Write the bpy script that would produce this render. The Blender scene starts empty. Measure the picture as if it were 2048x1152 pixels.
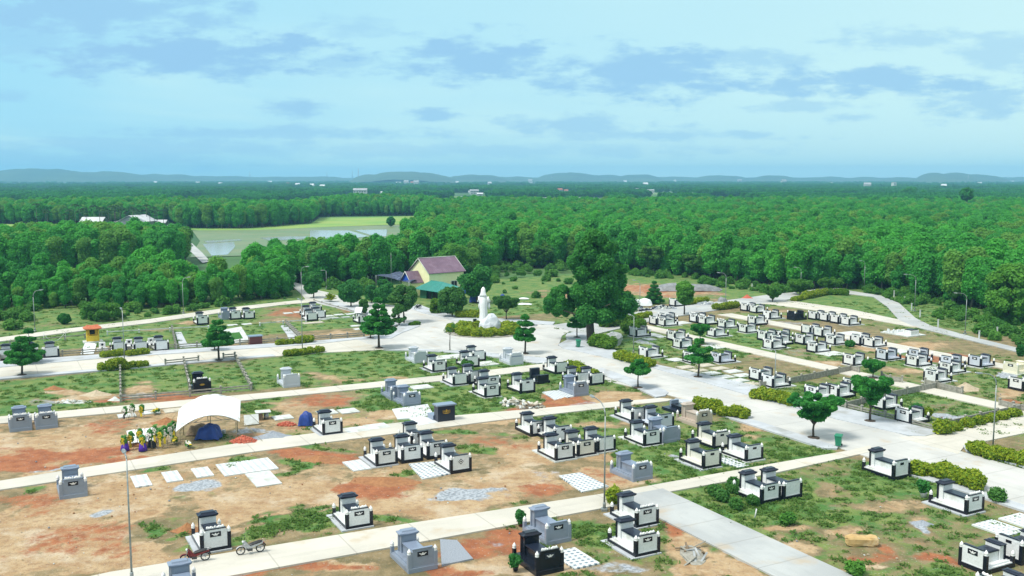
import bpy, math, random
import numpy as np
from mathutils import Vector, Matrix
from mathutils.geometry import tessellate_polygon

rnd = random.Random(7)
nrs = np.random.RandomState(11)
scene = bpy.context.scene
COL = scene.collection
R = math.radians

# ------------------------------------------------------------------ camera
F_PX, CAM_H, HORIZON = 1960.0, 24.0, 357.0      # measured on the 2048 px wide photograph
PITCH = math.atan((576 - HORIZON) / F_PX)
cam = bpy.data.cameras.new('camera')
cam.sensor_width = 36.0
cam.lens = 36.0 * F_PX / 2048.0
cam.clip_start, cam.clip_end = 0.5, 60000.0
cam_ob = bpy.data.objects.new('camera', cam)
cam_ob.location = (0, 0, CAM_H)
cam_ob.rotation_euler = (math.pi / 2 - PITCH, 0, 0)
COL.objects.link(cam_ob)
scene.camera = cam_ob

# ------------------------------------------------------------------ sky, sun, exposure
SUN_EL, SUN_AZ = R(57), R(-122)                  # azimuth from +Y towards +X: the sun stands high behind the camera's left shoulder
world = bpy.data.worlds.new('World')
scene.world = world
world.use_nodes = True
wn, wl = world.node_tree.nodes, world.node_tree.links
wn.clear()


def wnode(t, **kw):
    n = wn.new(t)
    for k, v in kw.items():
        setattr(n, k, v)
    return n


out = wnode('ShaderNodeOutputWorld')
bg = wnode('ShaderNodeBackground')
bg.inputs['Strength'].default_value = 0.1
sky = wnode('ShaderNodeTexSky', sky_type='NISHITA', sun_disc=False, sun_elevation=SUN_EL, sun_rotation=SUN_AZ)
sky.air_density, sky.dust_density, sky.ozone_density = 1.0, 0.6, 2.0
tc = wnode('ShaderNodeTexCoord')
sep = wnode('ShaderNodeSeparateXYZ')
wl.new(tc.outputs['Generated'], sep.inputs[0])
# a cloud deck overhead: the view direction cut with a high plane
addz = wnode('ShaderNodeMath', operation='ADD'); addz.inputs[1].default_value = 0.035
mx = wnode('ShaderNodeMath', operation='MAXIMUM'); mx.inputs[1].default_value = 0.01
wl.new(sep.outputs['Z'], addz.inputs[0]); wl.new(addz.outputs[0], mx.inputs[0])
dvx = wnode('ShaderNodeMath', operation='DIVIDE'); dvy = wnode('ShaderNodeMath', operation='DIVIDE')
wl.new(sep.outputs['X'], dvx.inputs[0]); wl.new(mx.outputs[0], dvx.inputs[1])
wl.new(sep.outputs['Y'], dvy.inputs[0]); wl.new(mx.outputs[0], dvy.inputs[1])
comb = wnode('ShaderNodeCombineXYZ')
wl.new(dvx.outputs[0], comb.inputs[0]); wl.new(dvy.outputs[0], comb.inputs[1])


def cloud_noise(scale, offset, stretch, detail, lo, hi):
    mp = wnode('ShaderNodeMapping')
    mp.inputs['Location'].default_value = offset
    mp.inputs['Scale'].default_value = stretch
    wl.new(comb.outputs[0], mp.inputs[0])
    n = wnode('ShaderNodeTexNoise')
    n.inputs['Scale'].default_value = scale
    n.inputs['Detail'].default_value = detail
    n.inputs['Roughness'].default_value = 0.55
    wl.new(mp.outputs[0], n.inputs['Vector'])
    mr = wnode('ShaderNodeMapRange', interpolation_type='SMOOTHSTEP')
    mr.inputs['From Min'].default_value, mr.inputs['From Max'].default_value = lo, hi
    wl.new(n.outputs['Fac'], mr.inputs['Value'])
    return mr.outputs[0]


def wmix(fac, a, b, blend='MIX'):
    m = wnode('ShaderNodeMix', data_type='RGBA', blend_type=blend)
    m.clamp_factor = True
    if isinstance(fac, float):
        m.inputs[0].default_value = fac
    else:
        wl.new(fac, m.inputs[0])
    for i, c in ((6, a), (7, b)):
        if isinstance(c, tuple):
            m.inputs[i].default_value = (*c, 1)
        else:
            wl.new(c, m.inputs[i])
    return m.outputs[2]


# thin bright veil, broken by heavier blue-grey banks
VEIL_LEFT, VEIL_RIGHT = (2.6, 5.5, 7.0), (4.7, 6.8, 6.9)
xr = wnode('ShaderNodeMapRange'); xr.inputs['From Min'].default_value, xr.inputs['From Max'].default_value = -0.5, 0.5
wl.new(sep.outputs['X'], xr.inputs['Value'])
veil = wmix(xr.outputs[0], VEIL_LEFT, VEIL_RIGHT)
base = wmix(0.90, sky.outputs[0], veil)
bright = cloud_noise(0.16, (3.1, 0.4, 0), (1, 0.55, 1), 4, 0.42, 0.72)
base = wmix(bright, base, (4.6, 6.7, 6.8))
# direction as (azimuth, elevation) tangents, stirred a little so that the banks fray
dx_ = wnode('ShaderNodeMath', operation='DIVIDE'); dz_ = wnode('ShaderNodeMath', operation='DIVIDE')
wl.new(sep.outputs['X'], dx_.inputs[0]); wl.new(sep.outputs['Y'], dx_.inputs[1])
wl.new(sep.outputs['Z'], dz_.inputs[0]); wl.new(sep.outputs['Y'], dz_.inputs[1])
dirv = wnode('ShaderNodeCombineXYZ')
wl.new(dx_.outputs[0], dirv.inputs[0]); wl.new(dz_.outputs[0], dirv.inputs[1])
stir = wnode('ShaderNodeMapping'); stir.inputs['Scale'].default_value = (5.5, 17.0, 1.0)
wl.new(dirv.outputs[0], stir.inputs[0])
sn = wnode('ShaderNodeTexNoise'); sn.inputs['Scale'].default_value = 3.6; sn.inputs['Detail'].default_value = 8; sn.inputs['Roughness'].default_value = 0.62
wl.new(stir.outputs[0], sn.inputs['Vector'])
BANKS = [(170, 30, 270, 46, .85), (400, 112, 270, 36, 1.0), (60, 80, 130, 40, .5), (685, 128, 60, 20, .6), (700, 60, 80, 18, .45), (940, 122, 125, 38, .95), (1290, 148, 210, 40, .9), (1480, 124, 120, 18, .6), (1740, 168, 220, 24, .85), (1960, 208, 120, 22, .65), (1790, 82, 130, 16, .5), (1995, 108, 80, 32, .5),
         (605, 218, 70, 13, .8), (872, 228, 44, 11, .8), (1150, 252, 150, 17, .65), (540, 268, 300, 11, .6), (300, 292, 320, 17, .5), (1300, 272, 230, 9, .55), (100, 322, 340, 18, .5), (900, 302, 520, 13, .4), (1590, 215, 90, 11, .5), (1690, 238, 50, 9, .5), (15, 195, 50, 11, .5)]
tot = None
for (cx_, cy2, hw_, hh_, st_) in BANKS:
    mp = wnode('ShaderNodeMapping', vector_type='TEXTURE')
    mp.inputs['Location'].default_value = ((cx_ - 1024) / 1972, (357 - cy2) / 1972, 0)
    mp.inputs['Scale'].default_value = (hw_ / 1972 * 1.35, hh_ / 1972 * 1.45, 1)
    wl.new(dirv.outputs[0], mp.inputs[0])
    ln = wnode('ShaderNodeVectorMath', operation='LENGTH'); wl.new(mp.outputs[0], ln.inputs[0])
    ad = wnode('ShaderNodeMath', operation='MULTIPLY_ADD'); ad.inputs[1].default_value = -3.4
    wl.new(sn.outputs['Fac'], ad.inputs[0])
    l2 = wnode('ShaderNodeMath', operation='ADD'); l2.inputs[1].default_value = 1.7
    wl.new(ln.outputs['Value'], l2.inputs[0]); wl.new(l2.outputs[0], ad.inputs[2])
    mr = wnode('ShaderNodeMapRange', interpolation_type='SMOOTHSTEP')
    mr.inputs['From Min'].default_value, mr.inputs['From Max'].default_value = 1.12, 0.30
    mr.inputs['To Min'].default_value, mr.inputs['To Max'].default_value = 0.0, st_
    wl.new(ad.outputs[0], mr.inputs['Value'])
    if tot is None: tot = mr.outputs[0]
    else:
        m2 = wnode('ShaderNodeMath', operation='MAXIMUM'); wl.new(tot, m2.inputs[0]); wl.new(mr.outputs[0], m2.inputs[1]); tot = m2.outputs[0]
base = wmix(tot, base, (2.4, 4.4, 6.3))
# higher up the overcast is thick and white
zr = wnode('ShaderNodeMapRange', interpolation_type='SMOOTHSTEP'); zr.inputs['From Min'].default_value, zr.inputs['From Max'].default_value = 0.20, 0.55
wl.new(sep.outputs['Z'], zr.inputs['Value'])
base = wmix(zr.outputs[0], base, (6.3, 6.9, 7.3))
wl.new(base, bg.inputs['Color'])
wl.new(bg.outputs[0], out.inputs['Surface'])

sun = bpy.data.lights.new('sun', 'SUN')
sun.energy, sun.angle, sun.color = 2.7, R(16), (1.0, 0.95, 0.86)
sun_ob = bpy.data.objects.new('sun', sun)
sd = Vector((math.sin(SUN_AZ) * math.cos(SUN_EL), math.cos(SUN_AZ) * math.cos(SUN_EL), math.sin(SUN_EL)))
sun_ob.rotation_euler = sd.to_track_quat('Z', 'Y').to_euler()
sun_ob.location = (0, 0, 100)
COL.objects.link(sun_ob)

vs = scene.view_settings
scene.display_settings.display_device = 'sRGB'
vs.view_transform, vs.look, vs.gamma, vs.exposure = 'Standard', 'None', 1.0, 0.50
vs.use_curve_mapping = False
cy = scene.cycles
cy.max_bounces, cy.diffuse_bounces, cy.glossy_bounces = 5, 3, 2
cy.transparent_max_bounces, cy.transmission_bounces, cy.volume_bounces = 6, 3, 1
cy.use_denoising = True
cy.caustics_reflective = cy.caustics_refractive = False

# ------------------------------------------------------------------ from photograph to ground
GRID_A = math.atan2(1064.0, math.hypot(F_PX, 219))     # the cemetery's lanes run along U, its main road along V
CA, SA = math.cos(GRID_A), math.sin(GRID_A)
CP, SP = math.cos(PITCH), math.sin(PITCH)


def ray(px, py):
    dx, dy = (px - 1024) / F_PX, -(py - 576) / F_PX
    return dx, CP + dy * SP, -SP + dy * CP


def G(px, py, z=0.0):
    d = ray(px, py)
    t = (z - CAM_H) / d[2]
    return d[0] * t, d[1] * t


def height(px, py, top):
    """height of something standing at ground pixel (px, py) whose top shows at row `top`"""
    g = G(px, py)
    d = ray(px, top)
    return CAM_H + d[2] * g[1] / d[1]


def ppm(py):
    """photograph pixels per metre across, at ground row py"""
    return F_PX / (G(1024, py)[1] * CP + CAM_H * SP)


def UV(p):
    return p[0] * CA + p[1] * SA, -p[0] * SA + p[1] * CA


def W(u, v):
    return u * CA - v * SA, u * SA + v * CA


def zone(x0, y0, s):
    return lambda a, b: (x0 + a / s, y0 + b / s)


Z1, Z2, Z3, Z4 = (zone(x, 560, 4) for x in (0, 512, 1024, 1536))
N1, N2, N3, N4 = (zone(x, 780, 3.098) for x in (0, 512, 1024, 1536))
R1, R2, R3, R4 = zone(1280, 590, 6.4), zone(1560, 600, 6.4), zone(1728, 660, 6.4), zone(1480, 720, 4.876)
L5, L6, C7, K8 = zone(0, 600, 6.4), zone(560, 560, 7.2), zone(780, 680, 4.655), zone(1840, 1000, 7.577)
T3, H1, S2, B5, M4, N6 = zone(220, 770, 6.777), zone(740, 500, 10.24), zone(900, 560, 8.86), zone(1060, 440, 4.43), zone(340, 1010, 8.11), zone(1010, 960, 6)
PX = lambda a, b: (a, b)

# ------------------------------------------------------------------ helpers: objects


def tag(o, label=None, cat=None, group=None, kind=None):
    if label: o['label'] = label
    if cat: o['category'] = cat
    if group: o['group'] = group
    if kind: o['kind'] = kind
    return o


def link(name, mesh, parent=None, loc=(0, 0, 0), rz=0.0, sc=None):
    o = bpy.data.objects.new(name, mesh)
    COL.objects.link(o)
    o.location = loc
    o.rotation_euler = (0, 0, rz)
    if sc is not None:
        o.scale = sc if isinstance(sc, (tuple, list)) else (sc, sc, sc)
    if parent: o.parent = parent
    return o


def empty(name, loc, rz=0.0, label=None, cat=None, group=None, sc=None):
    o = link(name, None, None, loc, rz, sc)
    o.empty_display_size = 0.3
    return tag(o, label, cat, group)


def copy_tree(o, parent=None):
    c = o.copy()
    COL.objects.link(c)
    if parent: c.parent = parent
    for ch in list(o.children):
        copy_tree(ch, c)
    return c


class MB:
    """collects shapes, then becomes one mesh"""

    def __init__(self):
        self.v, self.f, self.m, self.s = [], [], [], []

    def add(self, vs, fs, mi=0, smooth=False):
        n = len(self.v)
        self.v += [tuple(p) for p in vs]
        for f in fs:
            self.f.append([i + n for i in f]); self.m.append(mi); self.s.append(smooth)
        return self

    def box(self, x0, x1, y0, y1, z0, z1, mi=0, bev=0.0):
        if bev:
            b = bev
            pts = [(x0 + b, y0), (x1 - b, y0), (x1, y0 + b), (x1, y1 - b), (x1 - b, y1), (x0 + b, y1), (x0, y1 - b), (x0, y0 + b)]
            inn = [(min(max(p[0], x0 + b), x1 - b), min(max(p[1], y0 + b), y1 - b)) for p in pts]
            return self.rings([[(*p, z0) for p in pts], [(*p, z1 - b) for p in pts], [(*p, z1) for p in inn]], mi, cap=True)
        vs = [(x, y, z) for z in (z0, z1) for y in (y0, y1) for x in (x0, x1)]
        fs = [(0, 2, 3, 1), (4, 5, 7, 6), (0, 1, 5, 4), (1, 3, 7, 5), (3, 2, 6, 7), (2, 0, 4, 6)]
        return self.add(vs, fs, mi)

    def rings(self, rs, mi=0, cap=True, smooth=False, closed=False):
        n = len(rs[0]); vs = [p for r in rs for p in r]; fs = []
        for i in range(len(rs) - (0 if closed else 1)):
            a, b = i * n, ((i + 1) % len(rs)) * n
            for k in range(n):
                k2 = (k + 1) % n
                fs.append((a + k, a + k2, b + k2, b + k))
        if cap and not closed:
            fs.append(tuple(range(n - 1, -1, -1)))
            fs.append(tuple(range((len(rs) - 1) * n, len(rs) * n)))
        return self.add(vs, fs, mi, smooth)

    def lathe(self, prof, n=10, c=(0, 0, 0), mi=0, smooth=True, sx=1, sy=1):
        rs = [[(c[0] + sx * r * math.cos(2 * math.pi * k / n), c[1] + sy * r * math.sin(2 * math.pi * k / n), c[2] + z) for k in range(n)] for r, z in prof]
        return self.rings(rs, mi, True, smooth)

    def tube(self, pts, rads, n=6, mi=0, smooth=True):
        pts = [Vector(p) for p in pts]
        if not isinstance(rads, (list, tuple)): rads = [rads] * len(pts)
        rs = []
        ref = None
        for i, p in enumerate(pts):
            d = (pts[min(i + 1, len(pts) - 1)] - pts[max(i - 1, 0)]).normalized()
            if ref is None:
                ref = Vector((1, 0, 0)) if abs(d.x) < 0.8 else Vector((0, 1, 0))
            a = d.cross(ref).normalized(); b = d.cross(a).normalized(); ref = -b if False else b.cross(d)
            rs.append([tuple(p + a * rads[i] * math.cos(2 * math.pi * k / n) + b * rads[i] * math.sin(2 * math.pi * k / n)) for k in range(n)])
        return self.rings(rs, mi, True, smooth)

    def prism(self, poly, z0, z1, mi=0, bottom=False):
        n = len(poly)
        vs = [(x, y, z0) for x, y in poly] + [(x, y, z1) for x, y in poly]
        tri = tessellate_polygon([[Vector((x, y, 0)) for x, y in poly]])
        fs = []
        for t in tri:
            a, b, c = (Vector((*poly[i], 0)) for i in t)
            up = (b - a).cross(c - a).z > 0
            fs.append(tuple(i + n for i in (t if up else t[::-1])))
        area = sum(poly[i][0] * poly[(i + 1) % n][1] - poly[(i + 1) % n][0] * poly[i][1] for i in range(n))
        for k in range(n):
            k2 = (k + 1) % n
            fs.append((k, k2, n + k2, n + k) if area > 0 else (k2, k, n + k, n + k2))
        return self.add(vs, fs, mi)

    def sheet(self, poly, z, mi=0):
        tri = tessellate_polygon([[Vector((x, y, 0)) for x, y in poly]])
        fs = []
        for t in tri:
            a, b, c = (Vector((*poly[i], 0)) for i in t)
            fs.append(tuple(t) if (b - a).cross(c - a).z > 0 else tuple(t[::-1]))
        return self.add([(x, y, z) for x, y in poly], fs, mi)

    def blob(self, c, r, seed=0, rough=0.15, nu=10, nv=7, mi=0, smooth=True, zmin=None):
        q = random.Random(seed)
        ph = [q.uniform(0, 6.28) for _ in range(6)]
        rs = []
        for j in range(nv + 1):
            th = math.pi * (0.02 + 0.96 * j / nv)
            row = []
            for k in range(nu):
                a = 2 * math.pi * k / nu
                d = 1 + rough * (math.sin(2 * a + ph[0] + 2 * th) * 0.5 + math.sin(3 * a + ph[1] - th * 3) * 0.4 + math.sin(5 * th + ph[2] + a) * 0.4 + q.uniform(-.35, .35))
                z = c[2] - r[2] * d * math.cos(th)
                if zmin is not None: z = max(z, zmin)
                row.append((c[0] + r[0] * d * math.sin(th) * math.cos(a), c[1] + r[1] * d * math.sin(th) * math.sin(a), z))
            rs.append(row)
        return self.rings(rs, mi, True, smooth)

    def mesh(self, name, mats):
        me = bpy.data.meshes.new(name)
        me.from_pydata(self.v, [], self.f)
        for m in (mats if isinstance(mats, (list, tuple)) else [mats]):
            me.materials.append(m)
        me.polygons.foreach_set('material_index', self.m)
        me.polygons.foreach_set('use_smooth', self.s)
        me.update()
        return me


def build(name, mb, mats, parent=None, loc=(0, 0, 0), rz=0.0, sc=None):
    return link(name, mb.mesh(name, mats), parent, loc, rz, sc)


# ------------------------------------------------------------------ helpers: materials


def new_mat(name):
    m = bpy.data.materials.new(name)
    m.use_nodes = True
    nt = m.node_tree
    return m, nt.nodes, nt.links, nt.nodes['Principled BSDF']


def noise_fac(N, L, vec, scale, lo=0.35, hi=0.65, detail=4, rough=0.55):
    n = N.new('ShaderNodeTexNoise')
    n.inputs['Scale'].default_value, n.inputs['Detail'].default_value, n.inputs['Roughness'].default_value = scale, detail, rough
    L.new(vec, n.inputs['Vector'])
    r = N.new('ShaderNodeMapRange'); r.interpolation_type = 'SMOOTHSTEP'
    r.inputs['From Min'].default_value, r.inputs['From Max'].default_value = lo, hi
    L.new(n.outputs['Fac'], r.inputs['Value'])
    return r.outputs[0]


def mixc(N, L, fac, a, b):
    m = N.new('ShaderNodeMix'); m.data_type = 'RGBA'
    if isinstance(fac, (int, float)): m.inputs[0].default_value = fac
    else: L.new(fac, m.inputs[0])
    for i, c in ((6, a), (7, b)):
        if isinstance(c, tuple): m.inputs[i].default_value = (*c, 1)
        else: L.new(c, m.inputs[i])
    return m.outputs[2]


def math_node(N, L, op, a, b=None):
    m = N.new('ShaderNodeMath'); m.operation = op
    for i, x in ((0, a), (1, b)):
        if x is None: continue
        if isinstance(x, (int, float)): m.inputs[i].default_value = x
        else: L.new(x, m.inputs[i])
    return m.outputs[0]


def mat(name, a, b=None, scale=3.0, rough=0.6, metal=0.0, spec=None, bump=0.0, bscale=20.0, coords='Object', stain=None, sscale=0.6):
    """principled surface whose colour wanders between a and b, with optional larger stains and bump"""
    m, N, L, P = new_mat(name)
    t = N.new('ShaderNodeTexCoord')
    vec = t.outputs[coords]
    if coords == 'World':
        pass
    b = b or tuple(x * 0.82 for x in a)
    c = mixc(N, L, noise_fac(N, L, vec, scale), a, b)
    if stain:
        c = mixc(N, L, noise_fac(N, L, vec, sscale, 0.5, 0.72), c, stain)
    L.new(c, P.inputs['Base Color'])
    P.inputs['Roughness'].default_value, P.inputs['Metallic'].default_value = rough, metal
    if spec is not None: P.inputs['Specular IOR Level'].default_value = spec
    if bump:
        n = N.new('ShaderNodeTexNoise'); n.inputs['Scale'].default_value = bscale; n.inputs['Detail'].default_value = 5
        L.new(vec, n.inputs['Vector'])
        bp = N.new('ShaderNodeBump'); bp.inputs['Strength'].default_value = bump; bp.inputs['Distance'].default_value = 0.05
        L.new(n.outputs['Fac'], bp.inputs['Height']); L.new(bp.outputs[0], P.inputs['Normal'])
    return m


def leaf_mat(name, dark, light, vary=0.5, nscale=0.5, trans=0.42, rough=0.6, speck=0.3):
    """leaves: every copy has its own tone, clumps differ within a crown"""
    m, N, L, P = new_mat(name)
    g = N.new('ShaderNodeNewGeometry')
    oi = N.new('ShaderNodeObjectInfo')
    f1 = noise_fac(N, L, g.outputs['Position'], nscale, 0.3, 0.7, 3)
    f2 = math_node(N, L, 'MULTIPLY', oi.outputs['Random'], vary * (1 - speck))
    f3 = math_node(N, L, 'MULTIPLY', f1, (1 - vary) * (1 - speck))
    f = math_node(N, L, 'ADD', f2, f3)
    f = math_node(N, L, 'ADD', f, math_node(N, L, 'MULTIPLY', g.outputs['Random Per Island'], speck))
    c = mixc(N, L, f, dark, light)
    L.new(c, P.inputs['Base Color'])
    P.inputs['Roughness'].default_value = rough
    P.inputs['Specular IOR Level'].default_value = 0.25
    if trans:
        tr = N.new('ShaderNodeBsdfTranslucent'); L.new(c, tr.inputs['Color'])
        ms = N.new('ShaderNodeMixShader'); ms.inputs[0].default_value = trans
        L.new(P.outputs[0], ms.inputs[1]); L.new(tr.outputs[0], ms.inputs[2])
        L.new(ms.outputs[0], N['Material Output'].inputs['Surface'])
    return m


# numpy value noise, for masks and terrain
_perm = np.random.RandomState(3).rand(256, 256)


def vnoise(x, y):
    xi, yi = np.floor(x).astype(int), np.floor(y).astype(int)
    fx, fy = x - xi, y - yi
    fx, fy = fx * fx * (3 - 2 * fx), fy * fy * (3 - 2 * fy)
    g = lambda i, j: _perm[i % 256, j % 256]
    return (g(xi, yi) * (1 - fx) + g(xi + 1, yi) * fx) * (1 - fy) + (g(xi, yi + 1) * (1 - fx) + g(xi + 1, yi + 1) * fx) * fy


def fbm(x, y, sc, oct=4):
    s, a, t = 0, 0.5, 0
    for i in range(oct):
        s = s + a * vnoise(x / sc * 2 ** i + 17.3 * i, y / sc * 2 ** i + 5.1 * i); t += a; a *= 0.5
    return s / t


def inside(px, py, poly):
    px, py = np.asarray(px), np.asarray(py)
    r = np.zeros(px.shape, bool)
    n = len(poly)
    for i in range(n):
        (x1, y1), (x2, y2) = poly[i], poly[(i + 1) % n]
        c = ((y1 > py) != (y2 > py)) & (px < (x2 - x1) * (py - y1) / ((y2 - y1) if y2 != y1 else 1e-9) + x1)
        r ^= c
    return r


# ------------------------------------------------------------------ helpers: foliage


def leaf_mesh(name, cen, nor, size, mats, aspect=1.5, trunk=None, mi=None, seed=0):
    """one quad per leaf or leaf spray, at cen (N,3), facing nor (N,3)"""
    q = np.random.RandomState(seed)
    N = len(cen)
    nor = nor / (np.linalg.norm(nor, axis=1, keepdims=True) + 1e-9)
    r = q.normal(size=(N, 3))
    a = np.cross(nor, r); a /= np.linalg.norm(a, axis=1, keepdims=True) + 1e-9
    b = np.cross(nor, a)
    s = (np.asarray(size) * (0.65 + 0.7 * q.rand(N)))[:, None]
    A, B = a * s * aspect * 0.5, b * s * 0.5
    tip = nor * s * 0.18
    vs = np.stack([cen - A, cen - B + tip, cen + A, cen + B + tip], 1).reshape(-1, 3)   # a kite, slightly cupped
    nv0 = 0
    tv = np.zeros((0, 3)); tf = []
    if trunk is not None:
        tv = np.array(trunk.v, float); tf = trunk.f
    me = bpy.data.meshes.new(name)
    V = np.concatenate([vs, tv]) if len(tv) else vs
    lv = list(range(4 * N)); ls = list(range(0, 4 * N, 4)); lt = [4] * N
    for f in tf:
        ls.append(len(lv)); lt.append(len(f)); lv += [i + 4 * N for i in f]
    me.vertices.add(len(V)); me.vertices.foreach_set('co', V.ravel().astype(np.float32))
    me.loops.add(len(lv)); me.loops.foreach_set('vertex_index', lv)
    me.polygons.add(len(ls)); me.polygons.foreach_set('loop_start', ls)
    for m in mats: me.materials.append(m)
    idx = list(mi if mi is not None else [0] * N) + [1 if len(mats) > 1 else 0] * len(tf)
    me.polygons.foreach_set('material_index', idx)
    me.update(calc_edges=True)
    return me


def clump_leaves(clumps, per, seed=0, up=0.5, jit=0.6, flat=1.0, fill=0.35):
    """leaf positions and facings over the surfaces of clumps [(x, y, z, r)]"""
    q = np.random.RandomState(seed)
    cs, ns = [], []
    tot = sum(c[3] ** 2 for c in clumps)
    for (x, y, z, r) in clumps:
        n = max(6, int(per * len(clumps) * r * r / tot))
        d = q.normal(size=(n, 3)); d /= np.linalg.norm(d, axis=1, keepdims=True)
        rr = r * (0.40 + (0.30 + fill) * q.rand(n) ** 0.7) * (1 + 0.20 * q.normal(size=n))
        p = d * rr[:, None]; p[:, 2] *= flat
        cs.append(p + np.array([x, y, z]))
        nn = d + jit * q.normal(size=(n, 3)); nn[:, 2] += up
        ns.append(nn)
    return np.concatenate(cs), np.concatenate(ns)
# ------------------------------------------------------------------ materials
M = {}
M['white'] = mat('white_granite', (0.78, 0.80, 0.80), (0.70, 0.72, 0.73), 9, 0.35, stain=(0.60, 0.61, 0.58), sscale=1.1)
M['ivory'] = mat('ivory_granite', (0.74, 0.73, 0.66), (0.66, 0.65, 0.58), 9, 0.4)
M['black'] = mat('black_granite', (0.008, 0.010, 0.018), (0.012, 0.015, 0.024), 30, 0.22, spec=0.35)
M['slate'] = mat('slate_granite', (0.010, 0.015, 0.030), (0.016, 0.023, 0.043), 30, 0.28, spec=0.35)
M['grey'] = mat('grey_granite', (0.22, 0.265, 0.335), (0.27, 0.315, 0.39), 45, 0.32, stain=(0.17, 0.20, 0.25), sscale=0.8)
M['greycap'] = mat('grey_granite_cap', (0.24, 0.29, 0.38), (0.19, 0.24, 0.33), 40, 0.22)
M['pale'] = mat('pale_granite', (0.46, 0.50, 0.55), (0.52, 0.56, 0.60), 40, 0.35)
M['beige'] = mat('beige_granite', (0.50, 0.43, 0.36), (0.43, 0.36, 0.30), 30, 0.4)
M['cream'] = mat('cream_paint', (0.78, 0.74, 0.58), (0.70, 0.66, 0.50), 6, 0.5)
M['blush'] = mat('bluish_granite', (0.56, 0.60, 0.68), (0.62, 0.66, 0.73), 30, 0.35)
M['porcelain'] = mat('white_porcelain', (0.86, 0.86, 0.85), (0.80, 0.80, 0.79), 5, 0.25)
M['gold'] = mat('gold_paint', (0.55, 0.34, 0.05), (0.45, 0.26, 0.03), 5, 0.35, metal=0.3)
M['maroon'] = mat('maroon_granite', (0.10, 0.02, 0.02), (0.14, 0.03, 0.03), 20, 0.25)
M['pad'] = mat('pale_concrete', (0.62, 0.65, 0.64), (0.52, 0.55, 0.53), 2.5, 0.8, stain=(0.40, 0.42, 0.36), sscale=0.9, bump=0.2)
M['padwarm'] = mat('warm_concrete', (0.56, 0.52, 0.43), (0.46, 0.43, 0.34), 2.5, 0.85, stain=(0.34, 0.31, 0.22), sscale=0.9, bump=0.2)
M['concrete_post'] = mat('weathered_concrete', (0.36, 0.35, 0.30), (0.24, 0.235, 0.20), 3, 0.9, bump=0.3)
M['pole'] = mat('galvanised_steel', (0.32, 0.36, 0.36), (0.25, 0.28, 0.28), 6, 0.4, metal=0.4)
M['lampglass'] = mat('lamp_glass', (0.75, 0.78, 0.80), None, 5, 0.2)
M['bark'] = mat('bark', (0.10, 0.08, 0.06), (0.06, 0.05, 0.04), 6, 0.9, bump=0.5)
M['barkpale'] = mat('pale_bark', (0.13, 0.13, 0.11), (0.09, 0.09, 0.07), 6, 0.9, bump=0.4)
M['soil'] = mat('planting_soil', (0.06, 0.045, 0.03), (0.09, 0.06, 0.04), 4, 0.95)
M['sandheap'] = mat('sand', (0.50, 0.42, 0.30), (0.42, 0.34, 0.23), 3, 0.95, bump=0.5)
M['gravelheap'] = mat('grey_gravel', (0.36, 0.40, 0.45), (0.24, 0.27, 0.31), 14, 0.9, bump=0.9, bscale=30)
M['dirtheap'] = mat('red_dirt', (0.36, 0.17, 0.07), (0.27, 0.12, 0.05), 3, 0.95, bump=0.8, bscale=9)
M['brick'] = mat('red_brick', (0.42, 0.085, 0.045), (0.52, 0.14, 0.08), 12, 0.85)
M['rock'] = mat('white_rock', (0.66, 0.70, 0.74), (0.54, 0.58, 0.63), 1.2, 0.75, bump=0.8, bscale=3)
M['greyrock'] = mat('grey_rock', (0.42, 0.44, 0.45), (0.30, 0.32, 0.32), 1.5, 0.85, bump=0.8, bscale=4)
M['sandstone'] = mat('tan_boulder', (0.56, 0.39, 0.17), (0.46, 0.30, 0.12), 1.6, 0.85, bump=0.7, bscale=4, stain=(0.66, 0.54, 0.33), sscale=1.0)
M['statue'] = mat('white_marble', (0.86, 0.87, 0.87), (0.80, 0.82, 0.83), 2, 0.4)
M['roofmauve'] = mat('mauve_roof_sheet', (0.20, 0.125, 0.175), (0.165, 0.10, 0.145), 1.2, 0.5, stain=(0.235, 0.155, 0.21), sscale=0.5)
M['roofteal'] = mat('teal_roof_sheet', (0.035, 0.27, 0.225), (0.03, 0.23, 0.19), 1.0, 0.45)
M['wallyellow'] = mat('yellow_plaster', (0.86, 0.85, 0.50), (0.82, 0.80, 0.46), 1.0, 0.8)
M['gableblue'] = mat('blue_paint', (0.02, 0.10, 0.52), (0.02, 0.08, 0.42), 1.5, 0.6)
M['trim'] = mat('pale_trim', (0.62, 0.66, 0.60), None, 3, 0.6)
M['darkgreen'] = mat('dark_green_sheet', (0.02, 0.13, 0.06), (0.015, 0.09, 0.045), 2, 0.6)
M['dark'] = mat('dark_opening', (0.010, 0.012, 0.014), (0.018, 0.02, 0.022), 2, 0.8)  # near-black; also paints the shade inside openings
M['net'] = mat('shade_net', (0.018, 0.030, 0.065), (0.045, 0.065, 0.12), 1.6, 0.8, stain=(0.16, 0.21, 0.32), sscale=0.9)
M['tarp'] = mat('white_tarp', (0.80, 0.83, 0.84), (0.74, 0.78, 0.80), 2, 0.6)
M['bluetarp'] = mat('blue_tarp', (0.012, 0.055, 0.30), (0.01, 0.04, 0.22), 3, 0.55, bump=0.5, bscale=5)
M['greytarp'] = mat('grey_plastic_sheet', (0.26, 0.27, 0.28), (0.16, 0.165, 0.17), 1.2, 0.5, bump=0.8, bscale=1.2)
M['wood'] = mat('weathered_wood', (0.25, 0.19, 0.12), (0.17, 0.12, 0.08), 8, 0.85)
M['bamboo'] = mat('bamboo_pole', (0.42, 0.36, 0.22), (0.34, 0.28, 0.17), 8, 0.7)
M['bingreen'] = mat('green_plastic', (0.02, 0.24, 0.13), (0.018, 0.20, 0.11), 5, 0.45)
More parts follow.
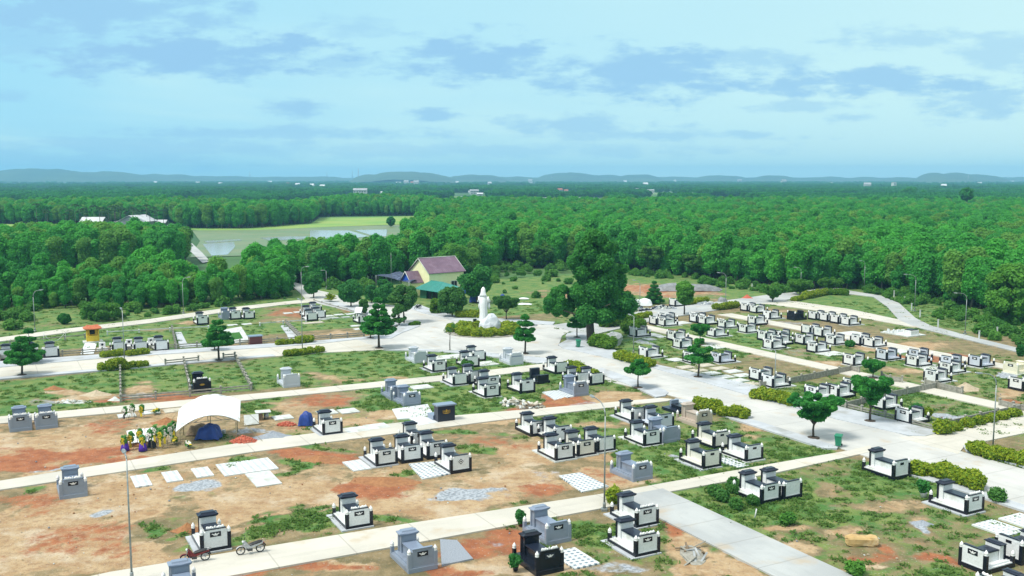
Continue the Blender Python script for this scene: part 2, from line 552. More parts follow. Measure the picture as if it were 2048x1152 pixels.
M['rubber'] = mat('tyre_rubber', (0.012, 0.012, 0.013), None, 8, 0.8)
M['chrome'] = mat('chrome', (0.55, 0.56, 0.57), None, 8, 0.25, metal=0.9)
M['redpaint'] = mat('red_bike_paint', (0.20, 0.012, 0.016), (0.15, 0.01, 0.012), 8, 0.3)
M['bikewhite'] = mat('silver_bike_paint', (0.55, 0.56, 0.57), None, 8, 0.3)
M['seatblack'] = mat('black_vinyl', (0.014, 0.014, 0.016), None, 8, 0.5)
M['engine'] = mat('engine_metal', (0.10, 0.10, 0.105), (0.06, 0.06, 0.065), 12, 0.5, metal=0.5)
M['yellowpaint'] = mat('yellow_paint', (0.72, 0.50, 0.03), (0.64, 0.42, 0.03), 3, 0.6)
M['redtile'] = mat('red_roof_tile', (0.55, 0.16, 0.07), (0.45, 0.12, 0.05), 5, 0.7)
M['purple'] = mat('purple_cloth', (0.09, 0.025, 0.46), (0.07, 0.02, 0.36), 4, 0.7)
M['yellowflower'] = mat('yellow_flowers', (0.62, 0.50, 0.02), (0.50, 0.38, 0.02), 12, 0.8)
M['whiteflower'] = mat('white_flowers', (0.78, 0.76, 0.72), (0.66, 0.62, 0.55), 12, 0.8)
M['housewall'] = mat('far_house_wall', (0.52, 0.54, 0.54), (0.42, 0.45, 0.46), 0.5, 0.8)
M['houseroof'] = mat('far_house_roof', (0.40, 0.42, 0.44), (0.30, 0.32, 0.34), 0.5, 0.7)
M['houseroofred'] = mat('far_red_roof', (0.42, 0.15, 0.08), (0.33, 0.11, 0.06), 0.5, 0.8)
M['metalroof'] = mat('white_metal_roof', (0.66, 0.68, 0.70), (0.56, 0.58, 0.60), 0.4, 0.5)
M['shedwall'] = mat('grey_shed_wall', (0.34, 0.36, 0.38), (0.27, 0.29, 0.31), 0.6, 0.8)
M['plastic_white'] = mat('white_plastic', (0.75, 0.76, 0.76), None, 4, 0.5)
# leaves
M['leaf_forest'] = leaf_mat('acacia_leaves', (0.024, 0.225, 0.046), (0.125, 0.540, 0.058), 0.5, 0.06)
M['leaf_forest_far'] = leaf_mat('far_leaves', (0.016, 0.165, 0.052), (0.080, 0.400, 0.062), 0.55, 0.012)
M['leaf_forest_pale'] = leaf_mat('pale_acacia_leaves', (0.09, 0.28, 0.05), (0.22, 0.48, 0.07), 0.5, 0.06)
M['leaf_lime'] = leaf_mat('lime_leaves', (0.07, 0.26, 0.035), (0.17, 0.43, 0.05), 0.3, 0.5)
M['leaf_dark'] = leaf_mat('dark_leaves', (0.024, 0.165, 0.042), (0.08, 0.33, 0.052), 0.4, 0.5)
M['leaf_street'] = leaf_mat('street_tree_leaves', (0.022, 0.19, 0.042), (0.085, 0.38, 0.05), 0.2, 0.9, speck=0.5)
M['leaf_old'] = leaf_mat('old_tree_leaves', (0.028, 0.185, 0.042), (0.11, 0.42, 0.06), 0.2, 0.6, 0.5)
M['leaf_mid'] = leaf_mat('garden_leaves', (0.040, 0.165, 0.034), (0.11, 0.29, 0.05), 0.5, 0.7)
M['leaf_hedge'] = leaf_mat('hedge_leaves', (0.070, 0.22, 0.018), (0.46, 0.52, 0.03), 0.15, 3.5, speck=0.65)
M['leaf_hedgegreen'] = leaf_mat('hedge_green_leaves', (0.05, 0.19, 0.02), (0.20, 0.36, 0.03), 0.2, 2.2, speck=0.5)
M['leaf_grass'] = leaf_mat('grass_blades', (0.065, 0.18, 0.03), (0.17, 0.27, 0.055), 0.5, 0.35)
M['leaf_weed'] = leaf_mat('weed_leaves', (0.045, 0.20, 0.030), (0.14, 0.35, 0.045), 0.5, 0.25)
M['leaf_palm'] = leaf_mat('palm_fronds', (0.03, 0.11, 0.03), (0.07, 0.18, 0.04), 0.5, 0.4, 0.2)
M['leaf_wreath'] = leaf_mat('wreath_leaves', (0.03, 0.17, 0.03), (0.10, 0.30, 0.05), 0.4, 3, 0.2)


def tile_mat(name, a, b, u, v, sq=0.42):
    """light paving with a small darker square set in the middle of each tile"""
    m, N, L, P = new_mat(name)
    t = N.new('ShaderNodeTexCoord')
    s = N.new('ShaderNodeSeparateXYZ'); L.new(t.outputs['Object'], s.inputs[0])
    fac = None
    for ax, size in (('X', u), ('Y', v)):
        f = math_node(N, L, 'FRACT', math_node(N, L, 'MULTIPLY', s.outputs[ax], 1 / size))
        d = math_node(N, L, 'ABSOLUTE', math_node(N, L, 'SUBTRACT', f, 0.5))
        c = math_node(N, L, 'LESS_THAN', d, sq / 2)
        fac = c if fac is None else math_node(N, L, 'MULTIPLY', fac, c)
    n = noise_fac(N, L, t.outputs['Object'], 1.2, 0.4, 0.75)
    base = mixc(N, L, n, a, tuple(x * 0.8 for x in a))
    L.new(mixc(N, L, fac, base, b), P.inputs['Base Color'])
    P.inputs['Roughness'].default_value = 0.6
    return m


M['tiles'] = tile_mat('patterned_tiles', (0.66, 0.70, 0.70), (0.16, 0.22, 0.27), 0.42, 0.42, 0.5)
M['blocks'] = tile_mat('hollow_block_pad', (0.66, 0.70, 0.70), (0.30, 0.34, 0.36), 0.55, 0.36, 0.38)
M['stripes'] = tile_mat('striped_paving', (0.68, 0.71, 0.72), (0.36, 0.42, 0.48), 0.5, 40.0, 0.45)


def road_mat(name, a, b, axis, step):
    """cast concrete with tyre-worn tone changes, stains and the cut joints across it"""
    m, N, L, P = new_mat(name)
    g = N.new('ShaderNodeNewGeometry')
    rot = N.new('ShaderNodeVectorRotate'); rot.rotation_type = 'Z_AXIS'
    rot.inputs['Angle'].default_value = -GRID_A
    L.new(g.outputs['Position'], rot.inputs['Vector'])
    v = rot.outputs[0]
    c = mixc(N, L, noise_fac(N, L, v, 0.16, 0.36, 0.66, 5), a, b)
    st = N.new('ShaderNodeMapping'); L.new(v, st.inputs[0])
    st.inputs['Scale'].default_value = (0.12, 0.9, 1) if axis == 'X' else (0.9, 0.12, 1)
    c = mixc(N, L, math_node(N, L, 'MULTIPLY', noise_fac(N, L, st.outputs[0], 1.0, 0.45, 0.8, 4), 0.45), c, tuple(x * 0.72 for x in b))
    c = mixc(N, L, math_node(N, L, 'MULTIPLY', noise_fac(N, L, v, 1.3, 0.55, 0.8, 5), 0.3), c, tuple(x * 0.7 for x in b))
    c = mixc(N, L, math_node(N, L, 'MULTIPLY', noise_fac(N, L, v, 0.35, 0.56, 0.74, 6), 0.55), c, (0.46, 0.35, 0.21))      # soil trodden onto the concrete
    s = N.new('ShaderNodeSeparateXYZ'); L.new(v, s.inputs[0])
    f = math_node(N, L, 'FRACT', math_node(N, L, 'MULTIPLY', s.outputs[axis], 1 / step))
    j = math_node(N, L, 'MULTIPLY', math_node(N, L, 'LESS_THAN', f, 0.10 / step), 0.35)
    L.new(mixc(N, L, j, c, (0.18, 0.17, 0.15)), P.inputs['Base Color'])
    P.inputs['Roughness'].default_value = 0.85
    return m


M['lane'] = road_mat('lane_concrete', (0.60, 0.575, 0.50), (0.52, 0.50, 0.435), 'X', 5.0)
M['road'] = road_mat('road_concrete', (0.56, 0.56, 0.53), (0.47, 0.475, 0.455), 'Y', 5.0)
M['path'] = road_mat('path_concrete', (0.46, 0.48, 0.47), (0.37, 0.39, 0.39), 'Y', 4.0)
M['paving'] = mat('pavement_slabs', (0.50, 0.53, 0.56), (0.42, 0.45, 0.48), 0.5, 0.85, stain=(0.34, 0.35, 0.34), sscale=0.3)
# ------------------------------------------------------------------ ground that reaches the horizon
def far_ground_mat():
    m, N, L, P = new_mat('countryside')
    g = N.new('ShaderNodeNewGeometry'); v = g.outputs['Position']
    c = mixc(N, L, noise_fac(N, L, v, 0.012, 0.35, 0.65, 6), (0.025, 0.095, 0.030), (0.065, 0.165, 0.036))
    c = mixc(N, L, noise_fac(N, L, v, 0.0035, 0.50, 0.60, 3), c, (0.16, 0.27, 0.07))
    c = mixc(N, L, noise_fac(N, L, v, 0.11, 0.5, 0.75, 5), c, (0.05, 0.10, 0.025))
    L.new(c, P.inputs['Base Color']); P.inputs['Roughness'].default_value = 0.95
    return m


gm = MB()
ring = [(math.cos(2 * math.pi * k / 64), math.sin(2 * math.pi * k / 64)) for k in range(64)]
rad = [0.0, 60, 200, 600, 2000, 5000, 7400]
gm.v = [(0, 0, -0.6)] + [(x * r, y * r, -0.6) for r in rad[1:] for x, y in ring]
for k in range(64):
    gm.f.append([0, 1 + k, 1 + (k + 1) % 64]); gm.m.append(0); gm.s.append(False)
for i in range(len(rad) - 2):
    for k in range(64):
        a, b = 1 + i * 64, 1 + (i + 1) * 64
        gm.f.append([a + k, b + k, b + (k + 1) % 64, a + (k + 1) % 64]); gm.m.append(0); gm.s.append(False)
tag(build('countryside_ground', gm, far_ground_mat()), kind='structure')

# hills along the horizon: a real band of relief 4.5 to 7 km away
HILLS = [  # picture column of the summit, rows above the horizon, half width in columns, distance in metres
    (75, 19, 130, 8200), (150, 13, 120, 8800), (215, 13, 90, 8400), (300, 9, 120, 9000), (-60, 16, 120, 9000), (430, 5, 140, 9500), (560, 4, 120, 9500), (640, 5, 60, 9000),
    (800, 14.5, 62, 7000), (845, 11, 60, 7200), (745, 8, 40, 7100), (950, 8, 60, 8000), (1010, 4, 80, 8600), (1140, 12, 62, 8800), (1195, 8.5, 70, 9000), (1275, 9, 45, 8600),
    (1350, 4, 80, 9200), (1440, 7, 60, 9000), (1545, 6.5, 45, 8600), (1640, 3.5, 80, 9000), (1730, 3.5, 40, 8800), (1805, 3, 40, 8200), (1868, 13, 34, 7400), (1910, 13, 40, 7500), (1950, 8, 60, 7700), (2080, 4, 90, 9000)]
nth, nr = 620, 22
hv = []
for j in range(nr):
    rr = 4000 + (7200 - 4000) * j / (nr - 1)
    for i in range(nth):
        pxc = -900 + (2950 + 900) * i / (nth - 1)
        th = math.atan((pxc - 1024) / 1972)
        d = rr                                   # forward distance
        z = -1.0
        for (c, up, w, dist) in HILLS:
            dist *= .66
            a = (pxc - c) / w; b = (d - dist) / 600
            e = max(0.0, 1 - (a * a) ** 1.2 * 0.55) if abs(a) < 1.6 else 0.0
            z = max(z, (CAM_H + up / 1972 * dist) * max(0.0, e) ** 0.8 * math.exp(-b * b))
        z = max(z, (CAM_H + 3 + 8 * float(vnoise(np.array(pxc / 60.0), np.array(3.3)))) * math.exp(-((d - 6350) / 480) ** 2))
        z *= 0.86 + 0.28 * float(fbm(np.array(pxc / 26.0), np.array(d / 500.0), 1.0, 3))
        hv.append((d * math.tan(th), d, z - 0.8))
hm = MB(); hm.v = hv
for j in range(nr - 1):
    for i in range(nth - 1):
        a = j * nth + i
        hm.f.append([a, a + 1, a + nth + 1, a + nth]); hm.m.append(0); hm.s.append(True)
hillm = mat('hill_woods', (0.035, 0.075, 0.05), (0.06, 0.105, 0.055), 0.004, 0.95)
tag(build('hills', hm, hillm), kind='structure')

# ------------------------------------------------------------------ cemetery ground, with its soil, sand, gravel and grass
NU, NV = 580, 460
uu = np.linspace(-46, 180, NU); vv = np.concatenate([np.linspace(22, 112, 290), np.linspace(112.6, 212, NV - 290)])
UUm, VVm = np.meshgrid(uu, vv)
GX, GY = UUm * CA - VVm * SA, UUm * SA + VVm * CA
rough_n = fbm(GX, GY, 6.0, 5)
fine_n = fbm(GX + 400, GY + 90, 1.6, 4)
big_n = fbm(GX + 77, GY + 31, 22.0, 4)
GZ = -0.02 + 0.05 * (rough_n - 0.6) + 0.05 * (fine_n - 0.6)
edge = np.minimum.reduce([(UUm - uu[0]) / 4, (uu[-1] - UUm) / 4, (VVm - vv[0]) / 4, (vv[-1] - VVm) / 4]).clip(0, 1)
GZ = GZ - (1 - edge) * 0.9
warp_x = (fbm(GX + 900, GY, 5.0, 4) - 0.5) * 7; warp_y = (fbm(GX, GY + 700, 5.0, 4) - 0.5) * 7
mask = {k: np.zeros_like(GX) for k in ('red', 'sand', 'gravel', 'grass')}
mask['grass'] += 0.42 + 0.9 * (big_n - 0.5)
mask['sand'] += 0.10 + 0.8 * (rough_n - 0.55)


def uvbox(kind, u0, u1, v0, v1, val, soft=1.5):
    d = np.minimum.reduce([(UUm - u0) / soft, (u1 - UUm) / soft, (VVm - v0) / soft, (v1 - VVm) / soft]).clip(0, 1)
    mask[kind][:] += d * val


def spot(kind, px, py, rx, ry, val=1.0):
    """an uneven patch of ground, given where the photograph shows it (centre and half sizes in pixels)"""
    x, y = G(px, py)
    ax = rx / ppm(py)
    ay = abs(G(px, py - ry)[1] - G(px, py + ry)[1]) / 2
    wx, wy = GX + warp_x, GY + warp_y
    d = np.sqrt(((wx - x) / ax) ** 2 + ((wy - y) / ay) ** 2) + (rough_n - 0.5) * 1.6 + (fine_n - 0.5) * 1.1
    w = np.clip((1.3 - d) / 0.75, 0, 1)
    mask[kind][:] += w * val
    if kind != 'grass': mask['grass'][:] -= w * val * 0.9
    else:
        mask['sand'][:] -= w * val * 0.8; mask['red'][:] -= w * val * 0.8


# what the blocks between the lanes are like overall
uvbox('grass', -46, 46, 62, 108, -0.34); mask['grass'] += 0.8 * (fbm(GX + 210, GY + 55, 9.0, 5) - 0.5); uvbox('sand', -46, 46, 62, 108, 0.40); uvbox('red', -46, 46, 60, 106, 0.16)
uvbox('grass', 12, 46, 87, 107, 0.25); uvbox('grass', 36, 66, 87, 131, 0.35)
uvbox('grass', -46, 66, 110, 131, 0.45); uvbox('grass', 44, 66, 22, 85, 0.30); uvbox('sand', -46, 41, 22, 58, 0.22); uvbox('grass', -46, 30, 22, 58, -0.3)
uvbox('grass', 76, 113, 60, 130, 0.26); uvbox('grass', 113, 136, 60, 145, 0.12); uvbox('sand', 76, 135, 60, 130, 0.02)
uvbox('grass', -46, 176, 150, 214, 0.45); uvbox('grass', 136, 176, 22, 214, 0.5); uvbox('sand', -46, 176, 186, 214, -0.5); uvbox('sand', 142, 176, 22, 214, -0.5)
for args in [
    # lower left: sandy diggings with orange clay
    ('sand', 120, 890, 160, 30), ('sand', 300, 990, 160, 28), ('sand', 60, 1060, 140, 40), ('sand', 620, 985, 120, 22), ('sand', 480, 1010, 90, 16, .8), ('sand', 220, 1110, 160, 26, .8), ('sand', 900, 1000, 130, 26),
    ('red', 150, 905, 110, 13, .9), ('red', 60, 930, 80, 14, .9), ('red', 260, 925, 120, 10, 1), ('red', 40, 1010, 60, 18, .6), ('red', 200, 1075, 120, 26, .55), ('red', 360, 1055, 40, 16, .9), ('red', 640, 918, 68, 19, 1.1), ('red', 770, 965, 90, 19, 1.1), ('red', 690, 975, 50, 10, .8),
    ('red', 350, 800, 130, 8, .8), ('red', 380, 790, 90, 5, .8), ('red', 230, 850, 60, 12, .5), ('red', 640, 800, 60, 11, .8), ('red', 590, 850, 60, 6, .4), ('red', 735, 855, 20, 5, .7), ('red', 520, 878, 40, 8, .3),
    ('gravel', 205, 1020, 48, 16, 1.2), ('gravel', 120, 935, 25, 6, .7), ('gravel', 945, 978, 48, 15, 1.2), ('gravel', 400, 978, 48, 14, .9), ('gravel', 520, 865, 60, 9, .6), ('gravel', 905, 1105, 40, 16, .8),
    ('grass', 390, 1003, 58, 13, 1.2), ('grass', 350, 1065, 60, 24, 1.3), ('grass', 590, 1040, 90, 30, 1.2), ('grass', 520, 1062, 60, 16, 1.1), ('grass', 560, 940, 26, 16, 1), ('grass', 790, 1030, 60, 10, .8), ('grass', 560, 895, 70, 6, .8), ('grass', 1000, 880, 60, 10, .7), ('grass', 890, 870, 60, 6, .7),
    ('grass', 560, 800, 60, 9, .7), ('grass', 550, 818, 60, 8, .8), ('grass', 760, 800, 50, 12, .8), ('grass', 700, 780, 60, 6, .5), ('sand', 700, 850, 60, 10, .6), ('sand', 770, 830, 30, 10, .6), ('sand', 740, 795, 24, 6, .5),
    ('red', 1120, 800, 50, 11, 1.2), ('red', 1080, 810, 40, 9, 1), ('red', 1180, 812, 50, 5, .6), ('sand', 1215, 792, 60, 13, .9), ('sand', 1010, 842, 60, 7, .8), ('sand', 1260, 795, 30, 10, .8), ('gravel', 1175, 806, 30, 6, .5), ('gravel', 950, 835, 30, 5, .4),
    ('red', 1060, 975, 60, 14, .7), ('red', 980, 885, 60, 12, .7), ('sand', 1040, 905, 60, 18, .9), ('sand', 1000, 950, 60, 25, .7), ('sand', 1225, 955, 60, 16, 1.1), ('red', 1200, 950, 50, 10, .35), ('sand', 1160, 905, 70, 8, .7), ('sand', 1210, 848, 60, 9, .6), ('gravel', 1050, 945, 50, 16, .4),
    ('gravel', 1345, 908, 26, 5, 1.1), ('grass', 1330, 880, 40, 12, .6), ('grass', 1380, 920, 60, 18, .8), ('grass', 1590, 900, 60, 16, .9), ('sand', 1520, 850, 50, 8, .7), ('sand', 1500, 870, 40, 6, .5),
    ('grass', 60, 985, 40, 5, .6), ('grass', 300, 945, 40, 8, .8), ('grass', 700, 1010, 50, 8, .7), ('grass', 860, 1050, 60, 10, .8), ('grass', 940, 905, 50, 6, .7), ('grass', 640, 895, 60, 5, .7), ('grass', 470, 925, 30, 8, .8), ('grass', 820, 940, 40, 5, .6), ('grass', 150, 1130, 60, 8, .4), ('grass', 330, 1125, 40, 6, .6), ('gravel', 640, 1050, 30, 8, .6), ('gravel', 310, 895, 30, 5, .4), ('gravel', 1090, 990, 40, 8, .4),
    # bottom edge
    ('red', 610, 1130, 130, 16, 1), ('red', 480, 1150, 90, 16, 1), ('red', 980, 1085, 60, 16, 1), ('red', 930, 1130, 60, 14, .9), ('sand', 690, 1125, 60, 20, .6), ('sand', 990, 1125, 50, 16, .8), ('red', 1340, 1052, 30, 18, 1), ('sand', 1390, 1080, 60, 30, .8), ('sand', 1440, 1130, 70, 24, 1.1), ('sand', 1180, 1130, 60, 22, .6), ('gravel', 1270, 1140, 60, 16, .6), ('grass', 1140, 1040, 60, 20, .9), ('grass', 1210, 1060, 40, 20, .6),
    ('grass', 1520, 1000, 90, 22, .5), ('sand', 1610, 1068, 70, 12, .9), ('sand', 1580, 1095, 40, 10, .7), ('sand', 1690, 975, 30, 14, .6), ('gravel', 1845, 1047, 26, 15, 1), ('sand', 1800, 1020, 50, 12, .5), ('red', 1870, 1128, 60, 12, 1.1), ('red', 1740, 1110, 34, 9, .8), ('red', 1820, 1090, 40, 10, .4), ('grass', 1900, 1145, 50, 14, .8), ('sand', 1740, 1130, 40, 8, .7), ('gravel', 1700, 1020, 30, 8, .4), ('grass', 1790, 960, 120, 18, .4),
    # block under the upper lane
    ('sand', 190, 790, 60, 7, .8), ('sand', 120, 778, 40, 5, .8), ('red', 210, 800, 40, 5, .6), ('gravel', 110, 798, 80, 5, .5), ('sand', 290, 775, 44, 7, .7), ('gravel', 280, 788, 40, 7, .5), ('sand', 690, 752, 60, 7, .6), ('sand', 770, 755, 60, 4, .5), ('red', 580, 755, 60, 5, .25),
    # upper left block
    ('red', 575, 625, 40, 6, .7), ('red', 715, 618, 24, 5, .7), ('sand', 560, 640, 50, 4, .5), ('sand', 680, 668, 40, 4, .8), ('sand', 630, 671, 40, 3, .5), ('sand', 375, 645, 40, 3, .6), ('sand', 270, 660, 60, 3, .4), ('red', 420, 625, 60, 3, .4), ('red', 560, 615, 60, 4, .4),
    # building site beyond the big tree
    ('red', 1110, 590, 60, 14, .55), ('sand', 1110, 585, 60, 14, .5), ('red', 1330, 578, 110, 13, .75), ('sand', 1340, 582, 120, 14, .6), ('sand', 1240, 570, 60, 14, .5), ('grass', 1060, 552, 130, 24, 1.0), ('grass', 1180, 545, 90, 10, .8), ('grass', 1040, 610, 60, 10, .5),
    # blocks on the far side of the main road
    ('red', 1330, 660, 26, 4, .6), ('red', 1570, 632, 26, 5, .9), ('sand', 1560, 622, 40, 4, .3), ('gravel', 1570, 648, 40, 4, .5), ('red', 1860, 715, 110, 9, .85), ('sand', 1840, 690, 60, 6, .7), ('sand', 1960, 720, 70, 6, .6), ('red', 1975, 718, 60, 4, .6), ('red', 2040, 798, 24, 6, .8), ('sand', 1700, 612, 60, 4, .5), ('sand', 1530, 712, 24, 4, .7), ('sand', 1740, 695, 40, 4, .6), ('sand', 1790, 738, 40, 8, .6), ('sand', 1900, 790, 30, 6, .3), ('sand', 2000, 780, 40, 10, .6), ('gravel', 2008, 752, 16, 6, 1.1), ('sand', 1660, 725, 50, 5, .6), ('gravel', 1600, 705, 60, 5, .4), ('sand', 1290, 728, 30, 4, .5), ('gravel', 1830, 815, 80, 12, .35), ('gravel', 1900, 835, 40, 9, .9), ('grass', 1860, 800, 50, 8, .6), ('grass', 1690, 595, 60, 10, .8), ('grass', 1480, 700, 60, 8, .4), ('gravel', 1300, 684, 16, 4, .8), ('gravel', 1980, 805, 40, 5, .3)]:
    spot(*args)
# worn wheel tracks in the diggings
for (x0, y0, x1, y1) in ((20, 1030, 90, 985), (120, 1090, 300, 1020), (60, 960, 170, 860), (420, 1060, 700, 1000), (180, 1130, 520, 1010), (850, 990, 1130, 965), (1380, 1150, 1500, 1090), (1400, 1110, 1560, 1150)):
    (ax, ay), (bx, by) = G(x0, y0), G(x1, y1)
    L2 = (bx - ax) ** 2 + (by - ay) ** 2
    t = np.clip(((GX - ax) * (bx - ax) + (GY - ay) * (by - ay)) / L2, 0, 1)
    dd = np.hypot(GX - ax - t * (bx - ax) + 1.6 * (rough_n - .5), GY - ay - t * (by - ay) + 1.6 * (fine_n - .5))
    tr = np.maximum(np.exp(-((dd - 0.7) / 0.28) ** 2), 0)
    mask['sand'] += tr * 0.8; mask['grass'] -= tr; GZ -= tr * 0.05
GZ += 0.06 * np.clip(mask['red'], 0, 1) * (fine_n - 0.45)


def soil_mat():
    m, N, L, P = new_mat('cemetery_soil')
    g = N.new('ShaderNodeNewGeometry'); v = g.outputs['Position']
    at = N.new('ShaderNodeAttribute'); at.attribute_name = 'soil'
    s = N.new('ShaderNodeSeparateColor'); L.new(at.outputs['Color'], s.inputs[0])
    n1 = N.new('ShaderNodeTexNoise'); n1.inputs['Scale'].default_value = 1.1; n1.inputs['Detail'].default_value = 7; n1.inputs['Roughness'].default_value = 0.68
    L.new(v, n1.inputs['Vector'])
    n2 = N.new('ShaderNodeTexNoise'); n2.inputs['Scale'].default_value = 0.33; n2.inputs['Detail'].default_value = 6; n2.inputs['Roughness'].default_value = 0.6
    L.new(v, n2.inputs['Vector'])

    def rough_edge(o, gain=1.5, lo=0.30, hi=0.72, nn=n1):
        x = math_node(N, L, 'ADD', o, math_node(N, L, 'MULTIPLY', math_node(N, L, 'SUBTRACT', nn.outputs['Fac'], 0.5), gain))
        r = N.new('ShaderNodeMapRange'); r.interpolation_type = 'SMOOTHSTEP'
        r.inputs['From Min'].default_value, r.inputs['From Max'].default_value = lo, hi
        L.new(x, r.inputs['Value'])
        return r.outputs[0]

    c = mixc(N, L, noise_fac(N, L, v, 0.7, 0.35, 0.65, 6), (0.150, 0.125, 0.055), (0.27, 0.205, 0.105))
    sand = mixc(N, L, noise_fac(N, L, v, 0.5, 0.35, 0.68, 6), (0.48, 0.35, 0.20), (0.37, 0.24, 0.12))
    sand = mixc(N, L, math_node(N, L, 'MULTIPLY', noise_fac(N, L, v, 1.7, 0.46, 0.68, 8, 0.72), 0.85), sand, (0.27, 0.165, 0.085))
    sand = mixc(N, L, math_node(N, L, 'MULTIPLY', noise_fac(N, L, v, 0.62, 0.54, 0.62, 8, 0.7), 0.55), sand, (0.33, 0.19, 0.09))
    sand = mixc(N, L, math_node(N, L, 'MULTIPLY', noise_fac(N, L, v, 0.27, 0.5, 0.66, 6, 0.65), 0.6), sand, (0.57, 0.49, 0.36))
    c = mixc(N, L, rough_edge(s.outputs[1]), c, sand)
    red = mixc(N, L, noise_fac(N, L, v, 0.9, 0.35, 0.65, 6), (0.38, 0.140, 0.055), (0.27, 0.090, 0.035))
    c = mixc(N, L, rough_edge(s.outputs[0], 2.0, 0.25, 0.95), c, red)
    gr = mixc(N, L, noise_fac(N, L, v, 4.0, 0.4, 0.6, 6), (0.42, 0.46, 0.50), (0.24, 0.27, 0.30))
    c = mixc(N, L, rough_edge(s.outputs[2], 1.2), c, gr)
    turf = mixc(N, L, noise_fac(N, L, v, 0.5, 0.35, 0.65, 6), (0.055, 0.165, 0.026), (0.175, 0.235, 0.055))
    turf = mixc(N, L, math_node(N, L, 'MULTIPLY', noise_fac(N, L, v, 3.0, 0.45, 0.8, 4), 0.5), turf, (0.045, 0.125, 0.022))
    c = mixc(N, L, rough_edge(at.outputs['Alpha'], 1.3), c, turf)
    # scattered crumbs and footprints
    c = mixc(N, L, math_node(N, L, 'MULTIPLY', noise_fac(N, L, v, 6.0, 0.62, 0.7, 3), 0.5), c, (0.10, 0.07, 0.04))
    c = mixc(N, L, math_node(N, L, 'MULTIPLY', noise_fac(N, L, v, 7.5, 0.66, 0.72, 2), 0.6), c, (0.55, 0.53, 0.48))
    L.new(c, P.inputs['Base Color']); P.inputs['Roughness'].default_value = 0.95
    bp = N.new('ShaderNodeBump'); bp.inputs['Strength'].default_value = 1.0; bp.inputs['Distance'].default_value = 0.22
    L.new(n1.outputs['Fac'], bp.inputs['Height']); L.new(bp.outputs[0], P.inputs['Normal'])
    return m


def grid_mesh(name, X, Y, Z, m, attr=None):
    nv, nu = X.shape
    me = bpy.data.meshes.new(name)
    co = np.stack([X, Y, Z], -1).reshape(-1, 3).astype(np.float32)
    a = (np.arange(nv - 1)[:, None] * nu + np.arange(nu - 1)[None, :]).ravel()
    q = np.stack([a, a + 1, a + nu + 1, a + nu], 1).ravel()
    me.vertices.add(len(co)); me.vertices.foreach_set('co', co.ravel())
    me.loops.add(len(q)); me.loops.foreach_set('vertex_index', q.astype(np.int32))
    me.polygons.add(len(a)); me.polygons.foreach_set('loop_start', (np.arange(len(a)) * 4).astype(np.int32))
    me.materials.append(m)
    me.update(calc_edges=True)
    me.polygons.foreach_set('use_smooth', np.ones(len(a), bool))
    if attr is not None:
        at = me.color_attributes.new('soil', 'FLOAT_COLOR', 'POINT')
        at.data.foreach_set('color', attr.reshape(-1, 4).astype(np.float32).ravel())
    return me


soil_attr = np.stack([mask['red'], mask['sand'], mask['gravel'], mask['grass']], -1).clip(0, 1)
tag(link('cemetery_ground', grid_mesh('cemetery_ground', GX, GY, GZ, soil_mat(), soil_attr)), kind='structure')

# ------------------------------------------------------------------ roads, lanes, pavements


def gp(pts):
    return [G(x, y) for x, y in pts]


ROADZ = 0.050
layer = [0]


def surface(name, poly, m, z=None, kerb=None):
    layer[0] += 1
    mb = MB()
    if kerb:
        mb.prism(poly, -0.3, kerb)
    else:
        mb.prism(poly, -0.3, (ROADZ + 0.004 * layer[0]) if z is None else z)
    return tag(build(name, mb, m), kind='structure')


def uvpoly(u0, u1, v0, v1):
    return [W(u0, v0), W(u1, v0), W(u1, v1), W(u0, v1)]


surface('plaza', gp([(768, 699), (830, 699), (912, 702), (1010, 708), (1098, 717), (1204, 737), (1301, 735), (1231, 720), (1116, 692), (1120, 684), (1124, 672), (1140, 663), (1105, 651), (1024, 646), (912, 642), (817, 617), (790, 612), (760, 607), (715, 601), (680, 593), (655, 585), (622, 578), (606, 570), (590, 565), (576, 566), (590, 577), (604, 590), (612, 600), (640, 608), (710, 625), (790, 652), (838, 652), (803, 667), (782, 678), (713, 680), (627, 690), (632, 706)]), M['road'])
surface('main_road', [W(66.4, 8), W(74.2, 8), W(75.1, 62), W(74.3, 80), W(74.2, 103), W(73.6, 118), W(64.0, 112), W(64.5, 95), W(66.2, 86), W(66.4, 70)], M['road'])
surface('approach_road', gp([(-700, 826), (0, 759), (200, 742), (640, 706), (768, 700), (713, 680), (627, 690), (204, 718), (0, 736), (-700, 795)]), M['lane'])
surface('cross_road', [W(74, 55.0), W(77, 56.6), W(92, 56.9), W(125, 57.2), W(125, 61.2), W(93, 61.2), W(78, 60.5), W(74, 61.4)], M['lane'])
surface('lane', gp([(-700, 1046), (0, 963), (512, 882), (912, 832), (1320, 797), (1345, 799), (1335, 803), (1000, 841), (512, 904), (0, 981), (-700, 1072)]), M['lane'])
surface('lane', gp([(-700, 902), (0, 834), (250, 812), (600, 780), (880, 752), (1090, 728), (1150, 726), (1120, 737), (890, 762), (600, 791), (280, 822), (0, 848), (-700, 918)]), M['lane'])
surface('lane', gp([(120, 1168), (220, 1146), (770, 1056), (1225, 986), (1560, 926), (1700, 902), (1740, 892), (1745, 904), (1560, 945), (1345, 984), (1210, 1017), (850, 1084), (470, 1152), (250, 1195)]), M['lane'])
surface('lane', [W(40.8, 16), W(45.2, 16), W(45.4, 59.5), W(41.2, 59.5)], M['path'])
surface('lane', [W(95.6, 52), W(95.2, 64), W(95.2, 131.5), W(92.2, 131), W(92.4, 64), W(92.6, 52)], M['lane'])
surface('lane', [W(112.6, 60), W(112.9, 75), W(113.2, 114), W(113.6, 134), W(116.8, 134), W(116.6, 117), W(115.6, 75), W(115.4, 60)], M['lane'])
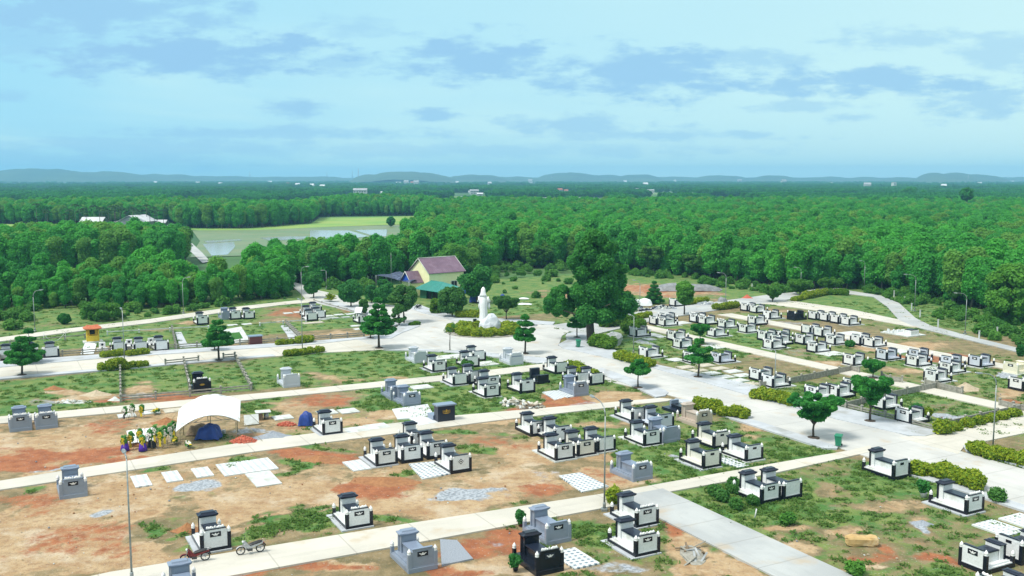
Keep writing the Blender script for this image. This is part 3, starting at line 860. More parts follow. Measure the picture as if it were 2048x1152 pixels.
surface('lane', gp([(1500, 597), (1536, 600), (1581, 602), (1700, 619), (1798, 640), (1842, 657), (1815, 653), (1700, 632), (1600, 617), (1536, 609), (1500, 606)]), M['lane'])
surface('back_road', gp([(1105, 651), (1180, 640), (1280, 624), (1420, 606), (1530, 591), (1590, 585), (1600, 590), (1592, 597), (1560, 603), (1480, 613), (1390, 628), (1330, 637), (1290, 646), (1230, 660), (1180, 672), (1142, 664)]), M['path'])
surface('perimeter_path', gp([(1600, 585), (1632, 579), (1656, 573), (1700, 582), (1761, 592), (1798, 607), (1831, 637), (1861, 652), (1950, 676), (2048, 700), (2300, 765), (2300, 778), (2048, 708), (1950, 684), (1828, 654), (1798, 641), (1774, 614), (1746, 594), (1700, 589), (1660, 581), (1640, 586), (1604, 592)]), M['path'])
surface('perimeter_path', gp([(-700, 770), (0, 676), (120, 660), (300, 639), (450, 617), (560, 605), (628, 598), (640, 602), (628, 605), (560, 611), (450, 625), (300, 647), (120, 668), (0, 684), (-700, 780)]), M['lane'])
# pavements stand 0.13 m above the road, with a kerb
surface('pavement', gp([(1116, 690), (1125, 698), (1170, 707), (1231, 721), (1301, 736), (1536, 803), (1677, 841), (1818, 873), (1850, 874), (1870, 869), (1868, 862), (1679, 815), (1536, 778), (1301, 728), (1240, 706), (1200, 688), (1188, 672), (1150, 665), (1134, 668), (1131, 673), (1134, 681)]), M['paving'], kerb=0.13)
surface('pavement', gp([(1204, 737), (1331, 782), (1337, 787), (1330, 793), (1312, 796), (1262, 773), (1209, 753), (1180, 745)]), M['paving'], kerb=0.13)
surface('pavement', gp([(912, 702), (1010, 709), (1098, 718), (1112, 724), (1088, 727), (1075, 728), (1000, 717), (945, 709), (855, 703), (768, 701), (830, 699)]), M['paving'], kerb=0.12)
surface('pavement', [W(64.9, 61.8), W(65.9, 61.2), W(66.5, 61.6), W(66.6, 70), W(66.4, 83), W(65.6, 84.0), W(65.0, 83.6)], M['paving'], kerb=0.13)
surface('pavement', gp([(-70, 743), (0, 736), (204, 718), (627, 690), (713, 680), (782, 678), (803, 667), (840, 653), (833, 648), (800, 647), (795, 655), (757, 670), (728, 675), (627, 683), (204, 710), (0, 724), (-70, 730)]), M['paving'], kerb=0.13)
surface('pavement', [W(-14, 131.0), W(34, 130.6), W(34, 131.9), W(-14, 132.4)], M['paving'], kerb=0.12)
surface('pavement', gp([(817, 617), (850, 628), (912, 643), (1024, 647), (1105, 651), (1110, 645), (1040, 640), (925, 635), (870, 622), (838, 610)]), M['paving'], kerb=0.13)
surface('pavement', gp([(628, 603), (712, 626), (790, 653), (800, 647), (760, 632), (712, 616), (660, 601)]), M['paving'], kerb=0.11)
surface('pavement', gp([(1868, 926), (1948, 900), (1940, 892), (1938, 886), (1945, 882), (2048, 925), (2110, 950), (2110, 968), (2048, 942), (1990, 920)]), M['paving'], kerb=0.13) if False else None
surface('pavement', [W(75.3, 44), W(76.6, 44), W(76.8, 55), W(77.4, 56.2), W(76.6, 56.5), W(75.4, 55.2)], M['paving'], kerb=0.13)
surface('pavement', [W(65.2, 40), W(66.4, 40), W(66.5, 54), W(65.2, 54)], M['paving'], kerb=0.13)

# ------------------------------------------------------------------ rice fields and the road through them
PADDY_Z = -0.45


def flat(name, pts, m, dz=0.0, kind='structure'):
    layer[0] += 1
    mb = MB().sheet([G(x, y) for x, y in pts], PADDY_Z + dz + 0.004 * (layer[0] % 8))
    return tag(build(name, mb, m), kind=kind)


M['paddygreen'] = mat('rice_field', (0.16, 0.32, 0.06), (0.26, 0.36, 0.08), 0.03, 0.95)
M['paddymud'] = mat('wet_paddy_mud', (0.17, 0.22, 0.10), (0.12, 0.20, 0.08), 0.05, 0.55)
m_, N_, L_, P_ = new_mat('paddy_water')
P_.inputs['Base Color'].default_value = (0.42, 0.46, 0.46, 1); P_.inputs['Roughness'].default_value = 0.15  # pale base colour paints in part of the bright sky reflection
P_.inputs['Specular IOR Level'].default_value = 1.0; P_.inputs['IOR'].default_value = 1.6
M['paddywater'] = m_
flat('rice_field', [(-200, 457), (0, 456.5), (330, 453), (400, 459), (520, 458), (680, 451), (812, 447), (830, 431), (640, 434), (620, 446), (335, 453.5), (0, 446), (-200, 446)], M['paddygreen'])
flat('paddy_field', [(384, 459), (520, 458), (680, 451.5), (812, 448), (800, 480), (760, 500), (380, 512), (400, 480)], M['paddymud'], 0.05)
for pts in ([(405, 486), (468, 482), (470, 492), (455, 507), (423, 509)], [(407, 480), (480, 476.5), (484, 479), (415, 484)], [(620, 459), (698, 459.5), (738, 471), (700, 475), (620, 476)], [(708, 458.5), (775, 457.5), (772, 471), (748, 470.5)], [(520, 474), (580, 471), (612, 475), (540, 480)], [(580, 471.5), (617, 471), (617, 476), (590, 477)]):
    flat('paddy_water', pts, M['paddywater'], 0.10)
flat('country_road', [(333, 448), (340, 449), (362, 460), (372, 474), (404, 503), (420, 520), (405, 524), (380, 500), (362, 476), (352, 462), (336, 453)], M['path'], 0.14)
# ------------------------------------------------------------------ tombs
FINIAL = [(0.12, 0.0), (0.13, 0.05), (0.09, 0.07), (0.13, 0.11), (0.125, 0.20), (0.07, 0.28), (0.03, 0.34), (0.006, 0.38)]
STYLES = {  # body, plinth, posts, caps, plaque, lid
    'white': ('white', 'black', 'black', 'slate', 'black', 'slate'),
    'blush': ('blush', 'black', 'black', 'slate', 'black', 'slate'),
    'ivory': ('ivory', 'black', 'black', 'slate', 'black', 'slate'),
    'grey': ('grey', 'grey', 'grey', 'greycap', 'black', 'greycap'),
    'pale': ('pale', 'pale', 'pale', 'pale', 'black', 'pale'),
    'black': ('black', 'black', 'black', 'black', 'slate', 'slate'),
    'gold': ('black', 'black', 'black', 'slate', 'black', 'slate'),
    'beige': ('beige', 'beige', 'beige', 'beige', 'black', 'beige'),
    'cream': ('cream', 'cream', 'cream', 'cream', 'black', 'cream'),
}
GW = 1.95
_mesh = {}


def part(key, name, fn, mats):
    if key not in _mesh:
        mb = MB(); fn(mb)
        _mesh[key] = mb.mesh(name, mats)
    return _mesh[key]


def tomb_parts(root, style, L, flags, WH=1.38):
    """local frame: X across the screen wall, Y from the wall (0) to the headstone (L)"""
    body, plin, post, cap, plq, lid = (M[k] for k in STYLES[style])
    k = (style, L)
    w = GW / 2
    lowcap = L < 3           # the tombs on the far side have a lower headstone with a slim cap
    HS = 1.28 if lowcap else 1.48
    P = lambda name, fn, mats, key=None, parent=root, loc=(0, 0, 0): link(name, part((key or name,) + k, name, fn, mats), parent, loc)
    P('plinth', lambda b: b.box(-w, w, 0, L, -0.05, 0.24, 0, 0.015), plin)
    def plat(b):
        b.box(-w + 0.03, w - 0.03, 0.03, L - 0.03, 0.24, 0.30)
        b.box(-w + 0.16, w - 0.16, 0.16, L - 0.42, 0.30, 0.40)
    P('platform', plat, body)
    def wall(b):
        b.box(-w + 0.235, w - 0.235, 0.05, 0.21, 0.302, WH - 0.12)
        b.box(-w + 0.34, w - 0.34, 0.06, 0.20, WH - 0.12, WH)
    P('screen_wall', wall, body)
    P('wall_coping', lambda b: (b.box(-w + 0.30, w - 0.30, 0.035, 0.225, WH, WH + 0.06)), cap)
    for s in (-1, 1):
        f = P('corner_post', lambda b: b.box(-0.12, 0.12, -0.12, 0.12, 0.24, 1.12, 0, 0.012), post, loc=(s * (w - 0.115), 0.13, 0))
        link('finial', part(('finial',), 'finial', lambda b: b.lathe(FINIAL, 9), M['porcelain']), f, (0, 0, 1.12))
    for s in (-1, 1):
        f = P('end_post', lambda b: b.box(-0.11, 0.11, -0.11, 0.11, 0.24, 0.66, 0, 0.012), post, loc=(s * (w - 0.115), L - 0.13, 0))
        link('finial', part(('finial',), 'finial', lambda b: b.lathe(FINIAL, 9), M['porcelain']), f, (0, 0, 0.66))
    P('sarcophagus', lambda b: (b.box(-0.42, 0.42, 0.42, L - 0.90, 0.40, 1.0), b.box(-0.36, 0.36, 0.211, 0.42, 0.40, 0.80)), body)
    def lidf(b):
        b.box(-0.48, 0.48, 0.30, L - 0.89, 1.0, 1.07)
        b.prism([(-0.42, 0.36), (0.42, 0.36), (0.42, L - 1.0), (-0.42, L - 1.0)], 1.07, 1.095)
    P('tomb_lid', lidf, lid)
    y0, y1 = L - 0.88, L - 0.42
    P('headstone', lambda b: b.box(-0.52, 0.52, y0, y1 - 0.12, 0.40, HS), body)
    P('headstone_back', lambda b: b.box(-0.58, 0.58, y1 - 0.118, y1 + 0.03, 0.40, HS + 0.02), post)
    def roof(b):
        a, c = (0.62, 0.28) if lowcap else (0.66, 0.36)
        t = 0.6 if lowcap else 1.0
        cy_ = (y0 + y1) / 2
        def rg(hx, hy, z, up=0.0):
            pts = []
            for (sx, sy) in ((-1, -1), (0, -1), (1, -1), (1, 0), (1, 1), (0, 1), (-1, 1), (-1, 0)):
                pts.append((sx * hx, cy_ + sy * hy, z + (up if sx and sy else 0)))
            return pts
        b.rings([rg(a - 0.10, c - 0.06, HS + 0.022), rg(a, c, HS + 0.08 * t, 0.04 * t), rg(a, c, HS + 0.14 * t, 0.05 * t), rg(a - 0.18, c - 0.12, HS + 0.24 * t), rg(a - 0.24, c - 0.16, HS + 0.32 * t)])
    P('roof_cap', roof, cap)
    P('incense_pot', lambda b: b.lathe([(0.07, 0), (0.10, 0.06), (0.11, 0.12), (0.08, 0.15)], 8, (0, L - 0.98 + 0.02, 0.40)), M['porcelain'])
    if 'P' in flags:
        pl = P('plaque', lambda b: b.box(-0.35, 0.35, 0.034, 0.05, WH - 0.46, WH - 0.15), plq)
        def flourish(b):
            y = 0.028
            for (cx, cz, rx, rz) in ((0, -0.02, 0.07, 0.06), (-0.11, -0.01, 0.06, 0.035), (0.11, -0.01, 0.06, 0.035), (-0.19, 0.03, 0.055, 0.025), (0.19, 0.03, 0.055, 0.025), (0, 0.055, 0.05, 0.03), (-0.08, -0.075, 0.05, 0.018), (0.08, -0.075, 0.05, 0.018)):
                n = 8
                vs = [(cx + rx * math.cos(6.283 * i / n), y, WH - 0.305 + cz + rz * math.sin(6.283 * i / n)) for i in range(n)]
                b.add(vs + [(p[0], 0.034, p[2]) for p in vs], [tuple(range(n))] + [(i, n + i, n + (i + 1) % n, (i + 1) % n) for i in range(n)])
        link('lotus_emblem', part(('lotus', L), 'lotus_emblem', flourish, M['porcelain']), pl)
    if 'p' in flags:
        P('plaque', lambda b: b.box(-0.20, 0.20, 0.034, 0.05, WH - 0.34, WH - 0.16), plq, key='small_plaque')
    if 'D' in flags:
        def dia(b):
            for r, y, mi in ((0.24, 0.034, 0), (0.17, 0.028, 1), (0.09, 0.022, 0)):
                vs = [(r, y, WH - 0.5), (0, y, WH - 0.5 + r), (-r, y, WH - 0.5), (0, y, WH - 0.5 - r)]
                b.add(vs + [(p[0], y + 0.018, p[2]) for p in vs], [(3, 2, 1, 0)] + [(i, 4 + i, 4 + (i + 1) % 4, (i + 1) % 4) for i in range(4)], mi)
        P('diamond_emblem', dia, [plq if style not in ('grey',) else M['black'], M['porcelain']])
    if 'd' in flags:
        P('diamond_emblem', lambda b: b.add([(0.2, 0.034, WH - 0.5), (0, 0.034, WH - 0.26), (-0.2, 0.034, WH - 0.5), (0, 0.034, WH - 0.74), (0.2, 0.05, WH - 0.5), (0, 0.05, WH - 0.26), (-0.2, 0.05, WH - 0.5), (0, 0.05, WH - 0.74)], [(3, 2, 1, 0)] + [(i, 4 + i, 4 + (i + 1) % 4, (i + 1) % 4) for i in range(4)]), M['pale'], key='pale_diamond')
    if 'F' in flags:
        def fr(b):
            for (x0, x1, z0, z1) in ((-0.42, 0.42, 1.10, 1.13), (-0.42, 0.42, 0.52, 0.55), (-0.42, -0.39, 0.55, 1.10), (0.39, 0.42, 0.55, 1.10)):
                b.box(x0, x1, 0.034, 0.05, z0, z1)
        P('wall_frame', fr, M['pale'])
    if 'G' in flags:
        def gold(b):
            for (cx, cz, rx, rz) in ((0, 0, 0.30, 0.05), (0, 0.07, 0.20, 0.035), (0, -0.06, 0.22, 0.03), (-0.22, 0.03, 0.06, 0.03), (0.22, 0.03, 0.06, 0.03)):
                vs = [(cx + rx * math.cos(0.785 * i), 0.034, 0.80 + cz + rz * math.sin(0.785 * i)) for i in range(8)]
                b.add(vs + [(p[0], 0.05, p[2]) for p in vs], [tuple(range(8))] + [(i, 8 + i, 8 + (i + 1) % 8, (i + 1) % 8) for i in range(8)])
        P('gold_emblem', gold, M['gold'])
    if 'B' in flags:
        P('wall_band', lambda b: b.box(-w + 0.24, w - 0.24, 0.038, 0.05, 0.98, 1.12), M['greycap'])
    if 'C' in flags:
        def crest(b):
            q = random.Random(5)
            for sx in (-1, 1):
                for (x, r, h) in ((0.14, 0.07, 0.08), (0.26, 0.10, 0.11), (0.38, 0.09, 0.10), (0.50, 0.08, 0.12)):
                    b.blob((sx * x, 0.13, WH + 0.045 + h * 0.6), (r, 0.06, h), q.randint(0, 99), 0.2, 8, 5)
            b.blob((0, 0.13, WH + 0.13), (0.06, 0.05, 0.11), 3, 0.1, 8, 5)
        P('carved_crest', crest, M['porcelain'])
    if 'A' in flags:
        P('apron_slab', lambda b: b.box(-w - 0.14, w + 0.14, -0.14, L + 0.75, -0.06, 0.06), M['pad'])
    if 'S' in flags:
        P('apron_slab', lambda b: b.box(-w - 0.34, w + 0.02, -0.12, L + 0.30, -0.06, 0.05), M['paving'], key='side_slab')


def tomb(near, facing, style, flags, label, group, L=None, s=1.0):
    """near: ground pixel of the tomb's lowest corner. facing 'A': wall towards -V; 'B': wall towards -U"""
    u, v = UV(G(*near))
    if facing == 'A':
        L = L or 3.25
        rz = GRID_A; u += GW / 2 * s
    else:
        L = L or 2.8
        rz = GRID_A - math.pi / 2; v += GW / 2 * s
    x, y = W(u, v)
    root = empty('tomb', (x, y, 0.02), rz + rnd.uniform(-.02, .02), label, 'tomb', group, (s, s, rnd.uniform(.95, 1.07)))
    tomb_parts(root, style, L, flags)
    return root


GA = 'tombs facing the lanes on the near side of the main road'
GB = 'tombs facing the main road on its far side'
GL = 'tombs in the block along the approach road'
for z, a, b, f, st, fl, lab in [
    # bottom edge
    (PX, 1271, 1117, 'A', 'white', 'PCS', 'white crested tomb, the lower of the two at the lane corner'),
    (PX, 1272.5, 1058, 'A', 'white', 'PCS', 'white crested tomb under the tall lamp post, upper of two'),
    (PX, 1092.5, 1091.7, 'A', 'grey', 'P', 'blue-grey granite tomb just behind the all-black tomb'),
    (PX, 1073, 1153, 'A', 'black', 'PC', 'all-black polished tomb with white crest at the bottom edge'),
    (PX, 817, 1148, 'A', 'grey', 'P', 'grey granite tomb beside a bare gravel plot at the bottom edge'),
    (PX, 692.5, 1061.5, 'A', 'white', 'PCS', 'white tomb standing alone in grass along the lower lane'),
    (PX, 401.5, 1108.5, 'A', 'white', 'PCS', 'white tomb between the two parked motorbikes'),
    (PX, 340, 1219, 'A', 'grey', '', 'tomb cut off by the bottom edge with only its grey roof cap showing'),
    (PX, 1787, 961, 'A', 'white', 'p', 'white tomb with small plaque beside the long hedge at the road crossing'),
    (PX, 1933, 1032, 'A', 'white', 'PCS', 'white tomb beside the hedge with a flower pot at its foot'),
    (PX, 1566.7, 1001, 'A', 'white', '', 'plain white tomb behind the one by the five clipped bushes'),
    (PX, 1523, 1009, 'A', 'white', 'P', 'white tomb beside the five clipped round bushes'),
    # second lane
    (N3, 118, 290, 'A', 'white', 'P', 'white tomb at the head of the group of five along the second lane'),
    (N3, 262, 333, 'A', 'white', 'p', 'white tomb half hidden in the middle of the group of five'),
    (N3, 271, 446, 'A', 'white', 'PA', 'white tomb at the low corner of the group of five'),
    (N3, 408, 420, 'A', 'ivory', 'PA', 'yellowish white tomb between two whiter ones in the group of five'),
    (N3, 530, 394, 'A', 'white', 'A', 'plain white tomb behind the tall lamp post in the group of five'),
    (N3, 745, 204, 'A', 'white', 'S', 'plain white tomb nearest the lane in the cluster with the beige tomb'),
    (N3, 905, 248, 'A', 'blush', 'p', 'bluish white tomb in the middle of the cluster with the beige tomb'),
    (N3, 820, 356, 'A', 'white', 'PA', 'white tomb against the side of a grey tomb in the beige cluster'),
    (N3, 938, 332, 'A', 'grey', '', 'grey granite tomb tucked behind a white one near the beige tomb'),
    (N3, 1145, 232, 'A', 'beige', 'PC', 'beige tomb with white crest near the long hedge'),
    (N3, 1250, 368, 'A', 'ivory', 'pC', 'cream white tomb at the back of the group of three by the tiled strip'),
    (N3, 1185, 496, 'A', 'ivory', 'pS', 'cream white tomb at the low corner beside the blue tiled strip'),
    (N3, 1450, 451, 'A', 'white', 'pA', 'white tomb on a red-edged slab next to the tiled strip'),
    (N3, 750, 571, 'A', 'grey', 'PC', 'grey tomb with white crest standing on bare sand by the lane'),
    # middle lane, left
    (N2, 415, 286, 'A', 'white', 'PS', 'white tomb with small slabs around it beside the gravel heap'),
    (N2, 745, 481, 'A', 'white', 'PS', 'white tomb beside a small tiled pad, end of the cluster of five'),
    (N2, 905, 457, 'A', 'white', 'P', 'white tomb in the middle of the cluster of five by the lane'),
    (N2, 1063, 431, 'A', 'white', 'P', 'white tomb behind the patterned tile floor in the cluster of five'),
    (N2, 962, 362, 'A', 'white', 'P', 'white tomb at the back of the cluster of five, closest to the lane'),
    (N2, 1205, 522, 'A', 'white', 'D', 'white tomb with a diamond emblem beside the patterned tile floor'),
    (N1, 370, 680, 'A', 'grey', 'PC', 'grey granite tomb alone on the sand beside the pale gravel patch'),
    (N1, 60, 262, 'A', 'grey', 'PC', 'grey tomb, outer of the pair beside the upper lane'),
    (N1, 222, 246, 'A', 'grey', 'PC', 'grey tomb, inner of the pair beside the upper lane'),
    (Z2, 222, 863, 'A', 'pale', '', 'pale grey tomb standing alone in the long grass plot'),
    (Z1, 1550, 906, 'A', 'gold', 'GC', 'black tomb with gold emblem inside the fenced plot above the tent'),
    # block below the roundabout
    (C7, 228, 218, 'A', 'pale', '', 'pale grey tomb on grass closest to the approach road'),
    (C7, 400, 306, 'A', 'white', 'PS', 'white tomb with plaque next to the pale grey tomb by the approach road'),
    (C7, 708, 262, 'A', 'white', '', 'white tomb in front of another white tomb below the roundabout'),
    (C7, 772, 203, 'A', 'white', '', 'white tomb closest to the roundabout pavement'),
    (C7, 1120, 237, 'A', 'pale', 'BC', 'pale grey tomb with darker band below the roundabout'),
    (C7, 590, 432, 'A', 'white', 'S', 'white tomb on a dark slab directly below the upper lane'),
    (C7, 738, 412, 'A', 'white', '', 'white tomb wedged behind two others below the upper lane'),
    (C7, 893, 462, 'A', 'white', 'P', 'white tomb hidden behind the white tomb on its white slab'),
    (C7, 885, 546, 'A', 'white', 'PA', 'white tomb on a white slab in the middle of the grass block'),
    (C7, 1215, 501, 'A', 'white', 'p', 'white tomb above the heap of orange earth'),
    (C7, 1540, 321, 'A', 'white', '', 'plain white tomb beside the round hedge below the roundabout'),
    (C7, 1713, 527, 'A', 'grey', 'PC', 'grey tomb with a pale tiled floor at its side'),
    (C7, 1735, 420, 'A', 'white', 'F', 'white tomb mostly hidden behind the grey tomb with the tiled floor'),
    (C7, 1868, 426, 'A', 'white', 'F', 'white tomb with a framed wall next to the road pavement'),
    (C7, 10, 562, 'A', 'grey', '', 'grey tomb hidden behind its neighbour above the striped paving'),
    (C7, 130, 622, 'A', 'grey', 'PC', 'grey tomb standing at the edge of the striped paving'),
    # upper left block
    (PX, -4, 721.5, 'A', 'white', '', 'white tomb cut by the left edge behind the roadside fence'),
    (PX, 45, 718, 'A', 'white', '', 'white tomb hidden behind the first roadside tree'),
    (PX, 87.5, 717, 'A', 'white', '', 'white tomb beside the first roadside tree behind the fence'),
    (PX, 224.5, 706.5, 'A', 'white', '', 'white tomb closest to the yellow shrine in the row of three'),
    (PX, 268, 704.5, 'A', 'white', '', 'white tomb in the middle of the row of three by the fence'),
    (PX, 309.5, 703.5, 'A', 'white', '', 'white tomb at the far end of the row of three by the fence'),
    (PX, 394, 650.5, 'A', 'white', 'p', 'white tomb standing alone near the perimeter path'),
    (PX, 444, 639.5, 'A', 'grey', '', 'grey tomb at the start of the row by the perimeter path'),
    (PX, 460.5, 640, 'A', 'white', 'p', 'white tomb in the middle of the row by the perimeter path'),
    (PX, 487.5, 639, 'A', 'white', 'p', 'white tomb at the end of the row by the perimeter path'),
    (PX, 614, 642.5, 'A', 'white', '', 'white tomb in front of the tight cluster of four'),
    (PX, 630, 637.5, 'A', 'white', '', 'white tomb at the outer side of the tight cluster of four'),
    (PX, 609, 634, 'A', 'white', '', 'white tomb second from the front in the tight cluster of four'),
    (PX, 623, 627, 'A', 'white', '', 'white tomb at the back of the tight cluster of four'),
    (PX, 717.6, 647.5, 'A', 'white', 'P', 'white tomb with a white sheet propped above it near the pine'),
    # far side of the main road, wall towards the road
    (R1, 205, 390, 'B', 'white', 'p', 'white tomb, first of the tight trio at the top of the block'),
    (R1, 315, 409, 'B', 'white', 'PA', 'white tomb at the front of the tight trio with a pale slab behind'),
    (R1, 318, 347, 'B', 'white', 'p', 'white tomb at the back of the tight trio at the top of the block'),
    (R1, 720, 361, 'B', 'white', 'PC', 'white tomb, first in the row running down from the road junction'),
    (R1, 835, 387, 'B', 'white', 'PC', 'white tomb, second in the row running down from the road junction'),
    (R1, 1088, 436, 'B', 'white', 'PCA', 'white tomb, third in the row running down from the road junction'),
    (R1, 955, 546, 'B', 'white', 'PA', 'white tomb behind the small bright green tree beside the lane'),
    (R1, 1360, 496, 'B', 'white', 'PA', 'white tomb standing apart on brown grass in the lane block'),
    (R1, 1475, 391, 'B', 'white', 'P', 'white tomb along the upper lane below a pair of others'),
    (R1, 1370, 211, 'B', 'white', 'p', 'white tomb next to the double hedge at the top corner'),
    (R1, 1490, 236, 'B', 'white', 'p', 'white tomb second from the double hedge at the top corner'),
    (R1, 1662, 319, 'B', 'white', 'pA', 'white tomb between the top corner pair and the black tomb'),
    (R1, 440, 591, 'B', 'white', 'P', 'white tomb behind another, beside the lane near the grey rock'),
    (R1, 520, 696, 'B', 'white', 'PA', 'white tomb in front of another, beside the lane near the grey rock'),
    (R1, 85, 822, 'B', 'white', 'pA', 'white tomb behind the two round hedges along the main road'),
    (R1, 660, 887, 'B', 'white', 'PA', 'white tomb hidden behind the layered tree along the main road'),
    (R1, 1020, 887, 'B', 'blush', 'PA', 'bluish tomb beside the field of pale concrete pads'),
    (R1, -50, 549, 'B', 'white', 'A', 'white tomb half hidden by bushes beside the grey rock'),
    (R1, 1610, 592, 'B', 'white', 'P', 'white tomb, outermost of the stacked group of four'),
    (R1, 1690, 707, 'B', 'white', 'PA', 'white tomb at the front of the stacked group of four'),
    (R1, 1782, 647, 'B', 'white', 'P', 'white tomb, second from the front of the stacked group of four'),
    (R1, 1790, 577, 'B', 'white', 'PA', 'white tomb at the back of the stacked group of four'),
    (R4, 190, 211, 'B', 'white', 'P', 'white tomb beyond the hedges, behind its darker-sided neighbour'),
    (PX, 1545.6, 778, 'B', 'white', 'pA', 'white tomb just behind the hedge with the lamp post'),
    (R4, 750, 396, 'B', 'white', 'P', 'white tomb, lowest of three in the fenced plot'),
    (R4, 955, 386, 'B', 'white', 'P', 'white tomb, middle of three in the fenced plot'),
    (R4, 1125, 321, 'B', 'white', 'P', 'white tomb, uppermost of three in the fenced plot'),
    (R4, 1405, 497, 'B', 'white', 'P', 'white tomb partly hidden by the roadside tree in the narrow plot'),
    (R4, 1660, 634, 'B', 'white', 'PC', 'white tomb at the corner fence with a potted plant beside it'),
    (R2, 190, 264, 'B', 'black', '', 'black granite tomb in the uppermost row'),
    (R2, 460, 259, 'B', 'white', 'p', 'white tomb next to the black one, first of the row of four'),
    (R2, 605, 281, 'B', 'white', 'p', 'white tomb, second of the row of four after the black one'),
    (R2, 745, 306, 'B', 'white', 'p', 'white tomb, third of the row of four after the black one'),
    (R2, 885, 336, 'B', 'white', 'pA', 'white tomb, last of the row of four before the unfinished tomb'),
    (R2, 385, 446, 'B', 'white', 'd', 'white tomb with pale diamond, upper of the pair'),
    (R2, 540, 481, 'B', 'white', 'd', 'white tomb with pale diamond, lower of the pair'),
    (R2, 305, 579, 'B', 'white', 'P', 'white tomb beside the stacked group, below the diamond pair'),
    (R2, 700, 586, 'B', 'white', 'PA', 'white tomb with a small dark bush at its corner'),
    (R2, 1025, 586, 'B', 'white', 'p', 'white tomb, upper of the pair before the pale slabs'),
    (R2, 1195, 617, 'B', 'white', 'pA', 'white tomb, lower of the pair before the pale slabs'),
    (R2, 465, 684, 'B', 'white', 'P', 'white tomb with a tiled forecourt beside the lane'),
    (R2, 945, 854, 'B', 'white', 'PA', 'white tomb facing the corner of the fenced plots'),
    (R2, 1365, 787, 'B', 'blush', 'PA', 'bluish tomb standing alone above the small tree'),
    (R3, 705, 403, 'B', 'blush', 'P', 'bluish tomb hidden behind a whiter one in the far row'),
    (R2, 1760, 867, 'B', 'white', 'PA', 'white tomb in front of a bluish one in the far row'),
    (R3, 1115, 572, 'B', 'white', 'PA', 'white tomb in front of a bluish one beside the cement patch'),
    (R3, 1125, 494, 'B', 'blush', 'P', 'bluish tomb hidden behind a white one beside the cement patch'),
    (R3, 930, 692, 'B', 'white', 'PA', 'white tomb beside the big sand heap along the lane'),
    (R3, 1495, 492, 'B', 'blush', 'PA', 'bluish tomb closest to the cream tomb'),
    (R3, 1960, 577, 'B', 'cream', 'PA', 'cream coloured tomb near the edge of the picture'),
    (PX, 2046, 783, 'B', 'white', 'P', 'white tomb cut by the edge of the picture below the cream tomb'),
    (PX, 1350, 613.5, 'B', 'white', '', 'white tomb beyond the road among stored stone parts'),
    # bottom right corner
    (PX, 1971, 1150, 'B', 'white', 'P', 'white tomb at the front of the corner group beside red clay'),
    (PX, 2043, 1131, 'B', 'white', 'p', 'white tomb behind another in the corner group beside red clay'),
    (PX, 2008, 1219, 'B', 'white', 'PC', 'white tomb cut off by the bottom edge in the corner group')]:
    p = z(a, b)
    tomb(p, f, st, fl, lab, GL if (f == 'A' and p[0] < 740 and p[1] < 725) else GA if f == 'A' else GB)

# small black tomb without a screen of posts
u, v = UV(G(*C7(1370, 412)))
r = empty('low_tomb', (*W(u + 0.9, v), 0.0), GRID_A, 'low black granite tomb with a tall block headstone near the orange earth', 'tomb')
build('base_slab', MB().box(-0.9, 0.9, 0, 2.7, -0.05, 0.3, 0, .01), M['black'], r)
build('foot_block', MB().box(-0.75, 0.75, 0.1, 0.45, 0.3, 1.0, 0, .01), M['black'], r)
build('sarcophagus', MB().box(-0.5, 0.5, 0.45, 1.9, 0.3, 0.75, 0, .02), M['slate'], r)
build('headstone', MB().box(-0.6, 0.6, 1.95, 2.4, 0.3, 1.5, 0, .02), M['slate'], r)
u, v = UV(G(*N3(1075, 142)))
r = empty('low_tomb', (*W(u + 0.2, v), 0.0), GRID_A, 'flat dark granite tomb behind the beige tomb', 'tomb')
build('base_slab', MB().box(-1.3, 1.0, 0, 2.6, -0.05, 0.28, 0, .01), M['slate'], r)
build('sarcophagus', MB().box(-0.6, 0.5, 0.3, 1.9, 0.28, 0.62, 0, .02), M['black'], r)
build('headstone', MB().box(-0.5, 0.5, 2.0, 2.3, 0.28, 0.95, 0, .02), M['greycap'], r)
# altar block of dark granite with the gold emblem
u, v = UV(G(*C7(445, 772)))
r = empty('granite_altar', (*W(u + 0.95, v), 0.0), GRID_A, 'tall dark granite altar block with gold emblem on striped paving', 'altar')
build('block', MB().box(-0.92, 0.92, 0, 0.95, 0, 1.62), M['slate'], r)
build('top_slab', MB().box(-1.06, 1.06, -0.12, 1.1, 1.62, 1.76), M['greycap'], r)
build('offering_step', MB().box(-1.05, 0.6, 0.95, 2.3, 0, 0.55), M['greycap'], r)
e = MB()
for (cx, cz, rx, rz) in ((0, 1.12, .10, .16), (-.18, 1.08, .05, .12), (.18, 1.08, .05, .12), (0, 0.88, .32, .05), (-.36, 1.05, .03, .2), (.36, 1.05, .03, .2)):
    vs = [(cx + rx * math.cos(0.785 * i), -0.02, cz + rz * math.sin(0.785 * i)) for i in range(8)]
    e.add(vs + [(p[0], 0.0, p[2]) for p in vs], [tuple(range(8))] + [(i, 8 + i, 8 + (i + 1) % 8, (i + 1) % 8) for i in range(8)])
build('gold_emblem', e, M['gold'], r)
# maroon altar in the upper left block
u, v = UV(G(500, 690))
r = empty('granite_altar', (*W(u + 0.9, v), 0.0), GRID_A, 'small maroon granite altar behind the fence of the approach road', 'altar')
build('block', MB().box(-0.9, 0.9, 0, 1.1, 0, 1.15), M['maroon'], r)
build('top_slab', MB().box(-1.02, 1.02, -0.1, 1.2, 1.15, 1.28), M['greycap'], r)
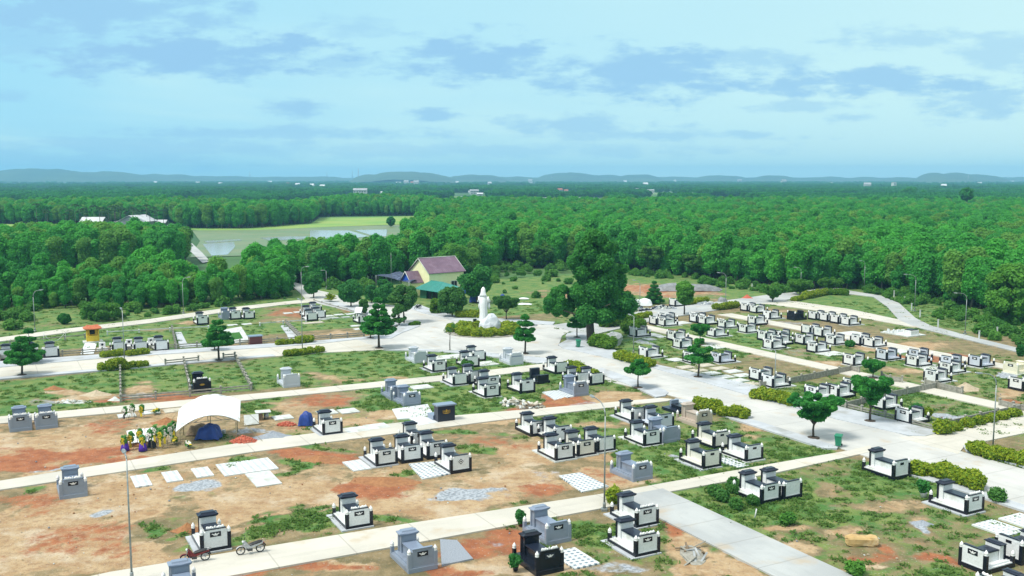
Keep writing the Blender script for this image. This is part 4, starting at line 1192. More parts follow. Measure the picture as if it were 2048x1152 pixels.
# little white ancestor altars beside the row of three
for px, py, lab in ((199, 703, 'small white altar with dark oval next to the shrine path'), (253, 697, 'small white altar between the first two tombs of the row'), (297, 694, 'small white altar between the last two tombs of the row')):
    u, v = UV(G(px, py))
    r = empty('small_altar', (*W(u + 0.45, v), 0.0), GRID_A, lab, 'altar')
    build('base', MB().box(-0.7, 0.7, 0, 1.1, 0, 0.35, 0, .03), M['porcelain'], r)
    build('tablet', MB().box(-0.42, 0.42, 0.6, 0.8, 0.35, 1.2, 0, .05), M['porcelain'], r)
    build('oval_portrait', MB().lathe([(0.17, 0), (0.17, 0.03)], 12), M['black'], r, (0, 0.598, 0.85)).rotation_euler = (math.pi / 2, 0, 0)
# unfinished tomb on its tiled platform
u, v = UV(G(*R2(1360, 420)))
r = empty('unfinished_tomb', (*W(u, v), 0.0), GRID_A - math.pi / 2, 'unfinished pale tomb with loose stone parts on a long slab', 'tomb')
build('slab', MB().box(-0.6, 4.6, -0.6, 3.4, -0.05, 0.12), M['pad'], r)
b = MB()
q = random.Random(4)
for i in range(22):
    x, y = q.uniform(-.4, 2.6), q.uniform(-.4, 3.0); h = q.uniform(.1, .45); w_ = q.uniform(.08, .3)
    b.box(x, x + w_, y, y + q.uniform(.1, .5), 0.12, 0.12 + h)
build('stone_parts', b, M['white'], r)
build('tomb_block', MB().box(2.9, 4.3, 0.4, 2.2, 0.12, 0.85, 0, .03), M['white'], r)
build('tomb_lid', MB().box(3.0, 4.2, 0.6, 2.0, 0.85, 0.98), M['slate'], r)

# ------------------------------------------------------------------ pads and paving laid for tombs to come


def pad(pts, m, label, name='concrete_pad', cat='concrete pad', h=0.07, group=None, ang=GRID_A):
    g = [G(x, y) for x, y in pts]
    cx, cy_ = sum(p[0] for p in g) / len(g), sum(p[1] for p in g) / len(g)
    c, s = math.cos(-ang), math.sin(-ang)
    loc = [((x - cx) * c - (y - cy_) * s, (x - cx) * s + (y - cy_) * c) for x, y in g]
    return tag(build(name, MB().prism(loc, -0.15, h + rnd.uniform(0, .015)), m, None, (cx, cy_, 0), ang), label, cat, group)


def rpad(px, py, w, l, m, label, **k):
    """w along U, l along V, centred on the pixel"""
    u, v = UV(G(px, py))
    x, y = W(u, v)
    k.setdefault('h', 0.07)
    nm = k.pop('name', 'concrete_pad'); ct = k.pop('cat', 'concrete pad'); gr = k.pop('group', None)
    return tag(build(nm, MB().box(-w / 2, w / 2, -l / 2, l / 2, -0.15, k['h'] + rnd.uniform(0, .015)), m, None, (x, y, 0), GRID_A), label, ct, gr)


for i, (a, b, wm) in enumerate([(840, 902, 1), (585, 928, 1), (1015, 942, 1), (745, 967, 1), (1190, 980, 0), (910, 1005, 0), (1315, 1032, 0), (1080, 1050, 0), (1260, 1097, 0), (1425, 1140, 1), (690, 905, 1)][:10]):
    rpad(*R1(a, b), 2.15, 1.65, M['padwarm'] if wm else M['pad'], 'pale concrete pad lying in grass among ten beside the roadside tree', group='concrete pads beside the main road')
for (z, a, b, w, l, m, lab) in [
    (R1, 180, 510, 1.5, 2.2, 'pad', 'pale pad in grass behind the tomb beside the grey rock'), (R1, 265, 537, 1.5, 1.6, 'pad', 'pale pad between two tombs near the grey rock'), (R1, 120, 566, 1.5, 1.8, 'pad', 'pale pad closest to the grey rock'),
    (R1, 525, 358, 2.8, 2.6, 'pad', 'wide pale pad behind the tight trio of tombs'), (R1, 450, 832, 2.0, 2.0, 'pad', 'pale pad beside the tomb hidden by the layered tree'),
    (R1, 960, 662, 2.4, 3.2, 'pad', 'white stepped pad along the lane near the layered tree'), (R2, 870, 440, 6.0, 3.6, 'pad', 'large pale slab behind the tomb pair in the far block'), (R2, 1560, 655, 2.8, 2.4, 'pad', 'pale slab behind the bluish tomb in the far row'), (R2, 660, 690, 3.6, 2.6, 'pad', 'pale forecourt beside the tomb along the lane'),
    (R3, 880, 490, 3.0, 1.8, 'pad', 'pale slab between tombs near the sand heap'), (R3, 1400, 460, 2.0, 1.6, 'pad', 'pale slab against the bluish tomb in the far row'), (R2, 1950, 880, 2.4, 1.6, 'pad', 'white slab behind the tomb beside the sand heap'),
    (L6, 115, 480, 1.6, 1.5, 'pad', 'pale pad alone on the orange earth near the cluster of four'), (L6, 265, 465, 1.5, 1.5, 'pad', 'pale pad right beside the cluster of four'), (L6, 690, 522, 2.0, 1.8, 'pad', 'pale pad touching the far side of the cluster of four'), (L6, 655, 562, 2.2, 1.8, 'pad', 'pale pad in front of another by the cluster of four'), (L6, 785, 550, 1.6, 1.5, 'pad', 'pale pad near the low rail in the upper block'),
    (L6, 850, 502, 1.6, 1.5, 'pad', 'pale pad in grass halfway to the tomb by the pine'), (L6, 955, 540, 1.5, 1.4, 'pad', 'pale pad nearest the low rail and the pine tomb'), (L6, 1020, 492, 1.8, 1.6, 'pad', 'pale pad beside the dark kerb wall'), (L6, 1100, 662, 1.9, 1.4, 'pad', 'pale pad in front of the tomb by the pine'), (L6, 1145, 708, 1.8, 1.4, 'pad', 'pale pad under the pine branches'),
    (Z1, 1860, 362, 1.6, 1.4, 'pad', 'pale pad near the row by the perimeter path'), (Z1, 1975, 355, 1.6, 1.4, 'pad', 'pale pad below the end of the row by the perimeter path'), (L6, 480, 618, 3.4, 1.6, 'padwarm', 'cream coloured slab in front of the cluster of four'),
    (C7, 290, 440, 2.4, 2.0, 'pad', 'pale pad beyond the pair of grey tombs'), (C7, 540, 160, 4.4, 2.6, 'pad', 'pale slab with a dark opening beyond the white tomb'), (C7, 890, 222, 2.8, 2.6, 'pad', 'pale slab at the foot of the roundabout tombs'),
    (N2, 620, 248, 2.2, 1.9, 'pad', 'pale pad beside the lane next to the red earth'), (N2, 748, 228, 2.2, 1.9, 'pad', 'pale pad beside the lane beyond the red earth'), (N2, 572, 132, 1.9, 1.9, 'pad', 'pale pad in grass behind the white tomb'), (N2, 440, 140, 1.9, 1.9, 'pad', 'pale pad right behind the white tomb by the gravel heap'), (N2, 165, 172, 1.9, 1.7, 'pad', 'pale pad in grass next to the brick pile'),
    (N1, 785, 160, 1.7, 1.6, 'pad', 'pale pad under the standing wreaths'), (N1, 935, 140, 1.7, 1.5, 'pad', 'pale pad under the fallen yellow wreaths'), (N1, 1075, 128, 1.9, 1.7, 'padwarm', 'cream pad with an oval of red earth beside the tent')]:
    rpad(*z(a, b), w, l, M[m], lab)
for (z, a, b, w, l, m, lab) in [
    (N1, 875, 565, 1.25, 3.2, 'blocks', 'hollow block pad beside the tall lamp post'), (N1, 1067, 538, 1.25, 2.9, 'blocks', 'hollow block pad second from the tall lamp post'), (N1, 1254, 512, 1.35, 2.7, 'blocks', 'hollow block pad third from the tall lamp post'), (N1, 1530, 478, 4.4, 3.6, 'blocks', 'large hollow block pad beside the lane'), (N2, 45, 552, 2.0, 3.9, 'pad', 'plain pale slab in front of the large block pad'),
    (N2, 625, 470, 1.6, 2.9, 'blocks', 'small block pad beside the cluster of five tombs'), (N4, 1430, 858, 2.2, 2.6, 'blocks', 'block pad behind the corner group of tombs'), (N4, 1590, 815, 2.4, 2.4, 'blocks', 'block pad cut by the edge of the picture'), (N3, 388, 1045, 1.9, 3.0, 'tiles', 'tiled pad beside the all-black tomb'),
    (N3, 1345, 445, 1.3, 3.6, 'tiles', 'blue tiled strip between two white tombs')]:
    rpad(*z(a, b), w, l, M[m], lab, name='block_pad', cat='pad')
pad([N2(945, 462), N2(1140, 443), N2(1206, 522), N2(1030, 556)], M['tiles'], 'patterned blue and white tile floor beside the diamond tomb', 'tile_floor', 'paving')
pad([N3(290, 535), N3(425, 515), N3(600, 600), N3(432, 636)], M['tiles'], 'patterned tile floor along the lane on bare sand', 'tile_floor', 'paving')
pad([C7(1415, 490), C7(1620, 462), C7(1716, 528), C7(1535, 562)], M['tiles'], 'pale tile floor beside the grey tomb and orange earth', 'tile_floor', 'paving')
pad([C7(20, 650), C7(350, 602), C7(445, 772), C7(270, 802), C7(180, 735), C7(70, 742)], M['stripes'], 'striped pale paving around the dark granite altar', 'tile_floor', 'paving')
pad([Z1(1402, 420), Z1(1450, 418), Z1(1500, 515), Z1(1690, 510), Z1(1700, 525), Z1(1440, 545)], M['paving'], 'grey paved strip along the concrete fence', 'paved_strip', 'paving', 0.05)
pad([Z1(1790, 400), Z1(1930, 375), Z1(1990, 470), Z1(1985, 490), Z1(1850, 510), Z1(1760, 440)], M['pad'], 'grey concrete slab around a square of grass', 'paved_strip', 'paving', 0.05)
pad([Z1(1835, 428), Z1(1915, 420), Z1(1945, 470), Z1(1855, 485)], M['leaf_weed'], 'square of grass left open in the slab', 'grass_square', 'grass plot', 0.075)
pad([L6(5, 660), L6(90, 655), L6(300, 862), L6(130, 868), L6(100, 790)], M['paving'], 'grey paved strip beside the stepped concrete fence', 'paved_strip', 'paving', 0.05)
pad([L5(1090, 552), L5(1240, 555), L5(1200, 690), L5(1030, 695)], M['tarp'], 'white path leading to the yellow shrine', 'shrine_path', 'paving', 0.05)
pad([N2(1140, 930), N2(1245, 935), N2(1345, 1050), N2(1150, 1090)], M['gravelheap'], 'bare grey gravel plot beside the grey tomb', 'gravel_plot', 'gravel plot', 0.06)
# ------------------------------------------------------------------ trees and other plants


def trunk_mb(h, r0, r1, lean=0.0, limbs=(), seed=0, n=6):
    q = random.Random(seed)
    b = MB()
    pts = [(lean * t * h + q.uniform(-.03, .03) * h * (0 < t < 1), q.uniform(-.02, .02) * h * (0 < t < 1), h * t) for t in (0, .3, .65, 1)]
    b.tube([(0, 0, -0.15)] + pts[1:], [r0 * 1.25, r0, (r0 + r1) / 2, r1], n)
    for (z, dx, dy, dz, r) in limbs:
        b.tube([(lean * z, 0, z), (dx * .5, dy * .5, z + dz * .62), (dx, dy, z + dz)], [r, r * .7, r * .3], 5)
    return b


def acacia_clumps(h, seed, wide=0.34, low=0.28):
    q = random.Random(seed)
    cl = []
    for i in range(30):
        t = q.random() ** 0.8
        z = h * (low + (0.93 - low) * t)
        rr = h * wide * math.sin(math.pi * min(1, 0.16 + 0.80 * (1 - t) ** 0.75)) * 0.85
        a = q.uniform(0, 6.283)
        d = rr * (0.35 + 0.65 * math.sqrt(q.random()))
        cl.append((d * math.cos(a), d * math.sin(a), z, h * q.uniform(0.055, 0.115)))
    cl.append((0, 0, h * 0.92, h * 0.07)); cl.append((0, 0, h * 0.66, h * 0.15)); cl.append((0, 0, h * .45, h * .16))
    return cl


def acacia_mesh(name, h, seed, leaves, size, leafmat, wide=0.34, low=0.28):
    c, n = clump_leaves(acacia_clumps(h, seed, wide, low), leaves, seed, 0.35, 0.55)
    q = random.Random(seed)
    t = trunk_mb(h * 0.8, 0.022 * h, 0.008 * h, q.uniform(-.03, .03), [(h * .35, q.uniform(-1, 1) * h * .15, q.uniform(-1, 1) * h * .15, h * .3, .008 * h) for _ in range(3)], seed)
    return leaf_mesh(name, c, n, size, [leafmat, M['barkpale']], 1.35, t, seed=seed)


# a hidden stock of tree shapes the woods are scattered from
stock = bpy.data.collections.new('tree_stock')
far_stock = bpy.data.collections.new('far_tree_stock')
forest_meshes = []
for i in range(10):
    h = 9.0
    me = acacia_mesh('acacia_tree', h * (1.0, 1.06, .94)[i % 3], 30 + i, (1700, 1100)[i == 8], 0.33, M['leaf_forest_pale' if i in (7, 9) else 'leaf_forest'], 0.145 + 0.03 * (i % 3), 0.20 + 0.07 * (i % 2))
    forest_meshes.append(me)
    o = bpy.data.objects.new('acacia_tree_%02d' % i, me); stock.objects.link(o)
far_meshes = []
for i in range(5):
    me = acacia_mesh('far_tree', 5.0, 60 + i, 330, 0.78, M['leaf_forest_far'], 0.62, 0.10)
    far_meshes.append(me)
    o = bpy.data.objects.new('far_tree_%02d' % i, me); far_stock.objects.link(o)


def scatter(name, pts, rz, sc, pick, coll, m=None):
    """one object whose points carry copies of the shapes in coll"""
    me = bpy.data.meshes.new(name)
    n = len(pts)
    me.vertices.add(n); me.vertices.foreach_set('co', np.asarray(pts, np.float32).ravel())
    for nm, typ, val in (('turn', 'FLOAT', rz), ('size', 'FLOAT', sc), ('shape', 'INT', pick)):
        a = me.attributes.new(nm, typ, 'POINT')
        a.data.foreach_set('value', np.asarray(val, np.int32 if typ == 'INT' else np.float32))
    if m: me.materials.append(m)
    o = link(name, me)
    ng = bpy.data.node_groups.new(name, 'GeometryNodeTree')
    ng.interface.new_socket('Geometry', in_out='INPUT', socket_type='NodeSocketGeometry')
    ng.interface.new_socket('Geometry', in_out='OUTPUT', socket_type='NodeSocketGeometry')
    N, L = ng.nodes, ng.links
    gi, go = N.new('NodeGroupInput'), N.new('NodeGroupOutput')
    ci = N.new('GeometryNodeCollectionInfo'); ci.inputs['Collection'].default_value = coll
    ci.inputs['Separate Children'].default_value = True; ci.inputs['Reset Children'].default_value = True
    ip = N.new('GeometryNodeInstanceOnPoints'); ip.inputs['Pick Instance'].default_value = True
    at = {}
    for nm, typ in (('turn', 'FLOAT'), ('size', 'FLOAT'), ('shape', 'INT')):
        a = N.new('GeometryNodeInputNamedAttribute'); a.data_type = typ; a.inputs['Name'].default_value = nm; at[nm] = a.outputs['Attribute']
    cx = N.new('ShaderNodeCombineXYZ'); L.new(at['turn'], cx.inputs['Z'])
    L.new(gi.outputs[0], ip.inputs['Points']); L.new(ci.outputs[0], ip.inputs['Instance']); L.new(at['shape'], ip.inputs['Instance Index'])
    L.new(cx.outputs[0], ip.inputs['Rotation']); L.new(at['size'], ip.inputs['Scale']); L.new(ip.outputs[0], go.inputs[0])
    md = o.modifiers.new('scatter', 'NODES'); md.node_group = ng
    return o


def fill(poly, step, seed, jitter=0.42):
    """jittered planting grid inside a ground polygon"""
    q = np.random.RandomState(seed)
    P = np.array(poly)
    xs = np.arange(P[:, 0].min(), P[:, 0].max(), step); ys = np.arange(P[:, 1].min(), P[:, 1].max(), step)
    X, Y = np.meshgrid(xs, ys)
    X = X.ravel() + q.uniform(-jitter, jitter, X.size) * step; Y = Y.ravel() + q.uniform(-jitter, jitter, Y.size) * step
    k = inside(X, Y, poly)
    return np.stack([X[k], Y[k]], 1)


def vis(p, margin=480):
    """keep what stands within (or just beside) the view"""
    px = 1024 + F_PX * p[:, 0] / np.maximum(p[:, 1], 1)
    return p[(px > -margin) & (px < 2048 + margin)]


WOODS = {
    'left_front': ([(-900, 668), (-60, 634), (0, 624), (185, 612), (210, 622), (430, 610), (505, 602), (586, 592), (594, 578), (575, 562), (560, 556), (515, 566), (480, 590), (440, 598), (385, 594), (0, 594), (-900, 606)], 2.4, 8.2),
    'middle_front': ([(640, 570), (760, 564), (850, 559), (945, 557), (950, 552), (800, 550), (530, 554), (575, 562)], 2.4, 8.6),
    'right': ([(800, 552), (945, 557), (985, 540), (1000, 530), (1060, 533), (1140, 530), (1300, 545), (1440, 560), (1600, 580), (1720, 578), (1800, 590), (1900, 612), (2048, 640), (2900, 690), (2900, 424), (850, 424), (846, 440), (838, 466), (806, 520)], 2.75, 9.0),
    'left_second': ([(-900, 552), (0, 547), (360, 537), (374, 520), (345, 509), (0, 510), (-900, 512)], 2.6, 9.2),
    'left_third': ([(-900, 447.5), (335, 446), (338, 454.5), (480, 456), (622, 445.5), (640, 431), (335, 427), (-900, 426)], 3.2, 9.6),
    'middle_third': ([(622, 432), (830, 429.5), (870, 422), (870, 416), (622, 420)], 3.5, 9.6)}
allp, allh = [], []
for i, (k, (poly, step, h)) in enumerate(WOODS.items()):
    p = vis(fill(gp(poly), step, 100 + i))
    q = np.random.RandomState(200 + i)
    hh = h / 9.0 * (0.72 + 0.42 * fbm(p[:, 0], p[:, 1], 24.0, 3) + 0.26 * (q.rand(len(p)) - 0.5) * 2)
    if k == 'left_front':            # low scrubby growth first, taller trees behind
        hh = hh * np.clip(0.40 + (p[:, 1] - 174) / 36.0, 0.42, 1.0)
    allp.append(p); allh.append(hh)
allp, allh = np.concatenate(allp), np.concatenate(allh)
# leave open what the photograph shows open: the house, its yard and the roads
keep = np.ones(len(allp), bool)
for poly in ([(745, 605), (745, 566), (800, 556), (935, 553), (950, 575), (945, 600)], [(328, 444), (345, 444), (425, 512), (425, 526), (400, 526), (330, 456)], [(570, 570), (590, 560), (640, 580), (640, 612), (590, 596)]):
    keep &= ~inside(allp[:, 0], allp[:, 1], gp(poly))
allp, allh = allp[keep], allh[keep]
order = np.argsort(allp[:, 1])
# the trees that show largest: the front rows, as trees of their own
near = []
grp = lambda p: 'left' if p[0] < -35 else 'mid' if p[0] < 0 else 'right'
cnt = {'left': 0, 'mid': 0, 'right': 0}
lim = {'left': 110, 'mid': 50, 'right': 135}
for i in order:
    if not -15 < 1024 + F_PX * allp[i, 0] / allp[i, 1] < 2063: continue
    g = grp(allp[i])
    if cnt[g] < lim[g]:
        cnt[g] += 1; near.append(i)
LAB = {'left': ('young acacia tree in the dense front rows beyond the perimeter path', 'acacia trees in the front rows beyond the perimeter path'),
       'mid': ('young acacia tree in the front rows behind the yellow house', 'acacia trees in the front rows behind the yellow house'),
       'right': ('young acacia tree in the front rows of the wood beyond the far lamp posts', 'acacia trees in the front rows beyond the far lamp posts')}
for i in near:
    g = grp(allp[i])
    o = link('acacia_tree', forest_meshes[rnd.randrange(10)], None, (*allp[i], -0.3), rnd.uniform(0, 6.28), float(allh[i]) * rnd.uniform(.9, 1.08))
    tag(o, LAB[g][0], 'tree', LAB[g][1])
rest = np.setdiff1d(np.arange(len(allp)), np.array(near))
q = np.random.RandomState(5)
o = scatter('forest', np.column_stack([allp[rest], np.full(len(rest), -0.4)]), q.rand(len(rest)) * 6.28, allh[rest], q.randint(0, 10, len(rest)), stock)
tag(o, 'dense acacia plantation stretching back from the cemetery', kind='stuff')
VILLAGE = [(720, 391, 1, 2.0), (740, 393, 3, 1.0), (772, 388, 3, 1.6), (790, 391, 1, 1.2), (700, 396, 0, 1.2), (949, 388, 1, 1.4), (960, 391, 0, 1.2), (623, 376, 0, 1.3), (635, 378, 3, 1), (644, 378, 0, 1.2), (797, 369, 3, 1.6), (812, 371, 1, 1.4), (824, 370, 2, 1.6), (832, 372, 1, 1.4), (875, 364, 1, 1.6), (893, 367, 1, 1.4), (928, 366, 3, 1.6), (915, 369, 0, 1.5), (940, 385, 0, 1.0), (930, 397, 0, .9),
        (1286, 387, 3, 1.2), (1278, 384, 1, 1.3), (1296, 390, 0, 1.3), (1302, 386, 1, 1.2), (1371, 396, 3, 1.4), (1360, 398, 0, 1.2), (1380, 394, 1, 1.1), (1121, 382, 2, 1.6), (1110, 384, 2, 1.2), (1132, 383, 2, 1.2), (1140, 397, 3, .9), (1160, 400, 0, .9), (1092, 402, 1, .8), (1233, 393, 2, 1), (1215, 394, 2, .9), (1180, 402, 3, 1), (1292, 374, 0, 1.5), (1436, 386, 0, 1.1), (1505, 388, 0, 1.1),
        (194, 396, 3, 1.1), (262, 361, 3, 1.6), (285, 361, 3, 1.4), (340, 361, 3, 1.6), (370, 381, 4, 1.4), (472, 397, 1, 1.0), (478, 399, 0, 1), (500, 391, 2, 1.2), (310, 369, 0, 1.5), (395, 370, 0, 1.4), (60, 357 + 9, 0, 1.8), (25, 357 + 9, 0, 1.8), (440, 372, 0, 1.3), (480, 365, 1, 1.6), (540, 368, 0, 1.6), (575, 372, 2, 1.3), (595, 374, 0, 1.3), (670, 363, 1, .8), (700, 363, 3, 1.2), (712, 364, 1, .8), (690, 365, 0, 1.0),
        (1569, 370, 1, 1.6), (1692, 384, 0, 1.0), (1735, 379, 1, 1.2), (1790, 380, 4, 1.1), (1895, 366, 3, 2.0), (1914, 366, 1, 1.8), (1990, 366, 3, 1.6), (2026, 366, 3, 1.8), (1888, 377, 0, 1.3), (1640, 365, 1, 1.6), (1850, 366, 0, 1.8), (1350, 366, 0, 1.6), (1480, 367, 1, 1.6), (1250, 367, 0, 1.7), (1060, 368, 1, 1.6), (1010, 366, 0, 1.6), (980, 370, 0, 1.4), (1660, 372, 0, 1.3), (1960, 372, 0, 1.4)]
# far woods, in patches with open ground between them
fp, fh = [], []
for (d0, d1, step, s0, thr) in ((600, 1100, 5.6, 1.65, 0.44), (1100, 2000, 8.5, 1.65, 0.48), (2000, 3600, 15, 1.75, 0.50), (3600, 6400, 30, 2.0, 0.50)):
    hw = 0.74
    xs = np.arange(-d1 * hw, d1 * hw, step); ys = np.arange(d0, d1, step)
    X, Y = np.meshgrid(xs, ys)
    X = X.ravel() + q.uniform(-.45, .45, X.size) * step; Y = Y.ravel() + q.uniform(-.45, .45, Y.size) * step
    dens = fbm(X * 0.45 + 3000, Y * 1.3 + 500, 150.0, 4)
    k = (dens > thr) & (np.abs(X) < Y * hw) & (Y > d0)
    fp.append(np.stack([X[k], Y[k]], 1))
    fh.append(s0 * (0.75 + 0.5 * fbm(X[k], Y[k], 90.0, 2)) * (0.85 + 0.3 * q.rand(k.sum())))
fp, fh = np.concatenate(fp), np.concatenate(fh)
k = ~(inside(fp[:, 0], fp[:, 1], gp(WOODS['right'][0])) | inside(fp[:, 0], fp[:, 1], gp([(-250, 470), (-250, 427), (335, 428), (640, 431), (870, 421), (870, 470)])))
for (px, py, k_, s_) in VILLAGE:
    gx, gy = G(px, py)
    k &= ~((np.abs(fp[:, 0] - gx) < 8 * s_ + 5) & (fp[:, 1] < gy + 12) & (fp[:, 1] > gy - (gy * .28 if py < 380 else 480)))
fp, fh = fp[k], fh[k]
o = scatter('distant_forest', np.column_stack([fp, np.full(len(fp), -0.6)]), q.rand(len(fp)) * 6.28, fh, q.randint(0, 5, len(fp)), far_stock)
tag(o, 'patchwork of far woods fading towards the hills', kind='stuff')

# ---- shrubs, weeds and grass
shrub_meshes = []
for i in range(5):
    qq = random.Random(300 + i)
    cl = [(qq.uniform(-.7, .7), qq.uniform(-.7, .7), qq.uniform(.3, 1.0), qq.uniform(.35, .6)) for _ in range(7)]
    c, n = clump_leaves(cl, 420, 300 + i, 0.6, 0.6)
    c[:, 2] = np.maximum(c[:, 2], 0.03)
    shrub_meshes.append(leaf_mesh('shrub', c, n, 0.20, [M['leaf_weed']], 1.5, seed=i))
shrub_stock = bpy.data.collections.new('shrub_stock')
for i, me in enumerate(shrub_meshes): shrub_stock.objects.link(bpy.data.objects.new('shrub_%02d' % i, me))
tuft_stock = bpy.data.collections.new('tuft_stock')
for i in range(4):
    qq = np.random.RandomState(400 + i)
    n = 30
    c = np.column_stack([qq.normal(0, .20, n), qq.normal(0, .20, n), qq.uniform(.01, .06, n)])
    nn = np.column_stack([qq.normal(0, .45, n), qq.normal(0, .45, n), qq.uniform(.5, 1., n)])
    tuft_stock.objects.link(bpy.data.objects.new('tuft_%02d' % i, leaf_mesh('tuft', c, nn, 0.12, [M['leaf_grass']], 1.8, seed=i)))


def scatter_on(name, label, pts, coll, nshape, s0, s1, seed, z=-0.02):
    q = np.random.RandomState(seed)
    n = len(pts)
    o = scatter(name, np.column_stack([pts, np.full(n, z)]), q.rand(n) * 6.28, q.uniform(s0, s1, n), q.randint(0, nshape, n), coll)
    return tag(o, label, kind='stuff')


WEEDS = [([(-600, 720), (-120, 670), (0, 665), (120, 652), (300, 634), (450, 613), (585, 597), (585, 590), (430, 606), (210, 615), (185, 608), (0, 617), (-120, 630), (-600, 660)], 2.6, .7, 1.4),
         ([(1000, 532), (1060, 534), (1140, 532), (1300, 547), (1440, 562), (1600, 583), (1560, 590), (1440, 575), (1300, 556), (1140, 540), (1000, 545)], 2.6, .7, 1.6),
         ([(1600, 578), (1660, 570), (1720, 582), (1800, 605), (1835, 634), (1870, 650), (2048, 696), (2200, 735), (2200, 640), (2048, 630), (1900, 605), (1800, 584), (1720, 574)], 2.3, .7, 1.5),
         ([(990, 560), (1010, 546), (1140, 540), (1150, 575), (1060, 600), (1000, 590)], 9.0, .3, .6),
         ([(955, 545), (1005, 532), (1005, 545), (985, 570), (955, 575)], 2.2, .7, 1.3), ([(640, 572), (750, 566), (745, 590), (690, 594), (650, 582)], 2.4, .8, 1.5)]
wp = np.concatenate([vis(fill(gp(p), st, 500 + i, .5)) for i, (p, st, a, b) in enumerate(WEEDS)])
clear = inside(wp[:, 0], wp[:, 1], gp([(60, 655), (55, 628), (110, 615), (170, 618), (180, 632), (130, 650)]))
wp = wp[~clear]
wp = wp[fbm(wp[:, 0] + 50, wp[:, 1], 7.0, 3) > .40]
scatter_on('undergrowth', 'weeds and low bushes between the paths and the wood', wp, shrub_stock, 5, .3, 1.35, 7)
# turf over the grassy parts of the cemetery
gi = (np.clip(mask['grass'], 0, 1.2) - 0.40 + 0.35 * (fine_n - .5)).clip(0, 1)
q = np.random.RandomState(77)
dist = GY
cell = q.rand(*GX.shape)
sel = (cell < 0.42 * gi ** 0.7 * np.clip(1.6 - dist / 110.0, 0.25, 1.0)) & (dist < 190)
ROADS = [uvpoly(66, 75, 8, 110), uvpoly(40.6, 45.5, 16, 60), uvpoly(92, 95.8, 50, 132), uvpoly(112.5, 117, 60, 134),
         gp([(-80, 970), (0, 962), (512, 880), (912, 830), (1320, 795), (1345, 799), (1335, 804), (1000, 842), (512, 906), (0, 983), (-80, 994)]),
         gp([(-60, 840), (0, 833), (250, 811), (600, 779), (880, 751), (1090, 727), (1150, 726), (1120, 738), (890, 763), (600, 792), (280, 823), (0, 849)]),
         gp([(120, 1168), (220, 1145), (770, 1055), (1225, 985), (1560, 925), (1700, 901), (1742, 890), (1748, 905), (1560, 946), (1345, 985), (1210, 1018), (850, 1085), (470, 1153), (250, 1197)]),
         gp([(-70, 764), (0, 759), (200, 742), (640, 706), (768, 700), (912, 702), (1098, 717), (1204, 737), (1301, 735), (1116, 692), (1124, 672), (1105, 651), (912, 642), (817, 617), (680, 593), (590, 565), (604, 590), (640, 608), (800, 647), (728, 673), (627, 681), (204, 707), (-70, 728)])]
X, Y = GX[sel] + q.uniform(-.2, .2, sel.sum()), GY[sel] + q.uniform(-.2, .2, sel.sum())
k = np.ones(len(X), bool)
for poly in ROADS: k &= ~inside(X, Y, poly)
turf = vis(np.stack([X[k], Y[k]], 1))
scatter_on('grass', 'patchy grass over the cemetery plots', turf, tuft_stock, 4, .6, 1.35, 8, 0.0)
# pebbles and clods over the bare ground
pebble_stock = bpy.data.collections.new('pebble_stock')
for i, mm in enumerate(('sandheap', 'dirtheap', 'gravelheap', 'pad')):
    pebble_stock.objects.link(bpy.data.objects.new('pebble_%02d' % i, MB().blob((0, 0, .3), (1, .8, .6), i, .4, 7, 5, smooth=False).mesh('pebble', M[mm])))
bare = (q.rand(*GX.shape) < np.clip(np.maximum.reduce([mask['sand'], mask['red'], mask['gravel'] * 2]), 0, 1) * 0.035 * np.clip(rough_n * 3 - .9, 0, 2)) & (dist < 130)
X, Y = GX[bare] + q.uniform(-.2, .2, bare.sum()), GY[bare] + q.uniform(-.2, .2, bare.sum())
k = np.ones(len(X), bool)
for poly in ROADS: k &= ~inside(X, Y, poly)
peb = vis(np.stack([X[k], Y[k]], 1))
scatter_on('gravel', 'clods and pebbles strewn over the bare soil', peb, pebble_stock, 4, .02, .09, 9, 0.0)


# ---- single trees
def crown_part(root, clumps, leaves, size, m, seed, up=.5, flat=1.0, fill_=.35, aspect=1.4):
    c, n = clump_leaves(clumps, leaves, seed, up, .6, flat, fill_)
    return link('crown', leaf_mesh('crown', c, n, size, [m], aspect, seed=seed), root)


def trunk_part(root, h, r0, r1, limbs=(), seed=0, m='bark', lean=0.0):
    return build('trunk', trunk_mb(h, r0, r1, lean, limbs, seed), M[m], root)


